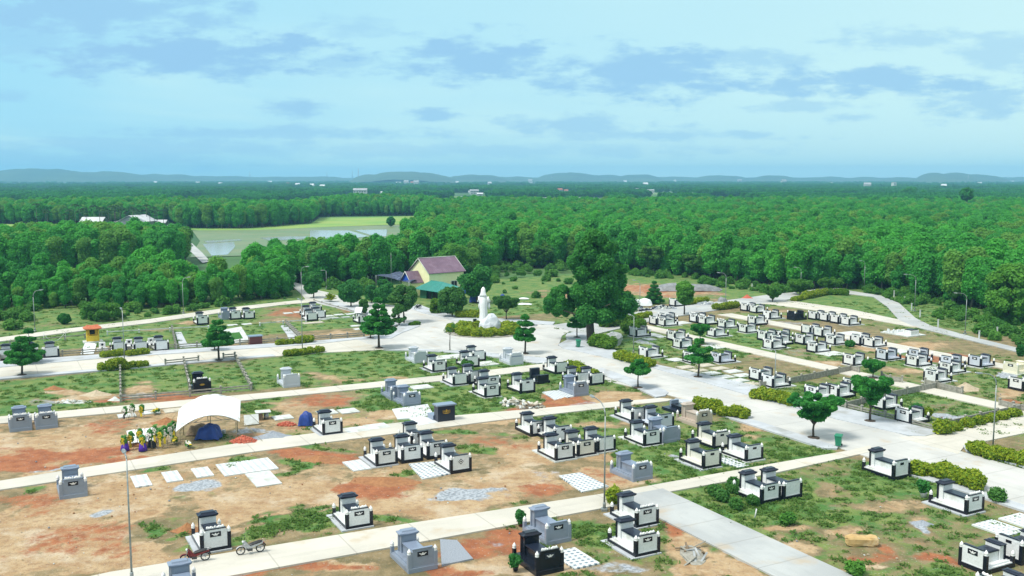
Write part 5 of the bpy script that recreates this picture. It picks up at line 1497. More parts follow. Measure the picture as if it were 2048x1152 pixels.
def street_tree(px, py, top, low, halfw, kind, label, seed, leafm='leaf_street', bark='bark', leaves=1700, pit=True):
    h, hl = height(px, py, top), height(px, py, low)
    hw = halfw / ppm(py)
    q = random.Random(seed)
    root = empty('tree', (*G(px, py), 0.13 if pit else 0), q.uniform(0, 6.28), label, 'tree')
    cl, limbs = [], []
    if kind == 'tier':            # flat layers of foliage along a straight leader
        nt = max(3, int((h - hl) / 0.75))
        for t in range(nt):
            f = t / (nt - 1)
            z = hl + 0.25 + (h - hl - 0.4) * f
            r = hw * (1 - 0.72 * f ** 1.3) * q.uniform(.85, 1.05)
            nb = max(3, int(6 - 3 * f))
            a0 = q.uniform(0, 6.28)
            for i in range(nb):
                a = a0 + 6.283 * i / nb + q.uniform(-.25, .25)
                rr = r * q.uniform(.75, 1.05)
                limbs.append((z - .12 * rr, rr * math.cos(a) * .9, rr * math.sin(a) * .9, .15 * rr, .025))
                for k_ in (.38, .62, .84, 1.0):
                    a_ = a + q.uniform(-.28, .28)
                    cl.append((rr * k_ * math.cos(a_), rr * k_ * math.sin(a_), z + .12 * rr * k_ + q.uniform(-.16, .16), q.uniform(.13, .22) * max(r, .7) + .06))
            cl.append((0, 0, z, .24 * max(r, .5)))
        flat, up = .50, .9
    elif kind == 'vase':          # branches rising to a broad flat-topped crown
        for i in range(64):
            a = 6.283 * i / 16 + q.uniform(-.3, .3)
            k_ = math.sqrt(q.random()); rr = hw * k_ * .93
            z = hl + (h - hl) * (.25 + .55 * k_) + q.uniform(-.2, .25) * (h - hl)
            cl.append((rr * math.cos(a), rr * math.sin(a), min(z, h - .3), (h - hl) * q.uniform(.07, .13)))
            if i % 5 == 0: limbs.append((hl * q.uniform(.8, 1), rr * math.cos(a), rr * math.sin(a), z - hl, .05))
        cl.append((0, 0, hl + .4 * (h - hl), (h - hl) * .2))
        flat, up = .62, .7
    elif kind == 'round':
        for i in range(34):
            a = q.uniform(0, 6.283); t = q.uniform(-1, 1); rr = hw * .76 * math.sqrt(1 - t * t) * q.uniform(.7, 1.05)
            z = (h + hl) / 2 + t * (h - hl) * .40
            cl.append((rr * math.cos(a), rr * math.sin(a), z, min(hw, (h - hl) / 2) * q.uniform(.18, .34)))
            if i % 3 == 0: limbs.append((hl * .8, rr * .8 * math.cos(a), rr * .8 * math.sin(a), z - hl * .8, .06))
        flat, up = .9, .5
    elif kind == 'conifer':       # star-like whorls
        nt = max(5, int((h - hl) / .6))
        for t in range(nt):
            f = t / (nt - 1); z = hl + (h - hl) * f; r = hw * (1 - .9 * f)
            for i in range(6):
                a = 6.283 * i / 6 + t * .5
                for k_ in (.3, .6, .95): cl.append((r * k_ * math.cos(a), r * k_ * math.sin(a), z + .18 * r * k_, .17 + .05 * r))
        flat, up = .5, .6
    else:                         # airy: thin scattered tufts
        for i in range(22):
            a = q.uniform(0, 6.283); t = q.random(); rr = hw * math.sqrt(q.random()) * (.5 + .5 * math.sin(math.pi * min(1, t + .15)))
            z = hl + (h - hl) * (.1 + .85 * t)
            cl.append((rr * math.cos(a), rr * math.sin(a), z, hw * q.uniform(.14, .26)))
            limbs.append((hl * .6 + z * .2, rr * .95 * math.cos(a), rr * .95 * math.sin(a), z - hl * .6 - z * .2, .03))
        flat, up = .8, .5
    size = 0.14 + .03 * hw + .0006 * G(px, py)[1]
    crown_part(root, cl, leaves, size, M[leafm], seed, up, flat)
    trunk_part(root, h * (.96 if kind in ('tier', 'conifer') else .45 * (1 + hl / h)), .03 + .018 * h, .02, limbs, seed, bark)
    if pit: build('planting_pit', MB().lathe([(0.55, -.05), (0.55, .025), (0.4, .05)], 12, smooth=False), M['soil'], root)
    return root


for args in [
    (44, 751.5, 678, 728, 30, 'tier', 'layered tree on the pavement edge in front of the first fenced tombs', 1),
    (60, 726.5, 662, 715, 22, 'tier', 'layered tree behind another, close to the left fence', 2),
    (438, 721.5, 644, 692, 29, 'tier', 'layered tree beside the maroon altar on the near road edge', 3),
    (429, 701.5, 668, 690, 16, 'airy', 'sparse sapling against the concrete fence', 4),
    (758, 697, 600, 668, 27, 'tier', 'tall pine-like tree at the bend of the approach road', 5),
    (741, 677.5, 632, 668, 18, 'airy', 'slim bright green sapling behind the pine-like tree', 6),
    (1050, 708, 634, 682, 22, 'tier', 'layered tree beside the roundabout hedge', 7),
    (1276, 777, 724, 749, 23, 'tier', 'small flat-topped layered tree below the grey rock', 8),
    (1396, 755.5, 682, 724, 28, 'tier', 'layered tree beside the concrete pads on the far pavement', 9),
    (1400, 690, 650, 672, 18, 'vase', 'small bright green tree in front of a tomb beside the lane', 10),
    (1627, 877.5, 794, 850, 50, 'vase', 'broad dark green tree beside the green bin at the crossing', 11),
    (1740, 844, 756, 812, 38, 'vase', 'airy broad tree on the far pavement inside the fenced plots', 12),
    (1746, 757, 722, 747, 20, 'vase', 'small broad tree on the lane behind the fenced plots', 13),
    (1154, 676, 628, 656, 18, 'tier', 'small umbrella-like layered tree under the big dark tree', 14)]:
    street_tree(*args)
for px, py, top, low, hw, kind, lab, sd, lm in [
    (1368.5, 630, 566, 606, 20, 'round', 'bright green rounded tree beside the back road', 21, 'leaf_lime'),
    (1308, 607, 565, 604, 18, 'conifer', 'star-shaped conifer at the edge of the bare building ground', 22, 'leaf_dark'),
    (702, 614, 560, 606, 23, 'round', 'dense dark round tree on the pavement before the house', 23, 'leaf_dark'),
    (627, 596, 545, 585, 21, 'round', 'dark tree beside the road fork with its trunk showing', 24, 'leaf_dark'),
    (808, 646, 570, 618, 31, 'round', 'broad garden tree in front of the shade net', 25, 'leaf_mid'),
    (798, 652, 610, 645, 17, 'airy', 'pale sparse tree on the island of pavement', 26, 'leaf_mid'),
    (905, 634, 576, 626, 33, 'round', 'garden tree in front of the teal shed', 27, 'leaf_mid'),
    (953, 606, 524, 590, 32, 'round', 'tall dark garden tree at the corner of the house', 28, 'leaf_dark'),
    (1013, 640, 594, 624, 26, 'vase', 'spreading white-flowered tree behind the statue', 29, 'leaf_mid'),
    (768, 612, 560, 604, 22, 'round', 'dark tree under the shade net', 30, 'leaf_dark'),
    (743, 606, 572, 600, 15, 'round', 'small dark garden tree next to the flagpole', 31, 'leaf_dark'),
    (873, 627, 598, 626, 15, 'round', 'bushy green tree beside the shed door', 32, 'leaf_hedgegreen'),
    (728, 628, 597, 626, 9, 'round', 'narrow bushy tree behind the propped white sheet', 33, 'leaf_mid'),
    (2016, 648, 528, 640, 44, 'round', 'yellow-green tree in front of the wood at the edge of the picture', 34, 'leaf_lime'),
    (905, 560, 487, 545, 32, 'round', 'bright green tree behind the roof ridge of the house', 35, 'leaf_lime'),
    (1545, 604, 570, 600, 20, 'vase', 'low feathery tree beside the back road junction', 36, 'leaf_weed'),
    (1600, 590, 560, 586, 24, 'vase', 'wide feathery tree under the curved lamp', 37, 'leaf_weed'),
    (1660, 583, 556, 580, 24, 'vase', 'wide feathery tree where the perimeter path bends', 38, 'leaf_weed'),
    (1085, 533, 492, 530, 20, 'vase', 'pale feathery tree at the wood edge behind the bare ground', 39, 'leaf_weed'),
    (1305, 548, 493, 540, 26, 'vase', 'pale feathery tree at the wood edge above the plastic-covered bank', 40, 'leaf_weed'),
    (1390, 556, 510, 548, 22, 'vase', 'pale feathery tree at the wood edge behind the slanted lamp', 41, 'leaf_weed'),
    (1062, 533, 497, 530, 10, 'round', 'bright yellow-green small tree at the wood edge', 42, 'leaf_lime'),
    (205, 640, 606, 638, 42, 'round', 'bright green bushy tree beside the grass clearing', 43, 'leaf_weed'),
    (128, 648, 628, 647, 13, 'round', 'dark round bush in the grass clearing', 44, 'leaf_dark'),
    (2040, 712, 690, 711, 8, 'round', 'small dark shrub beside the perimeter path', 45, 'leaf_dark')]:
    street_tree(px, py, top, low, hw, kind, lab, sd, lm, leaves=2200, pit=False)
# bare sapling on the roundabout
h = height(900, 702, 648)
r = empty('tree', (*G(900, 702), 0.05), 0, 'bare leafless sapling on the roundabout pavement', 'tree')
q = random.Random(8)
trunk_part(r, h * .8, .07, .025, [(h * q.uniform(.55, .78), q.uniform(-.9, .9), q.uniform(-.9, .9), h * q.uniform(.1, .22), .018) for _ in range(11)], 3)
crown_part(r, [(q.uniform(-1, 1), q.uniform(-1, 1), h * q.uniform(.74, 1.0), .3) for _ in range(8)], 36, .12, M['leaf_mid'], 4)
# the big old tree
bx, by = 1182, 682
pm = ppm(by)
r = empty('tree', (*G(bx, by), 0.1), 0, 'big dark old tree towering over the road bend', 'tree')
q = random.Random(12)
cl = []
for (x, y, rad_) in ((1185, 483, 27), (1162, 503, 22), (1212, 503, 26), (1150, 522, 22), (1190, 518, 26), (1222, 530, 20), (1205, 545, 24), (1165, 560, 34), (1150, 585, 28), (1200, 575, 38), (1235, 575, 30), (1248, 600, 28), (1180, 600, 34), (1215, 612, 36), (1240, 625, 26), (1175, 630, 30), (1200, 640, 24), (1245, 540, 16),
                     (1112, 592, 22), (1100, 608, 17), (1128, 606, 20), (1112, 622, 18), (1134, 622, 14), (1120, 582, 16), (1095, 620, 10)):
    z = height(bx, by, y); left = x < 1142
    x = x if left else 1200 + (x - 1200) * .86
    rr_ = rad_ / pm
    yy = q.uniform(-1.1, 1.1)
    for k_ in range(5):
        dx, dy, dz = q.uniform(-.6, .6) * rr_, q.uniform(-.7, .7) * rr_, q.uniform(-.45, .55) * rr_
        r2 = rr_ * q.uniform(.30, .52)
        cl.append(((x - bx) / pm + dx, yy + dy, max(z + dz, r2 + (2.2 if left else 3.0)), r2))
crown_part(r, cl, 7200, .28, M['leaf_old'], 55, .45, 1.0, .3)
trunk_part(r, 14.0, .55, .08, [(2.6, -4.4, -1.8, 2.2, .22), (4.5, 3.4, .8, 3.2, .2), (5.5, -1.8, 1, 4, .18), (7.5, 2, -1, 3, .14), (3.6, 2.6, -2.4, 2.2, .16), (9, -1.5, .4, 3, .1)], 9)

# ---- hedges, bushes, flowers


def hedge(px0, py0, px1, py1, wid, hgt, label, seed, m='leaf_hedge', group=None, leaves=None, name='hedge'):
    """a clipped row from one ground pixel to another"""
    (x0, y0), (x1, y1) = G(px0, py0), G(px1, py1)
    L = math.hypot(x1 - x0, y1 - y0)
    wid, hgt = wid * (.8 if name == 'hedge' else 1), hgt * (.82 if name == 'hedge' else 1)
    q = random.Random(seed)
    root = (x0 + x1) / 2, (y0 + y1) / 2
    n = max(2, int(L / (wid * .42)))
    cl = []
    for i in range(n + 1):
        t = i / n - .5
        for s in (-1, 0, 1):
            cl.append((t * L * .94 + q.uniform(-.15, .15), s * wid * .24 + q.uniform(-.1, .1), hgt * q.uniform(.34, .60), min(wid, hgt) * q.uniform(.26, .42)))
    c, nn = clump_leaves(cl, leaves or int(900 + 420 * L * max(wid, 1)), seed, .6, .7)
    c[:, 2] = np.maximum(c[:, 2], .02)
    me = leaf_mesh(name, c, nn, (.11 + .0006 * root[1]), [M[m]], 1.6, seed=seed)
    o = link(name, me, None, (*root, 0.05), math.atan2(y1 - y0, x1 - x0))
    return tag(o, label, name, group)


for i, a in enumerate([
    (1264, 641, 1297, 634, 1.6, 1.1, 'small yellow-green hedge beside the tight trio of tombs'),
    (1431, 620, 1472, 615, 1.7, 1.3, 'double hedge at the top corner of the tomb block'),
    (1375, 610, 1410, 605, 1.6, 1.2, 'hedge below the bright green rounded tree'),
    (1238, 719, 1268, 727, 1.8, 1.5, 'round hedge behind the lamp post near the grey rock'), (1272, 729, 1300, 735, 1.8, 1.4, 'hedge in front of the round one near the grey rock'),
    (1138, 741, 1158, 746, 1.7, 1.6, 'taller round hedge beside the plain white tomb below the roundabout'), (1163, 748, 1187, 756, 1.6, 1.3, 'lower hedge in the pair below the roundabout'),
    (1394, 818, 1432, 826, 1.9, 1.6, 'dense hedge behind the beige tomb'), (1432, 828, 1488, 838, 1.8, 1.3, 'longer low hedge running on from behind the beige tomb'),
    (1512, 796, 1545, 803, 1.9, 1.5, 'round hedge on one side of the lamp post'), (1555, 805, 1590, 813, 1.9, 1.5, 'round hedge on the other side of the lamp post'),
    (1828, 948, 1882, 957, 1.7, 1.4, 'hedge beside the white tomb at the road crossing'), (1884, 957, 1958, 981, 1.9, 1.5, 'long bushy hedge leading to the tomb with the flower pot'),
    (1946, 906, 1982, 918, 1.6, 1.3, 'hedge at the pavement corner before the lamp post'), (1990, 918, 2052, 930, 1.8, 1.4, 'flowering hedge past the lamp post at the pavement corner'),
    (208, 716, 243, 712, 1.5, 1.1, 'hedge in front of the fence below the row of three tombs'), (258, 713, 293, 709, 1.4, 1.0, 'hedge beyond the lamp post below the row of three tombs'),
    (200, 741, 216, 740, 1.3, 1.0, 'small bush at the start of the near roadside hedge'), (222, 740, 244, 738, 1.8, 1.8, 'tall round hedge beside the lamp post on the near roadside'), (252, 737, 292, 733, 1.3, 1.0, 'low straggly hedge past the lamp post on the near roadside'),
    (557, 691, 582, 689, 1.3, 1.0, 'hedge by the end of the grey paved strip'), (596, 688, 623, 685, 1.4, 1.3, 'hedge past the end of the stepped fence'), (570, 712, 602, 709, 1.3, 1.0, 'near roadside hedge before the double lamp post'), (610, 708, 644, 704, 1.3, 0.9, 'near roadside hedge after the double lamp post'),
    (1586, 603, 1612, 597, 1.3, .9, 'yellow flower bed at the tip of the grass triangle'), (1610, 597, 1650, 589, 1.8, 1.4, 'flower bed with white blossoms in the grass triangle'), (1652, 589, 1692, 590, 1.8, 1.4, 'green bed at the back of the grass triangle'),
    (822, 652, 836, 650, 1.3, .7, 'low mound of yellow-green leaves on the pavement island'),
    (916, 636, 958, 636, 1.6, 1.6, 'yellow-green bush behind the statue'), (1212, 655, 1260, 645, 2.5, 2.4, 'dense green bush behind the grey rock'), (1188, 693, 1222, 699, 2.4, 2.2, 'bright bush in front of the grey rock'), (1252, 668, 1280, 660, 2.0, 2.2, 'dark bush beside the half hidden tomb')]):
    m = 'leaf_hedge' if i not in (27, 29, 30, 31, 26) else 'leaf_hedgegreen'
    hedge(*a, 600 + i, m)
for i, (a, b, lab) in enumerate([(1078, 272, 'largest round bush at the fence corner'), (1150, 255, 'second round bush from the fence corner'), (1238, 232, 'third round bush along the fence'), (1305, 215, 'fourth round bush along the fence'), (1380, 202, 'fifth round bush along the fence by the lamp'), (1448, 185, 'sixth round bush along the fence'), (1525, 168, 'last round bush along the fence')]):
    p = N4(a, b); w_ = 13 if i == 0 else 7
    hedge(p[0] - w_ * .45, p[1], p[0] + w_ * .45, p[1] - 1, 1.2 if i == 0 else .85, 1.4 if i == 0 else .85, lab, 660 + i, 'leaf_hedge', None, 900, 'bush')
for i, (a, b, lab) in enumerate([(1248, 655, 'clipped round bush at the outer corner of the gravel bed'), (1308, 690, 'clipped round bush in the front row of the gravel bed'), (1392, 740, 'clipped round bush at the lowest corner of the gravel bed'), (1366, 640, 'clipped round bush in the back row of the gravel bed'), (1490, 715, 'clipped round bush against the tomb plinth'), (1378, 605, 'clipped dark round bush near the tomb headstone')]):
    p = N3(a, b)
    hedge(p[0] - 3, p[1] - 1, p[0] + 3, p[1] - 1, .72, .72, lab, 680 + i, 'leaf_mid', None, 700, 'bush')
for i, (px, py, s, lab, mm) in enumerate([(1700, 693, .8, 'small dark bush at a tomb corner', 'leaf_dark'), (1862 - 30, 828, 1.0, 'dark shrub between the tomb and the fence corner', 'leaf_dark'), (1226, 1006, 1.2, 'bright shrub at the foot of the lamp post', 'leaf_hedge'), (1993, 1003, 1.0, 'leafy shrub beside the flower-pot tomb', 'leaf_mid'), (932, 735, 1.0, 'leafy shrub between white tombs below the roundabout', 'leaf_weed'), (1712, 1150, .8, 'weedy shrub at the bottom edge', 'leaf_weed'), (1575, 1048, .75, 'dark weedy clump in the grass', 'leaf_weed')]):
    hedge(px - 4, py, px + 4, py, s, s, lab, 690 + i, mm, None, 500, 'bush')
# ring hedge of the roundabout
cx, cy_ = G(971, 664)
rx, ry = 56 / ppm(664), abs(G(971, 651)[1] - G(971, 677)[1]) / 2
rr = (rx + ry) / 2 * 1.0
q = random.Random(2); cl = []
for i in range(90):
    a = q.uniform(0, 6.283); k_ = q.uniform(.55, 1.0) * rr
    cl.append((k_ * math.cos(a), k_ * math.sin(a), q.uniform(.35, .6), q.uniform(.4, .58)))
c, n = clump_leaves(cl, 6500, 9, .7, .7); c[:, 2] = np.maximum(c[:, 2], .02)
tag(link('hedge', leaf_mesh('hedge', c, n, .27, [M['leaf_hedge']], 1.6), None, (cx, cy_, .05)), 'round bed of yellow-green shrubs encircling the white statue', 'hedge')
tag(build('roundabout_kerb', MB().lathe([(rr + .75, -.1), (rr + .75, .14), (rr + .55, .16), (rr + .5, .1)], 40, smooth=False), M['concrete_post'], None, (cx, cy_, 0.02)), 'low round kerb around the statue bed', 'kerb')
# spiky yellow plant
h = 2.2
c = []; n = []
q = np.random.RandomState(4)
for i in range(60):
    a = q.uniform(0, 6.283); e = q.uniform(.3, 1.35)
    for t in (.35, .6, .85, 1.05):
        c.append((1.3 * t * math.cos(e) * math.cos(a), 1.3 * t * math.cos(e) * math.sin(a), .15 + 1.6 * t * math.sin(e) - .3 * t * t)); n.append((-math.sin(e) * math.cos(a) + q.normal(0, .2), -math.sin(e) * math.sin(a), math.cos(e) + .3))
tag(link('spiky_plant', leaf_mesh('spiky_plant', np.array(c), np.array(n), .34, [M['leaf_hedge']], 1.8), None, (*G(661, 604), .1)), 'spiky yellow-green palm-like plant on the pavement', 'plant')

# ---- betel palms around the far farm
pm_ = []
for i in range(3):
    q = np.random.RandomState(800 + i); c = []; n = []
    H_ = 7.5 + i
    for k_ in range(13):
        a = q.uniform(0, 6.283)
        for t in np.linspace(.15, 1, 6):
            c.append((1.7 * t * math.cos(a), 1.7 * t * math.sin(a), H_ + .9 * t - 1.5 * t * t)); n.append((q.normal(0, .4), q.normal(0, .4), 1))
    tr = MB().tube([(0, 0, -.5), (.1, 0, H_ * .5), (0, 0, H_)], [.16, .12, .1], 5)
    pm_.append(leaf_mesh('palm_tree', np.array(c), np.array(n), .75, [M['leaf_palm'], M['barkpale']], 1.5, tr, seed=i))
q = random.Random(31)
for i in range(46):
    px = q.choice([q.uniform(60, 330), q.uniform(150, 320)]); py = q.uniform(447, 456)
    tag(link('palm_tree', pm_[i % 3], None, (*G(px, py, PADDY_Z), PADDY_Z), q.uniform(0, 6.28), q.uniform(.75, 1.15)), 'slender palm tree among those around the white-roofed farm', 'palm tree', 'palms around the white-roofed farm')
# emergent tall tree over the far wood
for px, py, top, low, hw, lab in ((1932, 435, 376, 400, 16, 'tall thin-trunked tree rising above the far wood'), (1822, 404, 374, 402, 36, 'dense dark grove-like tree mass in the distance'), (782, 452, 434, 451, 9, 'dark lone tree at the edge of the rice field')):
    street_tree(px, py, top, low, hw, 'round', lab, int(px), 'leaf_forest_far', 'barkpale', 900, False)
# ------------------------------------------------------------------ street lamps
def lamp(px, py, top, arm, reach, label, style='curve'):
    h = height(px, py, top)
    g = G(px, py)
    a = W(*arm) if arm else (0, 0)
    L_ = math.hypot(*a) or 1
    a = (a[0] / L_, a[1] / L_)
    root = empty('street_lamp', (*g, 0.05), 0, label, 'street lamp', 'street lamps of the cemetery')
    build('base_plate', MB().box(-.22, .22, -.22, .22, -.1, .12, 0, .02).lathe([(.12, .12), (.11, .5), (.085, .55)], 8), M['pole'], root)
    straight = h - (1.0 if style == 'curve' else .15)
    build('pole', MB().lathe([(.068, .5), (.056, h * .5), (.042, straight)], 8), M['pole'], root)
    if style == 'curve':
        pts = [(0, 0, straight)]
        for t in (.25, .5, .75, 1.0):
            an = t * 1.35
            pts.append((a[0] * reach * .62 * (1 - math.cos(an)), a[1] * reach * .62 * (1 - math.cos(an)), straight + .95 * math.sin(an)))
        pts.append((a[0] * reach, a[1] * reach, h + .02))
        build('arm', MB().tube(pts, [.055, .05, .046, .043, .042, .04], 6), M['pole'], root)
    else:
        pts = [(0, 0, straight), (a[0] * reach * .3, a[1] * reach * .3, h - .06), (a[0] * reach, a[1] * reach, h)]
        build('arm', MB().tube(pts, .045, 6), M['pole'], root)
    hd = MB()
    d = Vector((a[0], a[1], .08)).normalized(); s_ = Vector((-a[1], a[0], 0)); up = Vector((0, 0, 1))
    c0 = Vector((a[0] * reach, a[1] * reach, h + .02))
    rs = []
    for t, w_, th in ((-.12, .05, .04), (.0, .11, .07), (.3, .14, .08), (.55, .10, .05), (.62, .03, .02)):
        c = c0 + d * t
        rs.append([tuple(c + s_ * w_ * x + up * th * z) for x, z in ((-1, -.4), (-.6, -1), (.6, -1), (1, -.4), (.6, .7), (-.6, .7))])
    hd.rings(rs)
    hh = build('lamp_head', hd, M['pole'], root)
    build('lens', MB().rings([[tuple(c0 + d * t + s_ * w_ * x - up * z) for x in (-1, 1) for z in ((.085,) if True else ())] + [tuple(c0 + d * (t + .35) + s_ * w_ * x - up * .085) for x in (1, -1)] for t, w_ in ((.06, .09),)] + [[tuple(c0 + d * .06 + s_ * .07 * x - up * .11) for x in (-1, 1)] + [tuple(c0 + d * .38 + s_ * .07 * x - up * .11) for x in (1, -1)]]), M['lampglass'], hh)
    return root


for a in [
    (70, 663, 582, (1, .3), 1.0, 'street lamp on the perimeter path closest to the grass clearing', 'curve'), (367, 627, 556, (1, .3), 1.0, 'street lamp on the perimeter path below the left wood', 'curve'),
    (249.5, 734, 620, (0, 1), 1.1, 'street lamp rising from the near roadside hedge left of the tent', 'end'), (605, 708.5, 601, (0, 1), 1.1, 'street lamp rising from the near roadside hedge beyond the tent', 'end'),
    (603.5, 602, 534, (1, -.2), 1.0, 'curved street lamp beside the road fork at the wood', 'curve'), (586, 566, 538, (-1, .4), .7, 'short lamp post at the wood edge beside the road fork', 'end'), (653, 578, 541, (-1, .2), .6, 'lamp post among bushes on the road to the house', 'end'),
    (264, 1163, 914, (0, 1), .9, 'tall street lamp seen whole in front of the sandy ground', 'end'), (1208.5, 1020.5, 806, (.1, 1), 1.8, 'tall curved street lamp at the junction of the lower lanes', 'curve'),
    (1267, 708, 632, (0, 1), .8, 'street lamp rising from the hedge near the grey rock', 'end'), (1279.5, 618, 561, (-1, .3), .9, 'curved street lamp beside the white tarpaulin', 'curve'), (1451, 608, 546, (-1, .5), 1.2, 'curved street lamp above the double hedge', 'curve'),
    (1601, 586, 535, (-1, .3), 1.1, 'curved street lamp above the grass triangle', 'curve'), (1728, 583, 522, (-1, .2), .9, 'curved street lamp at the bend of the perimeter path', 'curve'), (1829, 622, 549, (-1, .25), 2.0, 'curved street lamp with a long arm before the dark wood', 'curve'),
    (1930, 668, 586, (-1, .2), 1.9, 'curved street lamp beside the path near the yellow-green tree', 'curve'), (1985, 908, 748, (-.85, .5), 1.3, 'curved street lamp in the flowering hedge at the pavement corner', 'curve'), (1549, 788, 700, (0, 1), .9, 'street lamp between two round hedges on the far pavement', 'end')]:
    lamp(*a)

# ------------------------------------------------------------------ concrete fences: posts with caps, two rails


def fence(pts, label, h=0.8, rails=(0.32, 0.62), step=2.6, solid=False, name='fence', m='concrete_post', skip=()):
    g = gp(pts)
    root = empty(name, (*g[0], 0), 0, label, 'fence')
    post = MB().box(-.10, .10, -.10, .10, -.1, h, 0, .01).box(-.14, .14, -.14, .14, h, h + .07, 0, .02).rings([[(-.10, -.10, h + .07), (.10, -.10, h + .07), (.10, .10, h + .07), (-.10, .10, h + .07)], [(-.02, -.02, h + .14), (.02, -.02, h + .14), (.02, .02, h + .14), (-.02, .02, h + .14)]]).mesh('post', M[m])
    x0, y0 = g[0]
    for i in range(len(g) - 1):
        (ax, ay), (bx, by) = g[i], g[i + 1]
        L_ = math.hypot(bx - ax, by - ay); an = math.atan2(by - ay, bx - ax)
        n = max(1, round(L_ / step))
        for k in range(n + (1 if i == len(g) - 2 else 0)):
            t = k / n
            link('post', post, root, (ax + (bx - ax) * t - x0, ay + (by - ay) * t - y0, 0), an)
        for z in rails:
            build('rail', MB().box(0.05, L_ - .05, -.055, .055, z - .07, z + .07), M[m], root, (ax - x0, ay - y0, 0), an)
        if solid:
            build('panel', MB().box(0.05, L_ - .05, -.04, .04, -.1, rails[-1] - .072), M[m], root, (ax - x0, ay - y0, 0), an)
    return root


for pts, lab, kw in [
    ([(-30, 724), (0, 721.5), (205, 706.5), (350, 698)], 'low concrete fence along the approach road in front of the three-tomb row', {}),
    ([(350, 698), (480, 690), (627, 681), (728, 673.5)], 'low concrete fence along the approach road beyond the maroon altar', {}),
    ([(344, 661), (353, 700)], 'short concrete cross fence beside the grey paved strip', dict(step=1.8)), ([(572, 649), (603, 680)], 'stepped concrete cross fence beside the second paved strip', dict(step=1.6)),
    ([(215, 670), (340, 663), (417, 659)], 'pale rail fence behind the yellow shrine', dict(h=.55, rails=(.5,), step=4, m='pad')), ([(520, 652), (612, 645)], 'pale rail fence before the cluster of four tombs', dict(h=.5, rails=(.45,), step=4, m='pad')), ([(640, 643), (709, 639)], 'pale rail fence past the cluster of four tombs', dict(h=.5, rails=(.45,), step=4, m='pad')),
    ([(20, 690), (130, 680), (170, 676)], 'pale rail fence behind the first roadside trees', dict(h=.6, rails=(.5,), step=5)),
    ([(240.5, 738), (241.5, 803)], 'concrete cross fence at the start of the fenced grass plot', dict(step=2.0)), ([(367.5, 726), (381, 786)], 'concrete cross fence behind the black and gold tomb', dict(step=2.2)), ([(470, 717), (503, 780)], 'concrete cross fence between the fenced plot and the open grass', dict(step=2.2)),
    ([(241.5, 804), (380, 793), (502, 781.5)], 'low concrete fence along the lane above the tent', dict(step=3.2)), ([(331, 731), (397, 724)], 'short concrete fence on the near road edge, first piece', dict(step=3)), ([(447, 719), (470, 717)], 'short concrete fence on the near road edge, second piece', dict(step=2)),
    ([(1520, 776), (1576, 767.5), (1702, 742)], 'low concrete cross fence behind the three fenced tombs', dict(solid=True, step=2.8)), ([(1702, 742), (1718, 746)], 'corner piece of concrete fence on the lane, with two posts', dict(solid=True, step=2)), ([(1763, 757), (1780, 764), (1804, 766)], 'broken corner of concrete fence in the middle of the lane', dict(solid=True, step=2)),
    ([(1691, 817), (1782, 795), (1874, 776)], 'low concrete cross fence behind the two corner tombs', dict(solid=True, step=2.6)), ([(1850, 770), (1874, 776), (1924, 788)], 'low concrete fence along the lane at the big corner plot', dict(solid=True, step=2.4)), ([(1999, 812), (2026, 819), (2060, 826)], 'low concrete fence along the lane past the lamp post', dict(solid=True, step=2.4)),
    ([(1679, 813), (1770, 835), (1868, 861)], 'low concrete fence along the far pavement', dict(step=3, rails=(.2, .45), h=.65)), ([(1868, 861), (1960, 840), (2060, 818)], 'low concrete fence behind the row of round bushes', dict(solid=True, step=2.6)),
    ([(628, 602), (712, 625.5), (745, 637)], 'dark low kerb wall beside the pavement near the house road', dict(h=.3, rails=(.2,), step=4))]:
    fence(pts, lab, **kw)
# white boundary stakes along the perimeter path
for i, (px, py) in enumerate(((1736, 582), (1788, 594), (1809, 607), (1823, 621), (1840, 635), (1876, 655), (1958, 679), (1994, 671), (1504, 580), (1690, 572))):
    r = tag(build('boundary_post', MB().box(-.09, .09, -.09, .09, -.1, 1.25, 0, .02).box(-.12, .12, -.12, .12, 1.25, 1.32), M['pad'], None, (*G(px, py), 0)), 'white concrete boundary post along the perimeter path', 'boundary post', 'boundary posts along the perimeter path')

# ------------------------------------------------------------------ the white statue on its rock
sx_, sy_ = G(967, 657)
H_ = height(967, 657, 574.5)
root = empty('statue', (sx_, sy_, 0.05), R(160), 'tall white robed standing statue in the round flower bed', 'statue')
b0 = 0.9
build('pedestal', MB().lathe([(1.15, -.1), (1.1, .35), (.95, .55), (1.0, .75), (.85, .9)], 16), M['statue'], root)
Hs = H_ - b0


def ring_at(z, rx, ry, ox=0, oy=0, fold=0.0, k=11, n=36, ph=0.0):
    out_ = []
    for i in range(n):
        a = 2 * math.pi * i / n
        f = 1 + fold * math.sin(k * a + ph) + fold * .6 * math.sin(5 * a + ph * 2)
        out_.append((ox + rx * f * math.cos(a), oy + ry * f * math.sin(a), z))
    return out_


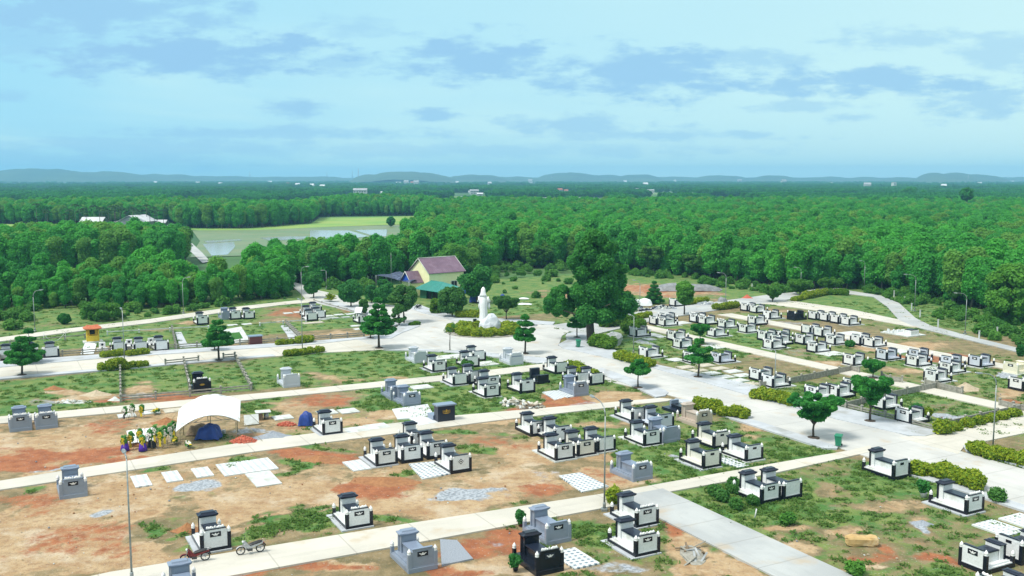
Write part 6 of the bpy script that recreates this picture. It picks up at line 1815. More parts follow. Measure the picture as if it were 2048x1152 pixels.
prof = [(0, .175, .165, .05), (.03, .168, .155, .055), (.12, .145, .130, .06), (.25, .135, .115, .05), (.36, .132, .112, .045), (.46, .135, .115, .04), (.55, .140, .118, .035), (.62, .142, .112, .03), (.69, .138, .100, .025), (.745, .128, .085, .02), (.79, .095, .070, .01), (.82, .060, .056, .0), (.84, .055, .055, 0)]
build('robe', MB().rings([ring_at(b0 + Hs * z, Hs * rx * .80, Hs * ry * .88, 0, 0, f, 11, 36, z * 4) for z, rx, ry, f in prof], 0, True, True), M['statue'], root)
sl = MB()
for s in (-1, 1):      # sleeves: bent arms meeting before the chest, cuffs hanging
    sl.tube([(s * Hs * .115, 0, b0 + Hs * .72), (s * Hs * .15, -Hs * .03, b0 + Hs * .60), (s * Hs * .10, -Hs * .115, b0 + Hs * .565), (s * Hs * .02, -Hs * .135, b0 + Hs * .61)], [Hs * .045, Hs * .05, Hs * .045, Hs * .028], 10)
    sl.tube([(s * Hs * .12, -Hs * .07, b0 + Hs * .57), (s * Hs * .145, -Hs * .06, b0 + Hs * .45), (s * Hs * .15, -Hs * .05, b0 + Hs * .37)], [Hs * .04, Hs * .038, Hs * .012], 8)
build('sleeves', sl, M['statue'], root)
build('head', MB().blob((0, -Hs * .012, b0 + Hs * .895), (Hs * .047, Hs * .052, Hs * .062), 1, .02, 14, 10), M['statue'], root)
build('hood', MB().rings([ring_at(b0 + Hs * z, Hs * r1, Hs * r2, 0, Hs * oy, .012, 7) for z, r1, r2, oy in ((.74, .118, .06, .03), (.80, .085, .06, .022), (.86, .066, .058, .016), (.91, .062, .056, .014), (.95, .052, .046, .010), (.98, .034, .030, .004), (1.0, .010, .010, 0))], 0, True, True), M['statue'], root)
rk = MB()
q = random.Random(6)
rs = []
for j, (z, k_) in enumerate(((-.1, 1.0), (.6, 1.02), (1.2, .92), (1.75, .74), (2.25, .50), (2.65, .26), (2.85, .06))):
    rs.append([((1.75 * k_ * (1 + q.uniform(-.16, .13))) * math.cos(2 * math.pi * i / 11) + (.35 * z / 2.8), (1.15 * k_ * (1 + q.uniform(-.16, .13))) * math.sin(2 * math.pi * i / 11), z + q.uniform(-.16, .16) * (0 < j < 6)) for i in range(11)])
rk.rings(rs)
tag(build('white_rock', rk, M['rock'], None, (*G(979, 663), 0.05), R(8)), 'jagged white rock standing in front of the statue', 'rock')
r = empty('stone_altar', (*G(950, 657), .05), R(20), 'small stone altar with a dark panel beside the statue', 'altar')
build('table', MB().box(-.55, .55, -.35, .35, 0, .75, 0, .03).box(-.65, .65, -.42, .42, .75, .85), M['statue'], r)
build('tablet', MB().box(-.4, .4, .05, .2, .85, 1.65), M['statue'], r)
build('dark_panel', MB().box(-.28, .28, .02, .05, .98, 1.52), M['slate'], r)
tag(build('rock', MB().blob((0, 0, .75), (1.35, 1.0, 1.1), 5, .22, 12, 8, smooth=False, zmin=-.1), M['greyrock'], None, (*G(1227, 690), 0), .3), 'big pale grey rock among bushes beside the old tree', 'rock')
q = random.Random(3)
bo = MB(); rs = []
for x, ry, rz in ((-1.05, .12, .14), (-.98, .34, .30), (-.6, .42, .38), (-.1, .40, .36), (.3, .36, .32), (.62, .42, .38), (.95, .38, .33), (1.08, .14, .14)):
    rs.append([(x + q.uniform(-.04, .04), ry * (abs(math.cos(a)) ** .6 * math.copysign(1, math.cos(a))) * q.uniform(.9, 1.08), .33 + rz * (abs(math.sin(a)) ** .6 * math.copysign(1, math.sin(a))) * q.uniform(.9, 1.08)) for a in [6.283 * i / 12 + .2 for i in range(12)]])
bo.rings(rs, 0, True, False)
tag(build('boulder', bo, M['sandstone'], None, (*G(1723, 1090), -.02), -.05), 'long tan boulder lying in the grass by the bottom corner', 'boulder')

# ------------------------------------------------------------------ the yellow house and what stands round it
ang = R(40)
hx, hy = G(859, 592)
HL, HW, HE, HR = 8.8, 7.0, 4.75, 7.45
house = empty('house', (hx, hy, 0), ang, 'yellow house with a mauve metal roof and blue porch gable', 'house')
w_ = MB()
w_.box(0, HL, 0, HW, -.1, HE)
for x in (0.0, HL - .2):
    w_.add([(x, 0, HE), (x, HW, HE), (x, HW / 2, HR - .1), (x + .2, 0, HE), (x + .2, HW, HE), (x + .2, HW / 2, HR - .1)], [(0, 2, 1), (3, 4, 5), (0, 3, 5, 2), (1, 2, 5, 4)])
build('wall', w_, M['wallyellow'], house)


def gable_roof(x0, x1, y0, y1, ze, zr, t=.10, ov=.35):
    ym = (y0 + y1) / 2; s = (zr - ze) / (ym - y0)
    b = MB()
    for sg, ya in ((1, y0), (-1, y1)):
        yo = ya - sg * ov; zo = ze - s * ov
        b.add([(x0 - ov, yo, zo), (x1 + ov, yo, zo), (x1 + ov, ym, zr), (x0 - ov, ym, zr), (x0 - ov, yo, zo + t), (x1 + ov, yo, zo + t), (x1 + ov, ym, zr + t), (x0 - ov, ym, zr + t)],
              [(0, 3, 2, 1), (4, 5, 6, 7), (0, 1, 5, 4), (1, 2, 6, 5), (2, 3, 7, 6), (3, 0, 4, 7)])
        for i in range(int((x1 - x0 + 2 * ov) / .45)):      # raised seams of the sheets
            xx = x0 - ov + .2 + i * .45
            b.add([(xx, yo, zo + t), (xx + .06, yo, zo + t), (xx + .06, ym, zr + t), (xx, ym, zr + t), (xx, yo, zo + t + .035), (xx + .06, yo, zo + t + .035), (xx + .06, ym, zr + t + .035), (xx, ym, zr + t + .035)], [(4, 5, 6, 7), (0, 1, 5, 4), (1, 2, 6, 5), (3, 0, 4, 7)])
    return b


build('roof', gable_roof(0, HL, 0, HW, HE + .05, HR), M['roofmauve'], house)
bb = MB()
for sg in (0, 1):
    ya = -.35 if sg == 0 else HW + .35
    zo = HE + .05 - (HR - HE - .05) / (HW / 2) * .35
    bb.tube([(-.37, ya, zo + .06), (-.37, HW / 2, HR + .08)], .07, 5).tube([(HL + .37, ya, zo + .06), (HL + .37, HW / 2, HR + .08)], .07, 5)
bb.tube([(-.45, HW / 2, HR + .13), (HL + .45, HW / 2, HR + .13)], .09, 5)
build('barge_board', bb, M['trim'], house)
wn_ = build('window', MB().box(5.6, 7.0, -.04, .02, 1.5, 2.7), M['dark'], house)
build('window_frame', MB().box(5.5, 5.6, -.06, 0, 1.4, 2.8).box(7.0, 7.1, -.06, 0, 1.4, 2.8).box(5.6, 7.0, -.06, 0, 2.7, 2.8).box(5.6, 7.0, -.06, 0, 1.4, 1.5).box(6.27, 6.33, -.06, -.04, 1.5, 2.7), M['trim'], wn_)
build('door', MB().box(-.04, .02, 4.2, 5.2, 0, 2.1), M['dark'], house)
po = MB().box(-3.0, 0, 2.1, 5.6, -.1, 2.9)
build('porch', po, M['wallyellow'], house)
g_ = MB().add([(-3.02, 2.1, 2.9), (-3.02, 5.6, 2.9), (-3.02, 3.85, 4.85), (-2.9, 2.1, 2.9), (-2.9, 5.6, 2.9), (-2.9, 3.85, 4.85)], [(0, 2, 1), (3, 4, 5), (0, 3, 5, 2), (1, 2, 5, 4), (0, 1, 4, 3)])
build('porch_gable', g_, M['gableblue'], house)
build('porch_roof', gable_roof(-3.05, -.45, 2.1, 5.6, 2.95, 4.9, .08, .3), M['roofmauve'], house)
build('porch_trim', MB().tube([(-3.4, 1.8, 2.68), (-3.4, 3.85, 5.0)], .07, 5).tube([(-3.4, 5.9, 2.68), (-3.4, 3.85, 5.0)], .07, 5), M['trim'], house)
# teal-roofed shed
shed = empty('shed', (-14.4, 191.5, 0), ang, 'low shed with a teal hipped roof in front of the yellow house', 'shed')
SL, SW, SE, SR = 6.5, 7.6, 1.85, 3.35     # X along the house, Y towards the far left
build('wall', MB().box(.5, SL - .4, .5, 1.1, -.1, SE).box(.5, .7, 5.0, SW - .4, -.1, SE).box(SL - .6, SL - .4, 1.1, SW - .4, -.1, SE).box(.7, SL - .6, SW - .6, SW - .4, -.1, SE), M['darkgreen'], shed)
build('opening_shade', MB().box(.9, 1.0, 1.1, 5.0, 0, SE - .1), M['dark'], shed)  # dark panel standing in for the shade inside the open side
for yy in (1.1, 3.0, 5.0): build('post', MB().box(.45, .6, yy - .08, yy + .08, -.1, SE), M['darkgreen'], shed)
o_ = .4
c4 = [(-o_, -o_, SE), (SL + o_, -o_, SE), (SL + o_, SW + o_, SE), (-o_, SW + o_, SE)]
ra, rb = (SL / 2, 2.9, SR), (SL / 2, SW - .6, SR)
rf = MB().add(c4 + [ra, rb] + [(x, y, z - .09) for x, y, z in c4], [(0, 1, 4), (1, 2, 5, 4), (2, 3, 5), (3, 0, 4, 5), (6, 9, 8, 7), (0, 6, 7, 1), (1, 7, 8, 2), (2, 8, 9, 3), (3, 9, 6, 0)])
for i in range(16):
    yy = -o_ + .25 + i * .5
    if yy < SW - .3:
        f_ = min(1, (yy + o_) / (2.9 + o_))
        xe = -o_ + (SL / 2 + o_) * f_; ze = SE + (SR - SE) * f_
        rf.add([(-o_, yy, SE), (-o_, yy + .05, SE), (xe, yy + .05, ze), (xe, yy, ze), (-o_, yy, SE + .04), (-o_, yy + .05, SE + .04), (xe, yy + .05, ze + .04), (xe, yy, ze + .04)], [(4, 5, 6, 7), (0, 1, 5, 4), (3, 7, 6, 2), (0, 4, 7, 3), (1, 2, 6, 5)])
build('roof', rf, M['roofteal'], shed)
# shade net on poles
net = empty('shade_net', (*G(795, 590), 0), 0, 'dark shade net stretched on poles beside the house', 'awning')
nx, ny = G(795, 590)
crn = []
for (x, y) in ((752, 551), (800, 543.5), (846, 555.5), (818, 564)):
    gx, gy = G(x, y, 3.3); crn.append((gx - nx, gy - ny))
NN = 14
vs = []; fs = []
for i in range(NN + 1):
    for j in range(NN + 1):
        s, t = i / NN, j / NN
        x = (1 - s) * ((1 - t) * crn[0][0] + t * crn[3][0]) + s * ((1 - t) * crn[1][0] + t * crn[2][0]); y = (1 - s) * ((1 - t) * crn[0][1] + t * crn[3][1]) + s * ((1 - t) * crn[1][1] + t * crn[2][1])
        vs.append((x, y, 3.3 - .35 * math.sin(math.pi * s * 2) ** 2 * math.sin(math.pi * t) + .12 * math.sin(9 * s + 5 * t)))
nv = len(vs)
for i in range(NN):
    for j in range(NN):
        a = i * (NN + 1) + j
        fs.append((a, a + NN + 1, a + NN + 2, a + 1)); fs.append((a + nv, a + 1 + nv, a + NN + 2 + nv, a + NN + 1 + nv))
build('net', MB().add(vs + [(x, y, z - .03) for x, y, z in vs], fs, 0, True), M['net'], net)
for (x, y) in crn: build('pole', MB().lathe([(.05, -.1), (.05, 3.4)], 6, (x, y, 0)), M['pole'], net)
r = empty('flagpole', (*G(783, 588), 0), 0, 'thin tall pole rising through the shade net', 'pole')
build('pole', MB().lathe([(.05, -.1), (.04, 4), (.025, height(783, 588, 505))], 7), M['pole'], r)
build('foot', MB().lathe([(.2, -.1), (.2, .3), (.08, .5)], 8), M['concrete_post'], r)
# tarpaulins in the yard and on the building ground


def drape(px, py, rx, ry, h, m, label, seed, name='tarpaulin', cat='tarpaulin', rz=0.0):
    """a sheet thrown over something: domed, creased, edge lying on the ground"""
    n = 18; vs = []; fs = []
    q = random.Random(seed); p1, p2 = q.uniform(0, 6), q.uniform(0, 6)
    for i in range(n + 1):
        for j in range(n + 1):
            s, t = i / n * 2 - 1, j / n * 2 - 1
            d = max(abs(s), abs(t)); rr_ = math.hypot(s, t)
            z = h * max(0, 1 - max(d, rr_ * .82) ** (6 if h > .5 else 3)) * (.86 + .14 * math.sin(2.3 * s + p1)) + .06 * h * math.sin(6 * s + p1 + 3 * t) + .05 * h * math.sin(11 * t + p2 - 5 * s)
            vs.append((s * rx * (1 + .06 * math.sin(5 * t + p1)), t * ry * (1 + .06 * math.sin(5 * s + p2)), max(.03, z)))
    for i in range(n):
        for j in range(n):
            a = i * (n + 1) + j; fs.append((a, a + n + 1, a + n + 2, a + 1))
    return tag(build(name, MB().add(vs, fs, 0, True), M[m], None, (*G(px, py), 0.03), rz), label, cat)


drape(952, 604, 1.3, 1.0, 2.2, 'bluetarp', 'dark blue tarpaulin covering a heap behind the statue', 1)
drape(930, 587, .8, .7, 1.9, 'bluetarp', 'blue sheet hanging under the shed eave', 2)
drape(1005, 596, .55, .45, .75, 'bluetarp', 'small bright blue tarpaulin in the grass behind the statue', 3)
drape(1047, 598, 1.1, .7, .25, 'tarp', 'white sheet lying at the edge of the bare ground, upper', 4)
drape(1050, 609, 1.3, .7, .3, 'tarp', 'white sheet lying at the edge of the bare ground, lower', 5)
drape(1280, 611, 2.2, 1.2, 1.5, 'tarp', 'white tarpaulin shelter beside the back road', 6)
drape(1370, 580, 7.6, 3.0, 1.3, 'greytarp', 'long earth bank covered with grey plastic sheet', 7, 'covered_bank', 'earth bank')
drape(612, 850, .72, .6, 1.25, 'bluetarp', 'blue tarpaulin thrown over goods beside the white tomb', 8)
drape(1445, 604, .9, .7, .9, 'greytarp', 'pale grey heap under the curved lamp by the back road', 9)


def heap(px, py, rx, ry, h, m, label, seed, rz=0.0, name='heap', cat='heap'):
    n = 26; vs = []; fs = []
    q = random.Random(seed); p1, p2, p3 = (q.uniform(0, 6) for _ in range(3))
    for j in range(9):
        t = j / 8
        for i in range(n):
            a = 2 * math.pi * i / n
            w2 = 1 + .14 * math.sin(2 * a + p1) + .08 * math.sin(5 * a + p2)
            z = h * (1 - t) ** 1.25 * (1 + .1 * math.sin(4 * a + p3)) - .05 * t
            vs.append((rx * t * w2 * math.cos(a), ry * t * w2 * math.sin(a), z + q.uniform(-.03, .03) * h))
    for j in range(8):
        for i in range(n):
            fs.append((j * n + i, (j + 1) * n + i, (j + 1) * n + (i + 1) % n, j * n + (i + 1) % n))
    return tag(build(name, MB().add(vs, fs, 0, True), M[m], None, (*G(px, py), 0), rz), label, cat)


for a in [(545, 874, 1.7, 1.2, .55, 'gravelheap', 'heap of blue-grey gravel beside the lane', 1), (1930, 778, 1.9, 1.3, .75, 'sandheap', 'big sand heap beside the lane in the far block', 2), (193, 789, 1.6, 1.1, .5, 'sandheap', 'pale sand heap in the grass above the upper lane', 3), (108, 778, 1.2, .8, .4, 'dirtheap', 'small earth heap in the grass above the upper lane', 4),
          (1494, 597, 1.5, .8, .8, 'brick', 'red heap beside the back road', 5), (1130, 803, 1.9, 1.1, .45, 'dirtheap', 'heap of orange earth below the white tomb', 6), (1088, 812, 1.3, .8, .35, 'dirtheap', 'lower heap of orange earth next to the white planks', 7), (333, 846, 1.5, 1.0, .55, 'dirtheap', 'earth heap beside the tent ropes', 8),
          (640, 918, 2.4, 1.4, .35, 'dirtheap', 'wide mound of red earth beside the pale slab', 9), (770, 962, 3.2, 1.3, .3, 'dirtheap', 'wide mound of red earth below the cluster of five tombs', 10), (1845, 1047, .8, .6, .25, 'gravelheap', 'small grey gravel heap in the grass by the corner', 11), (230, 800, .8, .5, .4, 'pad', 'heap of broken concrete at the fence foot', 12), (375, 1060, 1.0, .7, .5, 'dirtheap', 'red earth heap behind the parked motorbike', 13)]:
    heap(*a)


def pile(px, py, rx, ry, h, n, size, mats, label, seed, name='brick_pile', cat='pile'):
    """loose pieces thrown on a heap"""
    q = random.Random(seed); b = MB()
    b.lathe([(1.0, -.05), (.8, h * .3), (.4, h * .72), (.0001, h * .9)], 10, sx=rx, sy=ry, smooth=False)
    for _ in range(n):
        a = q.uniform(0, 6.283); k_ = math.sqrt(q.random())
        c = Vector((rx * k_ * math.cos(a), ry * k_ * math.sin(a), h * (1 - k_) * .95 + .04))
        Rm = Matrix.Rotation(q.uniform(0, 6.28), 3, 'Z') @ Matrix.Rotation(q.uniform(-.5, .5), 3, 'X') @ Matrix.Rotation(q.uniform(-.5, .5), 3, 'Y')
        s = [size[i] * q.uniform(.8, 1.2) / 2 for i in range(3)]
        vs = [tuple(c + Rm @ Vector((x * s[0], y * s[1], z * s[2]))) for z in (-1, 1) for y in (-1, 1) for x in (-1, 1)]
        b.add(vs, [(0, 2, 3, 1), (4, 5, 7, 6), (0, 1, 5, 4), (1, 3, 7, 5), (3, 2, 6, 7), (2, 0, 4, 6)], q.randrange(len(mats)))
    return tag(build(name, b, [M[m] for m in mats], None, (*G(px, py), 0)), label, cat)


M['brick2'] = mat('pale_brick', (0.56, 0.22, 0.14), (0.46, 0.14, 0.09), 12, 0.85)
pile(487, 884, 1.25, .8, .6, 170, (.22, .11, .09), ['brick', 'brick2', 'brick'], 'pile of red bricks beside the tent', 1)
pile(573, 850, 1.0, .55, .35, 90, (.22, .11, .09), ['brick', 'brick2', 'brick'], 'low pile of red bricks beside the blue tarpaulin', 2)
pile(1027, 808, 1.0, .7, .5, 26, (1.6, .3, .12), ['pad', 'padwarm'], 'stack of pale planks at the grass edge', 3, 'plank_pile')
pile(1062, 815, 1.6, .7, .4, 40, (1.1, .25, .10), ['pad', 'padwarm', 'wood'], 'scattered white planks below the orange earth', 4, 'plank_pile')
pile(1385, 1108, .8, 1.8, .04, 13, (1.3, .13, .06), ['concrete_post', 'greyrock', 'wood'], 'scattered timber and debris beside the white crested tomb', 5, 'timber_pile')
pile(1275, 621, 2.6, .8, .6, 60, (.6, .4, .35), ['pad', 'gravelheap', 'slate'], 'row of stored stone blocks along the back road', 6, 'stone_pile')
pile(1325, 618, 2.6, .8, .6, 50, (.6, .4, .35), ['pad', 'gravelheap', 'slate'], 'second row of stored stone blocks along the back road', 7, 'stone_pile')
pile(1415, 609, 2.2, .7, .5, 40, (.5, .4, .3), ['pad', 'gravelheap'], 'grey rubble pile near the double hedge', 8, 'stone_pile')
pile(145, 805, 1.9, .5, .25, 40, (.4, .2, .12), ['pad', 'padwarm'], 'line of broken pale blocks in the grass above the upper lane', 9, 'stone_pile')
pile(1060, 652, 1.4, .6, .4, 24, (.5, .3, .25), ['pad', 'greyrock'], 'few grey stones beside the roundabout pavement', 10, 'stone_pile')

# ------------------------------------------------------------------ the funeral tent and its things
tx, ty = G(361, 889)
tent = empty('tent', (tx, ty, 0), R(14), 'white arched canopy tent on poles over the open grave', 'tent')
TW, TD = 4.9, 3.6
cz = lambda s, t: 1.2 + .6 * s + (1.2 - .1 * s) * t + (1.15 - .12 * t) * math.sin(math.pi * (.02 + .96 * s)) ** .95
n, mm_ = 22, 14
vs = []; fs = []
for i in range(n + 1):
    for j in range(mm_ + 1):
        s, t = i / n, j / mm_
        x = -.35 + (TW + .7) * s
        z = cz(s, t) + .03 * math.sin(9 * s + 4 * t) - .16 * math.sin(math.pi * t * 2) ** 2 * math.sin(math.pi * s) + .03 * math.sin(23 * s) * math.sin(7 * t)
        y = -.35 + (TD + .5) * t
        vs.append((x, y, z))
nv = len(vs)
for i in range(n):
    for j in range(mm_):
        a = i * (mm_ + 1) + j
        fs += [(a, a + mm_ + 1, a + mm_ + 2, a + 1), (a + nv, a + nv + 1, a + nv + mm_ + 2, a + nv + mm_ + 1)]
build('canopy', MB().add(vs + [(x, y, z - .03) for x, y, z in vs], fs, 0, True), M['tarp'], tent)
for x, y in ((0, 0), (TW, 0), (0, TD), (TW, TD), (TW * .5, TD)):
    build('pole', MB().tube([(x, y, -.1), (x, y, cz(x / TW, y / TD) - .06)], .04, 6), M['bamboo'], tent)
fr = MB()
for t in (0, 1):
    fr.tube([(TW * s, TD * t, cz(s, t)) for s in (0, .12, .3, .5, .7, .88, 1)], .03, 5)
    fr.tube([(0, TD * t, 1.9), (TW, TD * t, 2.1)], .025, 5)
fr.tube([(TW * .5, 0, 2.0), (TW * .5, 0, cz(.5, 0))], .03, 5).tube([(TW * .5, 0, cz(.5, 0)), (TW * .25, 0, 1.95)], .025, 5).tube([(TW * .5, 0, cz(.5, 0)), (TW * .75, 0, 2.05)], .025, 5)
build('frame', fr, M['pole'], tent)
for (p0, p1) in (((0, 0, 2.3), (-2.6, 1.6, 0)), ((-.2, TD, 2.6), (-2.0, TD + 1.5, 0)), ((TW + .2, TD, 2.6), (TW + 2.3, TD + 1.4, 0)), ((TW + .2, 0, 2.2), (TW + 2.4, -.9, 0))):
    build('guy_rope', MB().tube([p0, p1], .022, 4), M['bamboo'], tent)
# under it
x, y = W(17.7, 93.0)
drp = drape(418, 876, 1.15, .9, 1.25, 'bluetarp', 'blue tarpaulin wrapped round goods under the tent', 21)
drape(395, 868, .9, .8, 1.0, 'wood', 'brown earth and boards heaped under the tent', 22, 'earth_pile', 'heap')
r = empty('bucket', (*G(448, 868), 0), 0, 'white bucket standing under the tent', 'bucket')
build('pail', MB().lathe([(.15, 0), (.19, .38), (.2, .4), (.17, .38), (.14, .05)], 12), M['plastic_white'], r)
build('handle', MB().tube([(.19 * math.cos(a), 0, .4 + .17 * math.sin(a)) for a in (0, .5, 1.05, 1.57, 2.1, 2.6, 3.14)], .012, 4), M['pole'], r)


def wreath(px, py, h, label, seed, skirt=False, ribbon='yellowflower', fallen=False, rz=None):
    q = random.Random(seed)
    root = empty('funeral_wreath', (*G(px, py), 0.02), q.uniform(-.5, .6) if rz is None else rz, label, 'wreath', 'funeral wreaths around the tent')
    if fallen: root.rotation_euler = (R(-78), 0, q.uniform(-.6, .6)); root.location.z = .12
    lg = MB()
    for (x, y) in ((-.3, -.25), (.3, -.25), (0, .4)): lg.tube([(x, y, 0), (0, 0, h * .72)], .02, 4)
    build('stand', lg, M['bamboo'], root)
    qq = np.random.RandomState(seed); n = 170
    a = qq.uniform(0, 6.283, n); k_ = np.sqrt(qq.uniform(.05, 1, n))
    c = np.column_stack([.27 * k_ * np.cos(a), -.10 + .07 * qq.normal(size=n), h * .66 + h * .30 * k_ * np.sin(a)])
    nn = np.column_stack([np.cos(a) + .4 * qq.normal(size=n), -1 + .5 * qq.normal(size=n), np.sin(a) + .4])
    link('leaf_spray', leaf_mesh('leaf_spray', c, nn, .13, [M['leaf_wreath']], 1.8, seed=seed), root)
    fb = MB()
    for _ in range(26):
        a_ = q.uniform(0, 6.283); k2 = math.sqrt(q.random()) * .23
        fb.blob((k2 * math.cos(a_), -.2 - q.uniform(0, .06), h * .6 + 1.5 * k2 * math.sin(a_)), (.07, .06, .07), q.randint(0, 99), .1, 7, 5)
    build('flowers', fb, M['yellowflower' if seed % 2 else 'whiteflower'], root)
    build('ribbon', MB().add([(-.1, -.21, h * .78), (.1, -.21, h * .78), (.16, -.30, h * .1), (-.04, -.30, h * .1), (-.1, -.19, h * .78), (.1, -.19, h * .78), (.16, -.28, h * .1), (-.04, -.28, h * .1)], [(0, 3, 2, 1), (4, 5, 6, 7), (0, 1, 5, 4), (1, 2, 6, 5), (2, 3, 7, 6), (3, 0, 4, 7)]), M[ribbon], root)
    if skirt:
        build('skirt', MB().rings([[(r_ * (1 + .08 * math.sin(7 * 6.283 * i / 20)) * math.cos(6.283 * i / 20), r_ * math.sin(6.283 * i / 20), z) for i in range(20)] for r_, z in ((.38, .02), (.31, .4), (.22, .85), (.13, 1.15))], 0, True, True), M['purple'], root)
    return root


for (a, b, h, lab, sd, kw) in [
    (205, 888, 1.45, 'wreath on a purple skirted stand, outermost at the sheeted grave', 1, dict(skirt=True)), (300, 868, 1.7, 'wreath with long yellow ribbon between the purple stands', 3, {}), (445, 893, 1.55, 'wreath on a purple skirted stand beside the black cloth', 5, dict(skirt=True)), (415, 800, 1.5, 'small wreath behind the second purple stand', 9, {}),
    (555, 860, 1.9, 'tall green wreath with black cloth at its foot', 4, dict(ribbon='black')), (625, 800, 1.9, 'tall green wreath behind the others', 8, {}), (695, 855, 1.95, 'tall wreath with yellow ribbon in the middle', 7, {}), (745, 815, 1.9, 'green wreath next to the white ribbon one', 10, {}), (820, 780, 1.9, 'wreath with white and blue ribbon', 6, dict(ribbon='whiteflower')), (875, 745, 1.9, 'wreath closest to the tent pole', 12, {}), (845, 830, 1.3, 'yellow wreath fallen on the red earth', 11, dict(fallen=True)), (1090, 880, 1.3, 'wreath with white centre lying before the tent', 2, dict(fallen=True)),
    (215, 470, 1.4, 'dark wreath standing on the pad beyond the sheeted grave', 14, dict(ribbon='black')), (310, 440, 1.5, 'green wreath leaning on the pad beyond the sheeted grave', 16, dict(ribbon='whiteflower')), (440, 440, 1.4, 'yellow wreath with dark leaves on the pad by the upper lane', 13, {}), (545, 415, 1.2, 'yellow wreath fallen across the pad by the upper lane', 15, dict(fallen=True))]:
    wreath(*T3(a, b), h, lab, sd, **kw)
r = empty('sheeted_grave', (*G(*T3(430, 790)), 0.0), GRID_A, 'fresh grave covered with white sheets among the wreaths', 'grave')
for i in range(3):
    build('sheet', MB().add([(-1.2 + i * .78, -.9, .35), (-1.2 + i * .78 + .72, -.9, .4), (-1.1 + i * .78 + .72, 1.3, 1.05), (-1.1 + i * .78, 1.3, 1.0), (-1.2 + i * .78, -.9, .31), (-1.2 + i * .78 + .72, -.9, .36), (-1.1 + i * .78 + .72, 1.3, 1.01), (-1.1 + i * .78, 1.3, .96)], [(0, 1, 2, 3), (7, 6, 5, 4), (0, 4, 5, 1), (1, 5, 6, 2), (2, 6, 7, 3), (3, 7, 4, 0)]), M['tarp'], r)
build('earth_mound', MB().lathe([(1.5, -.05), (1.2, .25), (.6, .5), (.01, .55)], 14, (-.1, .3, 0)), M['dirtheap'], r)
drape(T3(560, 850)[0], T3(560, 850)[1], .42, .3, .55, 'dark', 'black cloth bundle among the wreaths', 31)
# boards and panels lying about
r = empty('work_table', (*G(526, 838), 0), .35, 'white board laid on a wooden crate beside the tent', 'table')
build('board', MB().box(-.75, .75, -.6, .6, .75, .80), M['pad'], r)
build('crate', MB().box(-.6, -.05, -.4, .4, -.02, .748), M['wood'], r)
build('barrel', MB().lathe([(.22, 0), (.24, .3), (.22, .7)], 10, (.32, -.1, 0)), M['pole'], r)
r = tag(build('leaning_panel', MB().add([(-.7, -.3, .05), (.7, -.3, .1), (.7, .35, .95), (-.7, .35, .9), (-.7, -.26, .02), (.7, -.26, .07), (.7, .39, .92), (-.7, .39, .87)], [(0, 1, 2, 3), (7, 6, 5, 4), (0, 4, 5, 1), (1, 5, 6, 2), (2, 6, 7, 3), (3, 7, 4, 0)]), M['pad'], None, (*G(503, 849), 0), .3), 'white ribbed panel leaning beside the tent', 'panel')
bx_ = MB().add([(-.62, -.05, -.35), (.62, -.05, -.35), (.62, .6, .55), (-.62, .6, .55), (-.62, 0, -.40), (.62, 0, -.40), (.62, .65, .5), (-.62, .65, .5)], [(0, 1, 2, 3), (7, 6, 5, 4), (0, 4, 5, 1), (1, 5, 6, 2), (2, 6, 7, 3), (3, 7, 4, 0)])
r = empty('propped_sheet', (*G(716, 645), 2.0), -.3, 'white sheet propped on sticks above the tomb by the pine', 'panel')
build('sheet', bx_, M['tarp'], r)
for x in (-.5, .5): build('stick', MB().tube([(x, .55, .45), (x, .75, -2.0)], .025, 5), M['bamboo'], r)

# ------------------------------------------------------------------ yellow shrine
u, v = UV(G(173.5, 686))
shr = empty('shrine', (*W(u + .9, v), 0), GRID_A, 'small yellow shrine with a red tiled roof behind the roadside fence', 'shrine')
build('base', MB().box(-1.35, 1.35, -.35, 1.5, -.05, .18, 0, .02), M['pad'], shr)
build('altar_block', MB().box(-.85, .85, 0, 1.1, .18, 1.0), M['yellowpaint'], shr)
for sx in (-.78, .78):
    for yy in (.07, 1.03): build('column', MB().lathe([(.08, .18), (.07, 1.2), (.08, 1.95)], 8, (sx, yy, 0)), M['yellowpaint'], shr)
build('back_wall', MB().box(-.7, .7, .95, 1.05, 1.0, 1.95), M['yellowpaint'], shr)
build('niche', MB().box(-.35, .35, .88, .948, 1.12, 1.75), M['dark'], shr)
rfm = MB()
def rr4(hx, y0, y1, z, up): return [(-hx, y0, z + up), (0, y0, z), (hx, y0, z + up), (hx, (y0 + y1) / 2, z), (hx, y1, z + up), (0, y1, z), (-hx, y1, z + up), (-hx, (y0 + y1) / 2, z)]
rfm.rings([rr4(1.0, -.15, 1.25, 1.95, 0), rr4(1.25, -.4, 1.5, 2.02, .08), rr4(1.2, -.35, 1.45, 2.10, .10), rr4(.85, .2, .9, 2.42, 0), rr4(.8, .35, .75, 2.5, .08)])
build('roof', rfm, M['redtile'], shr)
# white pipe frame with a hose
r = empty('pipe_frame', (*G(88, 686), 0), 0, 'thin white pipe frame with a hanging hose beside the shrine', 'pipe frame')
gx, gy = G(88, 686); hx2, hy2 = G(132, 683)
build('upright', MB().tube([(0, 0, 0), (0, 0, 1.6)], .04, 6), M['plastic_white'], r)
build('upright', MB().tube([(hx2 - gx, hy2 - gy, 0), (hx2 - gx, hy2 - gy, 1.6)], .04, 6), M['plastic_white'], r)
build('hose', MB().tube([((hx2 - gx) * t, (hy2 - gy) * t - .3 * math.sin(3.1 * t), 1.5 - 5.2 * t * (1 - t)) for t in (0, .1, .2, .35, .5, .65, .8, .9, 1)], .03, 5), M['plastic_white'], r)

# ------------------------------------------------------------------ wheeled bins


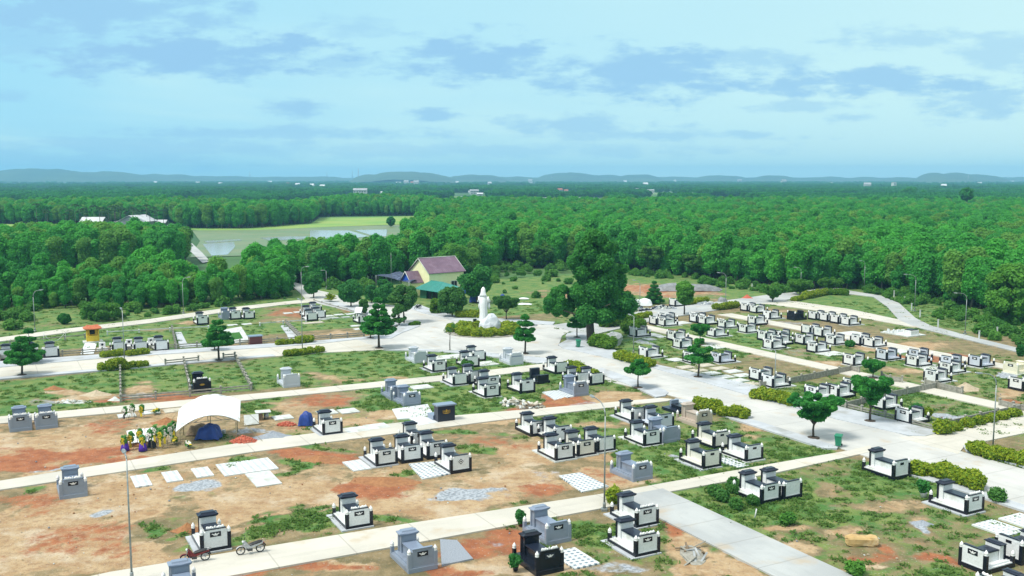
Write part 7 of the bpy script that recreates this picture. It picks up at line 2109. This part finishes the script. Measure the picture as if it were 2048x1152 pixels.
def bin_(px, py, label, rz, m='bingreen', s=1.0):
    r = empty('wheelie_bin', (*G(px, py), .13), rz, label, 'bin', None, s)
    rs = []
    for z, hx_, hy0, hy1 in ((.08, .22, -.22, .24), (.5, .25, -.27, .27), (.92, .29, -.33, .30), (.95, .31, -.35, .32)):
        rs.append([(-hx_, hy0, z), (hx_, hy0, z), (hx_, hy1, z), (-hx_, hy1, z)])
    build('body', MB().rings(rs), M[m], r)
    build('lid', MB().rings([[(-.33, -.38, .952), (.33, -.38, .952), (.33, .36, .99), (-.33, .36, .99)], [(-.33, -.38, .99), (.33, -.38, .99), (.33, .36, 1.05), (-.33, .36, 1.05)], [(-.24, -.26, 1.03), (.24, -.26, 1.03), (.24, .26, 1.09), (-.24, .26, 1.09)]]), M[m], r)
    build('handle', MB().tube([(-.26, .34, .93), (-.26, .44, .95), (.26, .44, .95), (.26, .34, .93)], .022, 5), M[m], r)
    for sx in (-.27, .27):
        w2 = build('wheel', MB().lathe([(.02, -.03), (.12, -.03), (.12, .03), (.02, .03)], 12, smooth=False), M['rubber'], r, (sx, .24, .09))
        w2.rotation_euler = (0, math.pi / 2, 0)
    return r


bin_(1676.5, 895, 'green wheeled bin at the pavement corner of the crossing', -.5)
bin_(1156.5, 696, 'green wheeled bin on the pavement beside the big old tree', .2)
bin_(779, 607, 'teal wheeled bin beside the house road', .4, 'roofteal')

# ------------------------------------------------------------------ motorbikes


def motorbike(front, rear, paint, label):
    (fx, fy), (rx_, ry_) = G(*front), G(*rear)
    an = math.atan2(fy - ry_, fx - rx_)
    r = empty('motorbike', ((fx + rx_) / 2, (fy + ry_) / 2, .06), an, label, 'motorbike')
    r.rotation_euler = (R(-7), 0, an)
    WB = .62
    for x, nm in ((WB, 'front_wheel'), (-WB, 'rear_wheel')):
        t_ = MB()
        rs = []
        for k in range(24):
            a = 2 * math.pi * k / 24
            rs.append([((.255 + .04 * math.cos(b)) * math.cos(a), .038 * math.sin(b), (.255 + .04 * math.cos(b)) * math.sin(a)) for b in [6.283 * i / 8 for i in range(8)]])
        t_.rings(rs, 0, False, True, closed=True)
        wh = build(nm, t_, M['rubber'], r, (x, 0, .295))
        rm = MB(); rs = []
        for k in range(24):
            a = 2 * math.pi * k / 24
            rs.append([(rr_ * math.cos(a), yy, rr_ * math.sin(a)) for rr_, yy in ((.215, -.025), (.235, -.02), (.235, .02), (.215, .025))])
        rm.rings(rs, 0, False, False, closed=True)
        build('rim', rm, M['chrome'], wh)
        sp = MB()
        for k in range(8):
            a = 2 * math.pi * k / 8; sp.tube([(0, 0, 0), (.22 * math.cos(a), 0, .22 * math.sin(a))], .008, 4)
        sp.tube([(0, -.05, 0), (0, .05, 0)], .045, 8)
        build('spokes', sp, M['chrome'], wh)
    build('fork', MB().tube([(WB, -.07, .295), (WB - .16, -.06, .72), (WB - .22, -.05, .88)], .022, 6).tube([(WB, .07, .295), (WB - .16, .06, .72), (WB - .22, .05, .88)], .022, 6), M['chrome'], r)
    fm = MB(); fm.rings([[((.255 + .075) * math.cos(a) + WB, y, (.255 + .075) * math.sin(a) + .295) for y in (-.055, .055)] + [((.255 + .06) * math.cos(a) + WB, y, (.255 + .06) * math.sin(a) + .295) for y in (.055, -.055)] for a in [R(d) for d in range(30, 161, 13)]])
    build('front_mudguard', fm, paint, r)
    bd = MB()
    bd.rings([[(x, y * w2, z0 + (z1 - z0) * t) for y, t in ((-1, .1), (1, .1), (1, .75), (.5, 1), (-.5, 1), (-1, .75))] for x, z0, z1, w2 in ((.44, .55, .92, .05), (.36, .45, .95, .10), (.27, .40, .86, .11), (.12, .38, .62, .08), (-.05, .38, .60, .09), (-.25, .45, .68, .11), (-.5, .55, .72, .11), (-.78, .62, .74, .06))])
    build('bodywork', bd, paint, r)
    build('leg_shield', MB().rings([[(.30, -.24, .40), (.33, -.24, .40), (.33, .24, .40), (.30, .24, .40)], [(.38, -.20, .78), (.41, -.20, .78), (.41, .20, .78), (.38, .20, .78)]]), paint, r)
    build('engine', MB().box(-.12, .2, -.1, .1, .22, .42, 0, .04).tube([(.12, 0, .32), (.3, 0, .36)], .07, 8), M['engine'], r)
    build('seat', MB().rings([[(x, y * w2, z + h2 * t) for y, t in ((-1, 0), (1, 0), (1, .6), (.6, 1), (-.6, 1), (-1, .6))] for x, z, h2, w2 in ((.08, .60, .06, .09), (-.05, .62, .10, .13), (-.3, .68, .10, .14), (-.6, .73, .10, .13), (-.74, .76, .05, .10))]), M['seatblack'], r)
    build('handlebar', MB().tube([(WB - .36, -.34, .98), (WB - .26, -.2, .97), (WB - .24, 0, .92), (WB - .26, .2, .97), (WB - .36, .34, .98)], .018, 6).tube([(WB - .28, -.22, .97), (WB - .30, -.3, 1.14)], .008, 4).tube([(WB - .28, .22, .97), (WB - .30, .3, 1.14)], .008, 4), M['seatblack'], r)
    build('mirror', MB().blob((WB - .30, -.31, 1.17), (.02, .06, .04), 1, .05, 8, 5), M['seatblack'], r)
    build('mirror', MB().blob((WB - .30, .31, 1.17), (.02, .06, .04), 1, .05, 8, 5), M['seatblack'], r)
    build('headlight', MB().blob((WB - .14, 0, .90), (.07, .10, .08), 2, .03, 9, 7), M['lampglass'], r)
    build('exhaust', MB().tube([(.15, -.12, .25), (-.2, -.13, .22), (-.45, -.14, .26), (-.85, -.15, .34)], [.02, .022, .045, .045], 8), M['chrome'], r)
    build('rear_rack', MB().tube([(-.6, -.1, .74), (-.82, -.12, .82), (-.98, -.08, .82), (-.98, .08, .82), (-.82, .12, .82), (-.6, .1, .74)], .012, 5), M['chrome'], r)
    build('tail_light', MB().box(-.86, -.80, -.06, .06, .62, .70, 0, .01), M['redpaint'], r)
    build('rear_mudguard', MB().tube([(-.7, 0, .66), (-.88, 0, .55), (-.95, 0, .42)], [.06, .05, .045], 6), M['seatblack'], r)
    build('stand', MB().tube([(-.1, .1, .25), (-.08, .26, .0)], .014, 5), M['chrome'], r)
    return r


motorbike((369.5, 1128), (411, 1122.8), M['redpaint'], 'red motorbike parked on the lane before the white tomb')
motorbike((481, 1112), (521.5, 1105.5), M['bikewhite'], 'black and silver motorbike parked past the white tomb')
motorbike((829, 620), (842, 618), M['seatblack'], 'dark motorbike parked by the shed pavement')
motorbike((752, 590), (764, 587), M['seatblack'], 'dark motorbike parked under the shade net')

# ------------------------------------------------------------------ pots and sticks


def potted(px, py, label, seed, lm='leaf_mid', s=1.0, pot='porcelain'):
    r = empty('potted_plant', (*G(px, py), .03), 0, label, 'potted plant', None, s)
    build('pot', MB().lathe([(.16, 0), (.22, .3), (.25, .34), (.2, .33), (.01, .3)], 12), M[pot], r)
    q = random.Random(seed)
    c, n = clump_leaves([(q.uniform(-.2, .2), q.uniform(-.2, .2), q.uniform(.5, .95), q.uniform(.15, .26)) for _ in range(7)], 260, seed, .5, .7)
    link('foliage', leaf_mesh('foliage', c, n, .13, [M[lm]], 1.6, seed=seed), r)
    build('stem', MB().tube([(0, 0, .3), (.02, 0, .7)], .03, 5), M['bark'], r)
    return r


potted(1846.5, 996, 'plant in a white pot beside the tomb with carved crest', 1, 'leaf_dark', 1.2)
potted(1856, 841, 'yellow-green plant in a white pot by the fence corner tomb', 2, 'leaf_hedge', 1.2)
potted(1041, 1052, 'sparse bonsai in a pot beside the grey tomb', 3, 'leaf_dark', 1.0, 'maroon')
potted(1031, 1142, 'cone-shaped dark plant at the corner of the all-black tomb', 4, 'leaf_dark', .9, 'slate')
potted(940, 746, 'white-flowered plant in a pot between white tombs', 5, 'leaf_mid', 1.3)
tag(build('marker_stick', MB().tube([(0, 0, -.1), (.12, 0, .75)], .05, 6), M['pad'], None, (*G(1509, 1038), 0)), 'short white stick standing in the grass', 'stick')
for i, (px, py) in enumerate(((928, 895), (748, 846 - 60))[:0]): pass

# ------------------------------------------------------------------ the white-roofed farm, the far villages and masts


def barn(x0, x1, yb, he, hr, dep, wallm, roofm, label, rz=0.0, name='farm_building'):
    a, b = G(x0, yb, PADDY_Z), G(x1, yb, PADDY_Z)
    L_ = math.hypot(b[0] - a[0], b[1] - a[1])
    r = empty(name, (*a, PADDY_Z), math.atan2(b[1] - a[1], b[0] - a[0]) + rz, label, 'farm building')
    w2 = MB().box(0, L_, 0, dep, -.1, he)
    build('wall', w2, M[wallm], r)
    build('roof', gable_roof(0, L_, 0, dep, he + .02, hr, .12, .5), M[roofm], r)
    for i in range(3): build('window', MB().box(L_ * (.15 + .28 * i), L_ * (.15 + .28 * i) + 1.4, -.05, .02, he * .35, he * .75), M['dark'], r)
    return r


barn(161, 204, 451, 2.2, 4.2, 7, 'shedwall', 'metalroof', 'long low shed with white metal roof among palms')
r = empty('barn', (*G(236, 455, PADDY_Z), PADDY_Z), R(-12), 'grey gabled barn with pale roof among palms', 'farm building')
gab = MB().box(0, 13, 0, 14, -.1, 3.0)
for y in (0, 13.8): gab.add([(0, y, 3.0), (13, y, 3.0), (6.5, y, 5.9), (0, y + .2, 3.0), (13, y + .2, 3.0), (6.5, y + .2, 5.9)], [(0, 1, 2), (3, 5, 4), (0, 2, 5, 3), (1, 4, 5, 2)])
build('wall', gab, M['shedwall'], r)
g2 = gable_roof(0, 14, 0, 13, 3.05, 6.0, .12, .5)
o = build('roof', g2, M['metalroof'], r, (13, 0, 0), math.pi / 2)
build('door', MB().box(4.8, 7.8, -.06, .02, 0, 2.6), M['dark'], r)
build('lean_to', MB().add([(-5, 0, 2.4), (0, 0, 3.3), (0, 14, 3.3), (-5, 14, 2.4), (-5, 0, 2.25), (0, 0, 3.15), (0, 14, 3.15), (-5, 14, 2.25)], [(0, 1, 2, 3), (7, 6, 5, 4), (0, 4, 5, 1), (1, 5, 6, 2), (2, 6, 7, 3), (3, 7, 4, 0)]), M['metalroof'], r)
for y in (.5, 7, 13.5): build('post', MB().box(-4.8, -4.6, y - .1, y + .1, -.1, 2.2), M['shedwall'], r)
barn(297, 330, 451, 1.6, 2.8, 5, 'shedwall', 'metalroof', 'low open shed beyond the grey barn')
# villages
hm_ = []
for i, (L_, D_, he, hr, wm, rm) in enumerate(((12, 8, 4, 6, 'housewall', 'metalroof'), (16, 9, 7, 9, 'housewall', 'houseroof'), (10, 8, 3.5, 5.8, 'housewall', 'houseroofred'), (26, 12, 5, 7.5, 'housewall', 'metalroof'), (9, 9, 10, 10.6, 'housewall', 'houseroof'))):
    b = MB().box(-L_ / 2, L_ / 2, 0, D_, -1, he, 0)
    g3 = gable_roof(-L_ / 2, L_ / 2, 0, D_, he + .02, hr, .2, .6)
    b.add(g3.v, g3.f, 1)
    nwin = int(L_ / 3.2)
    for fl in range(max(1, int(he / 3.3))):
        for k in range(nwin):
            x = -L_ / 2 + 1 + k * 3.1; b.box(x, x + 1.3, -.06, .02, 1 + fl * 3.2, 2.4 + fl * 3.2, 2)
    hm_.append(b.mesh('village_house', [M[wm], M[rm], M['dark']]))
q = random.Random(17)
for (px, py, k_, s) in VILLAGE:
    gx, gy = G(px, py)
    reg = 'beyond the rice fields' if px < 600 else 'below the middle hill' if px < 1000 else 'beyond the main wood' if px < 1600 else 'under the flat-topped hill'
    tag(link('village_house', hm_[k_], None, (gx, gy, -.4), q.uniform(-.5, .5), tuple(s * (.58 if py > 380 else .75) * (.62 if k_ == 3 else 1.0) * k3 for k3 in (1, 1, 1.0 if py > 380 else 1.9))), ('red-roofed' if k_ == 2 else 'pale') + ' house in the distant village ' + reg, 'house', ('red-roofed' if k_ == 2 else 'pale') + ' village houses ' + reg)
for px, py, top, lab in ((717, 364, 337, 'red and white mast beside the middle hill'), (705, 364, 341, 'thin mast next to the red and white one'), (654, 364, 345, 'thin mast standing alone before the middle hill'), (877, 366, 347, 'thin mast past the middle hill'), (1350, 368, 358, 'white tower in the far village'), (1936, 368, 350, 'lattice mast in front of the flat-topped hill'), (1103, 366, 352, 'thin mast on the horizon beyond the wood'), (500, 364, 344, 'thin mast above the far left village')):
    gx, gy = G(px, py); h = height(px, py, top)
    r = empty('mast', (gx, gy, 0), 0, lab, 'mast')
    w2 = gy / 1972 * .9
    b = MB()
    for sx, sy in ((-1, -1), (1, -1), (1, 1), (-1, 1)): b.tube([(sx * w2, sy * w2, -1), (sx * w2 * .3, sy * w2 * .3, h)], [w2 * .3, w2 * .2], 4)
    for i in range(8):
        z = h * i / 8; k2 = w2 * (1 - .7 * i / 8); z2 = h * (i + 1) / 8; k3 = w2 * (1 - .7 * (i + 1) / 8)
        b.tube([(-k2, -k2, z), (k3, -k3, z2)], w2 * .12, 4).tube([(k2, -k2, z), (-k3, -k3, z2)], w2 * .12, 4)
    build('lattice', b, M['houseroofred' if px == 717 else 'pole'] if px != 1350 else M['housewall'], r)
    build('antenna', MB().tube([(0, 0, h), (0, 0, h * 1.06)], w2 * .15, 4), M['pole'], r)
# ------------------------------------------------------------------ the air
hz = MB().box(-7600, 7600, -300, 7600, -3.0, 112.0)
m, N, L, P = new_mat('air')
N.remove(P)
pv = N.new('ShaderNodeVolumePrincipled')
pv.inputs['Color'].default_value = (0.30, 0.66, 1.0, 1)
pv.inputs['Density'].default_value = 0.00017
pv.inputs['Anisotropy'].default_value = 0.0
L.new(pv.outputs[0], N['Material Output'].inputs['Volume'])
tag(build('haze', hz, m), kind='stuff')
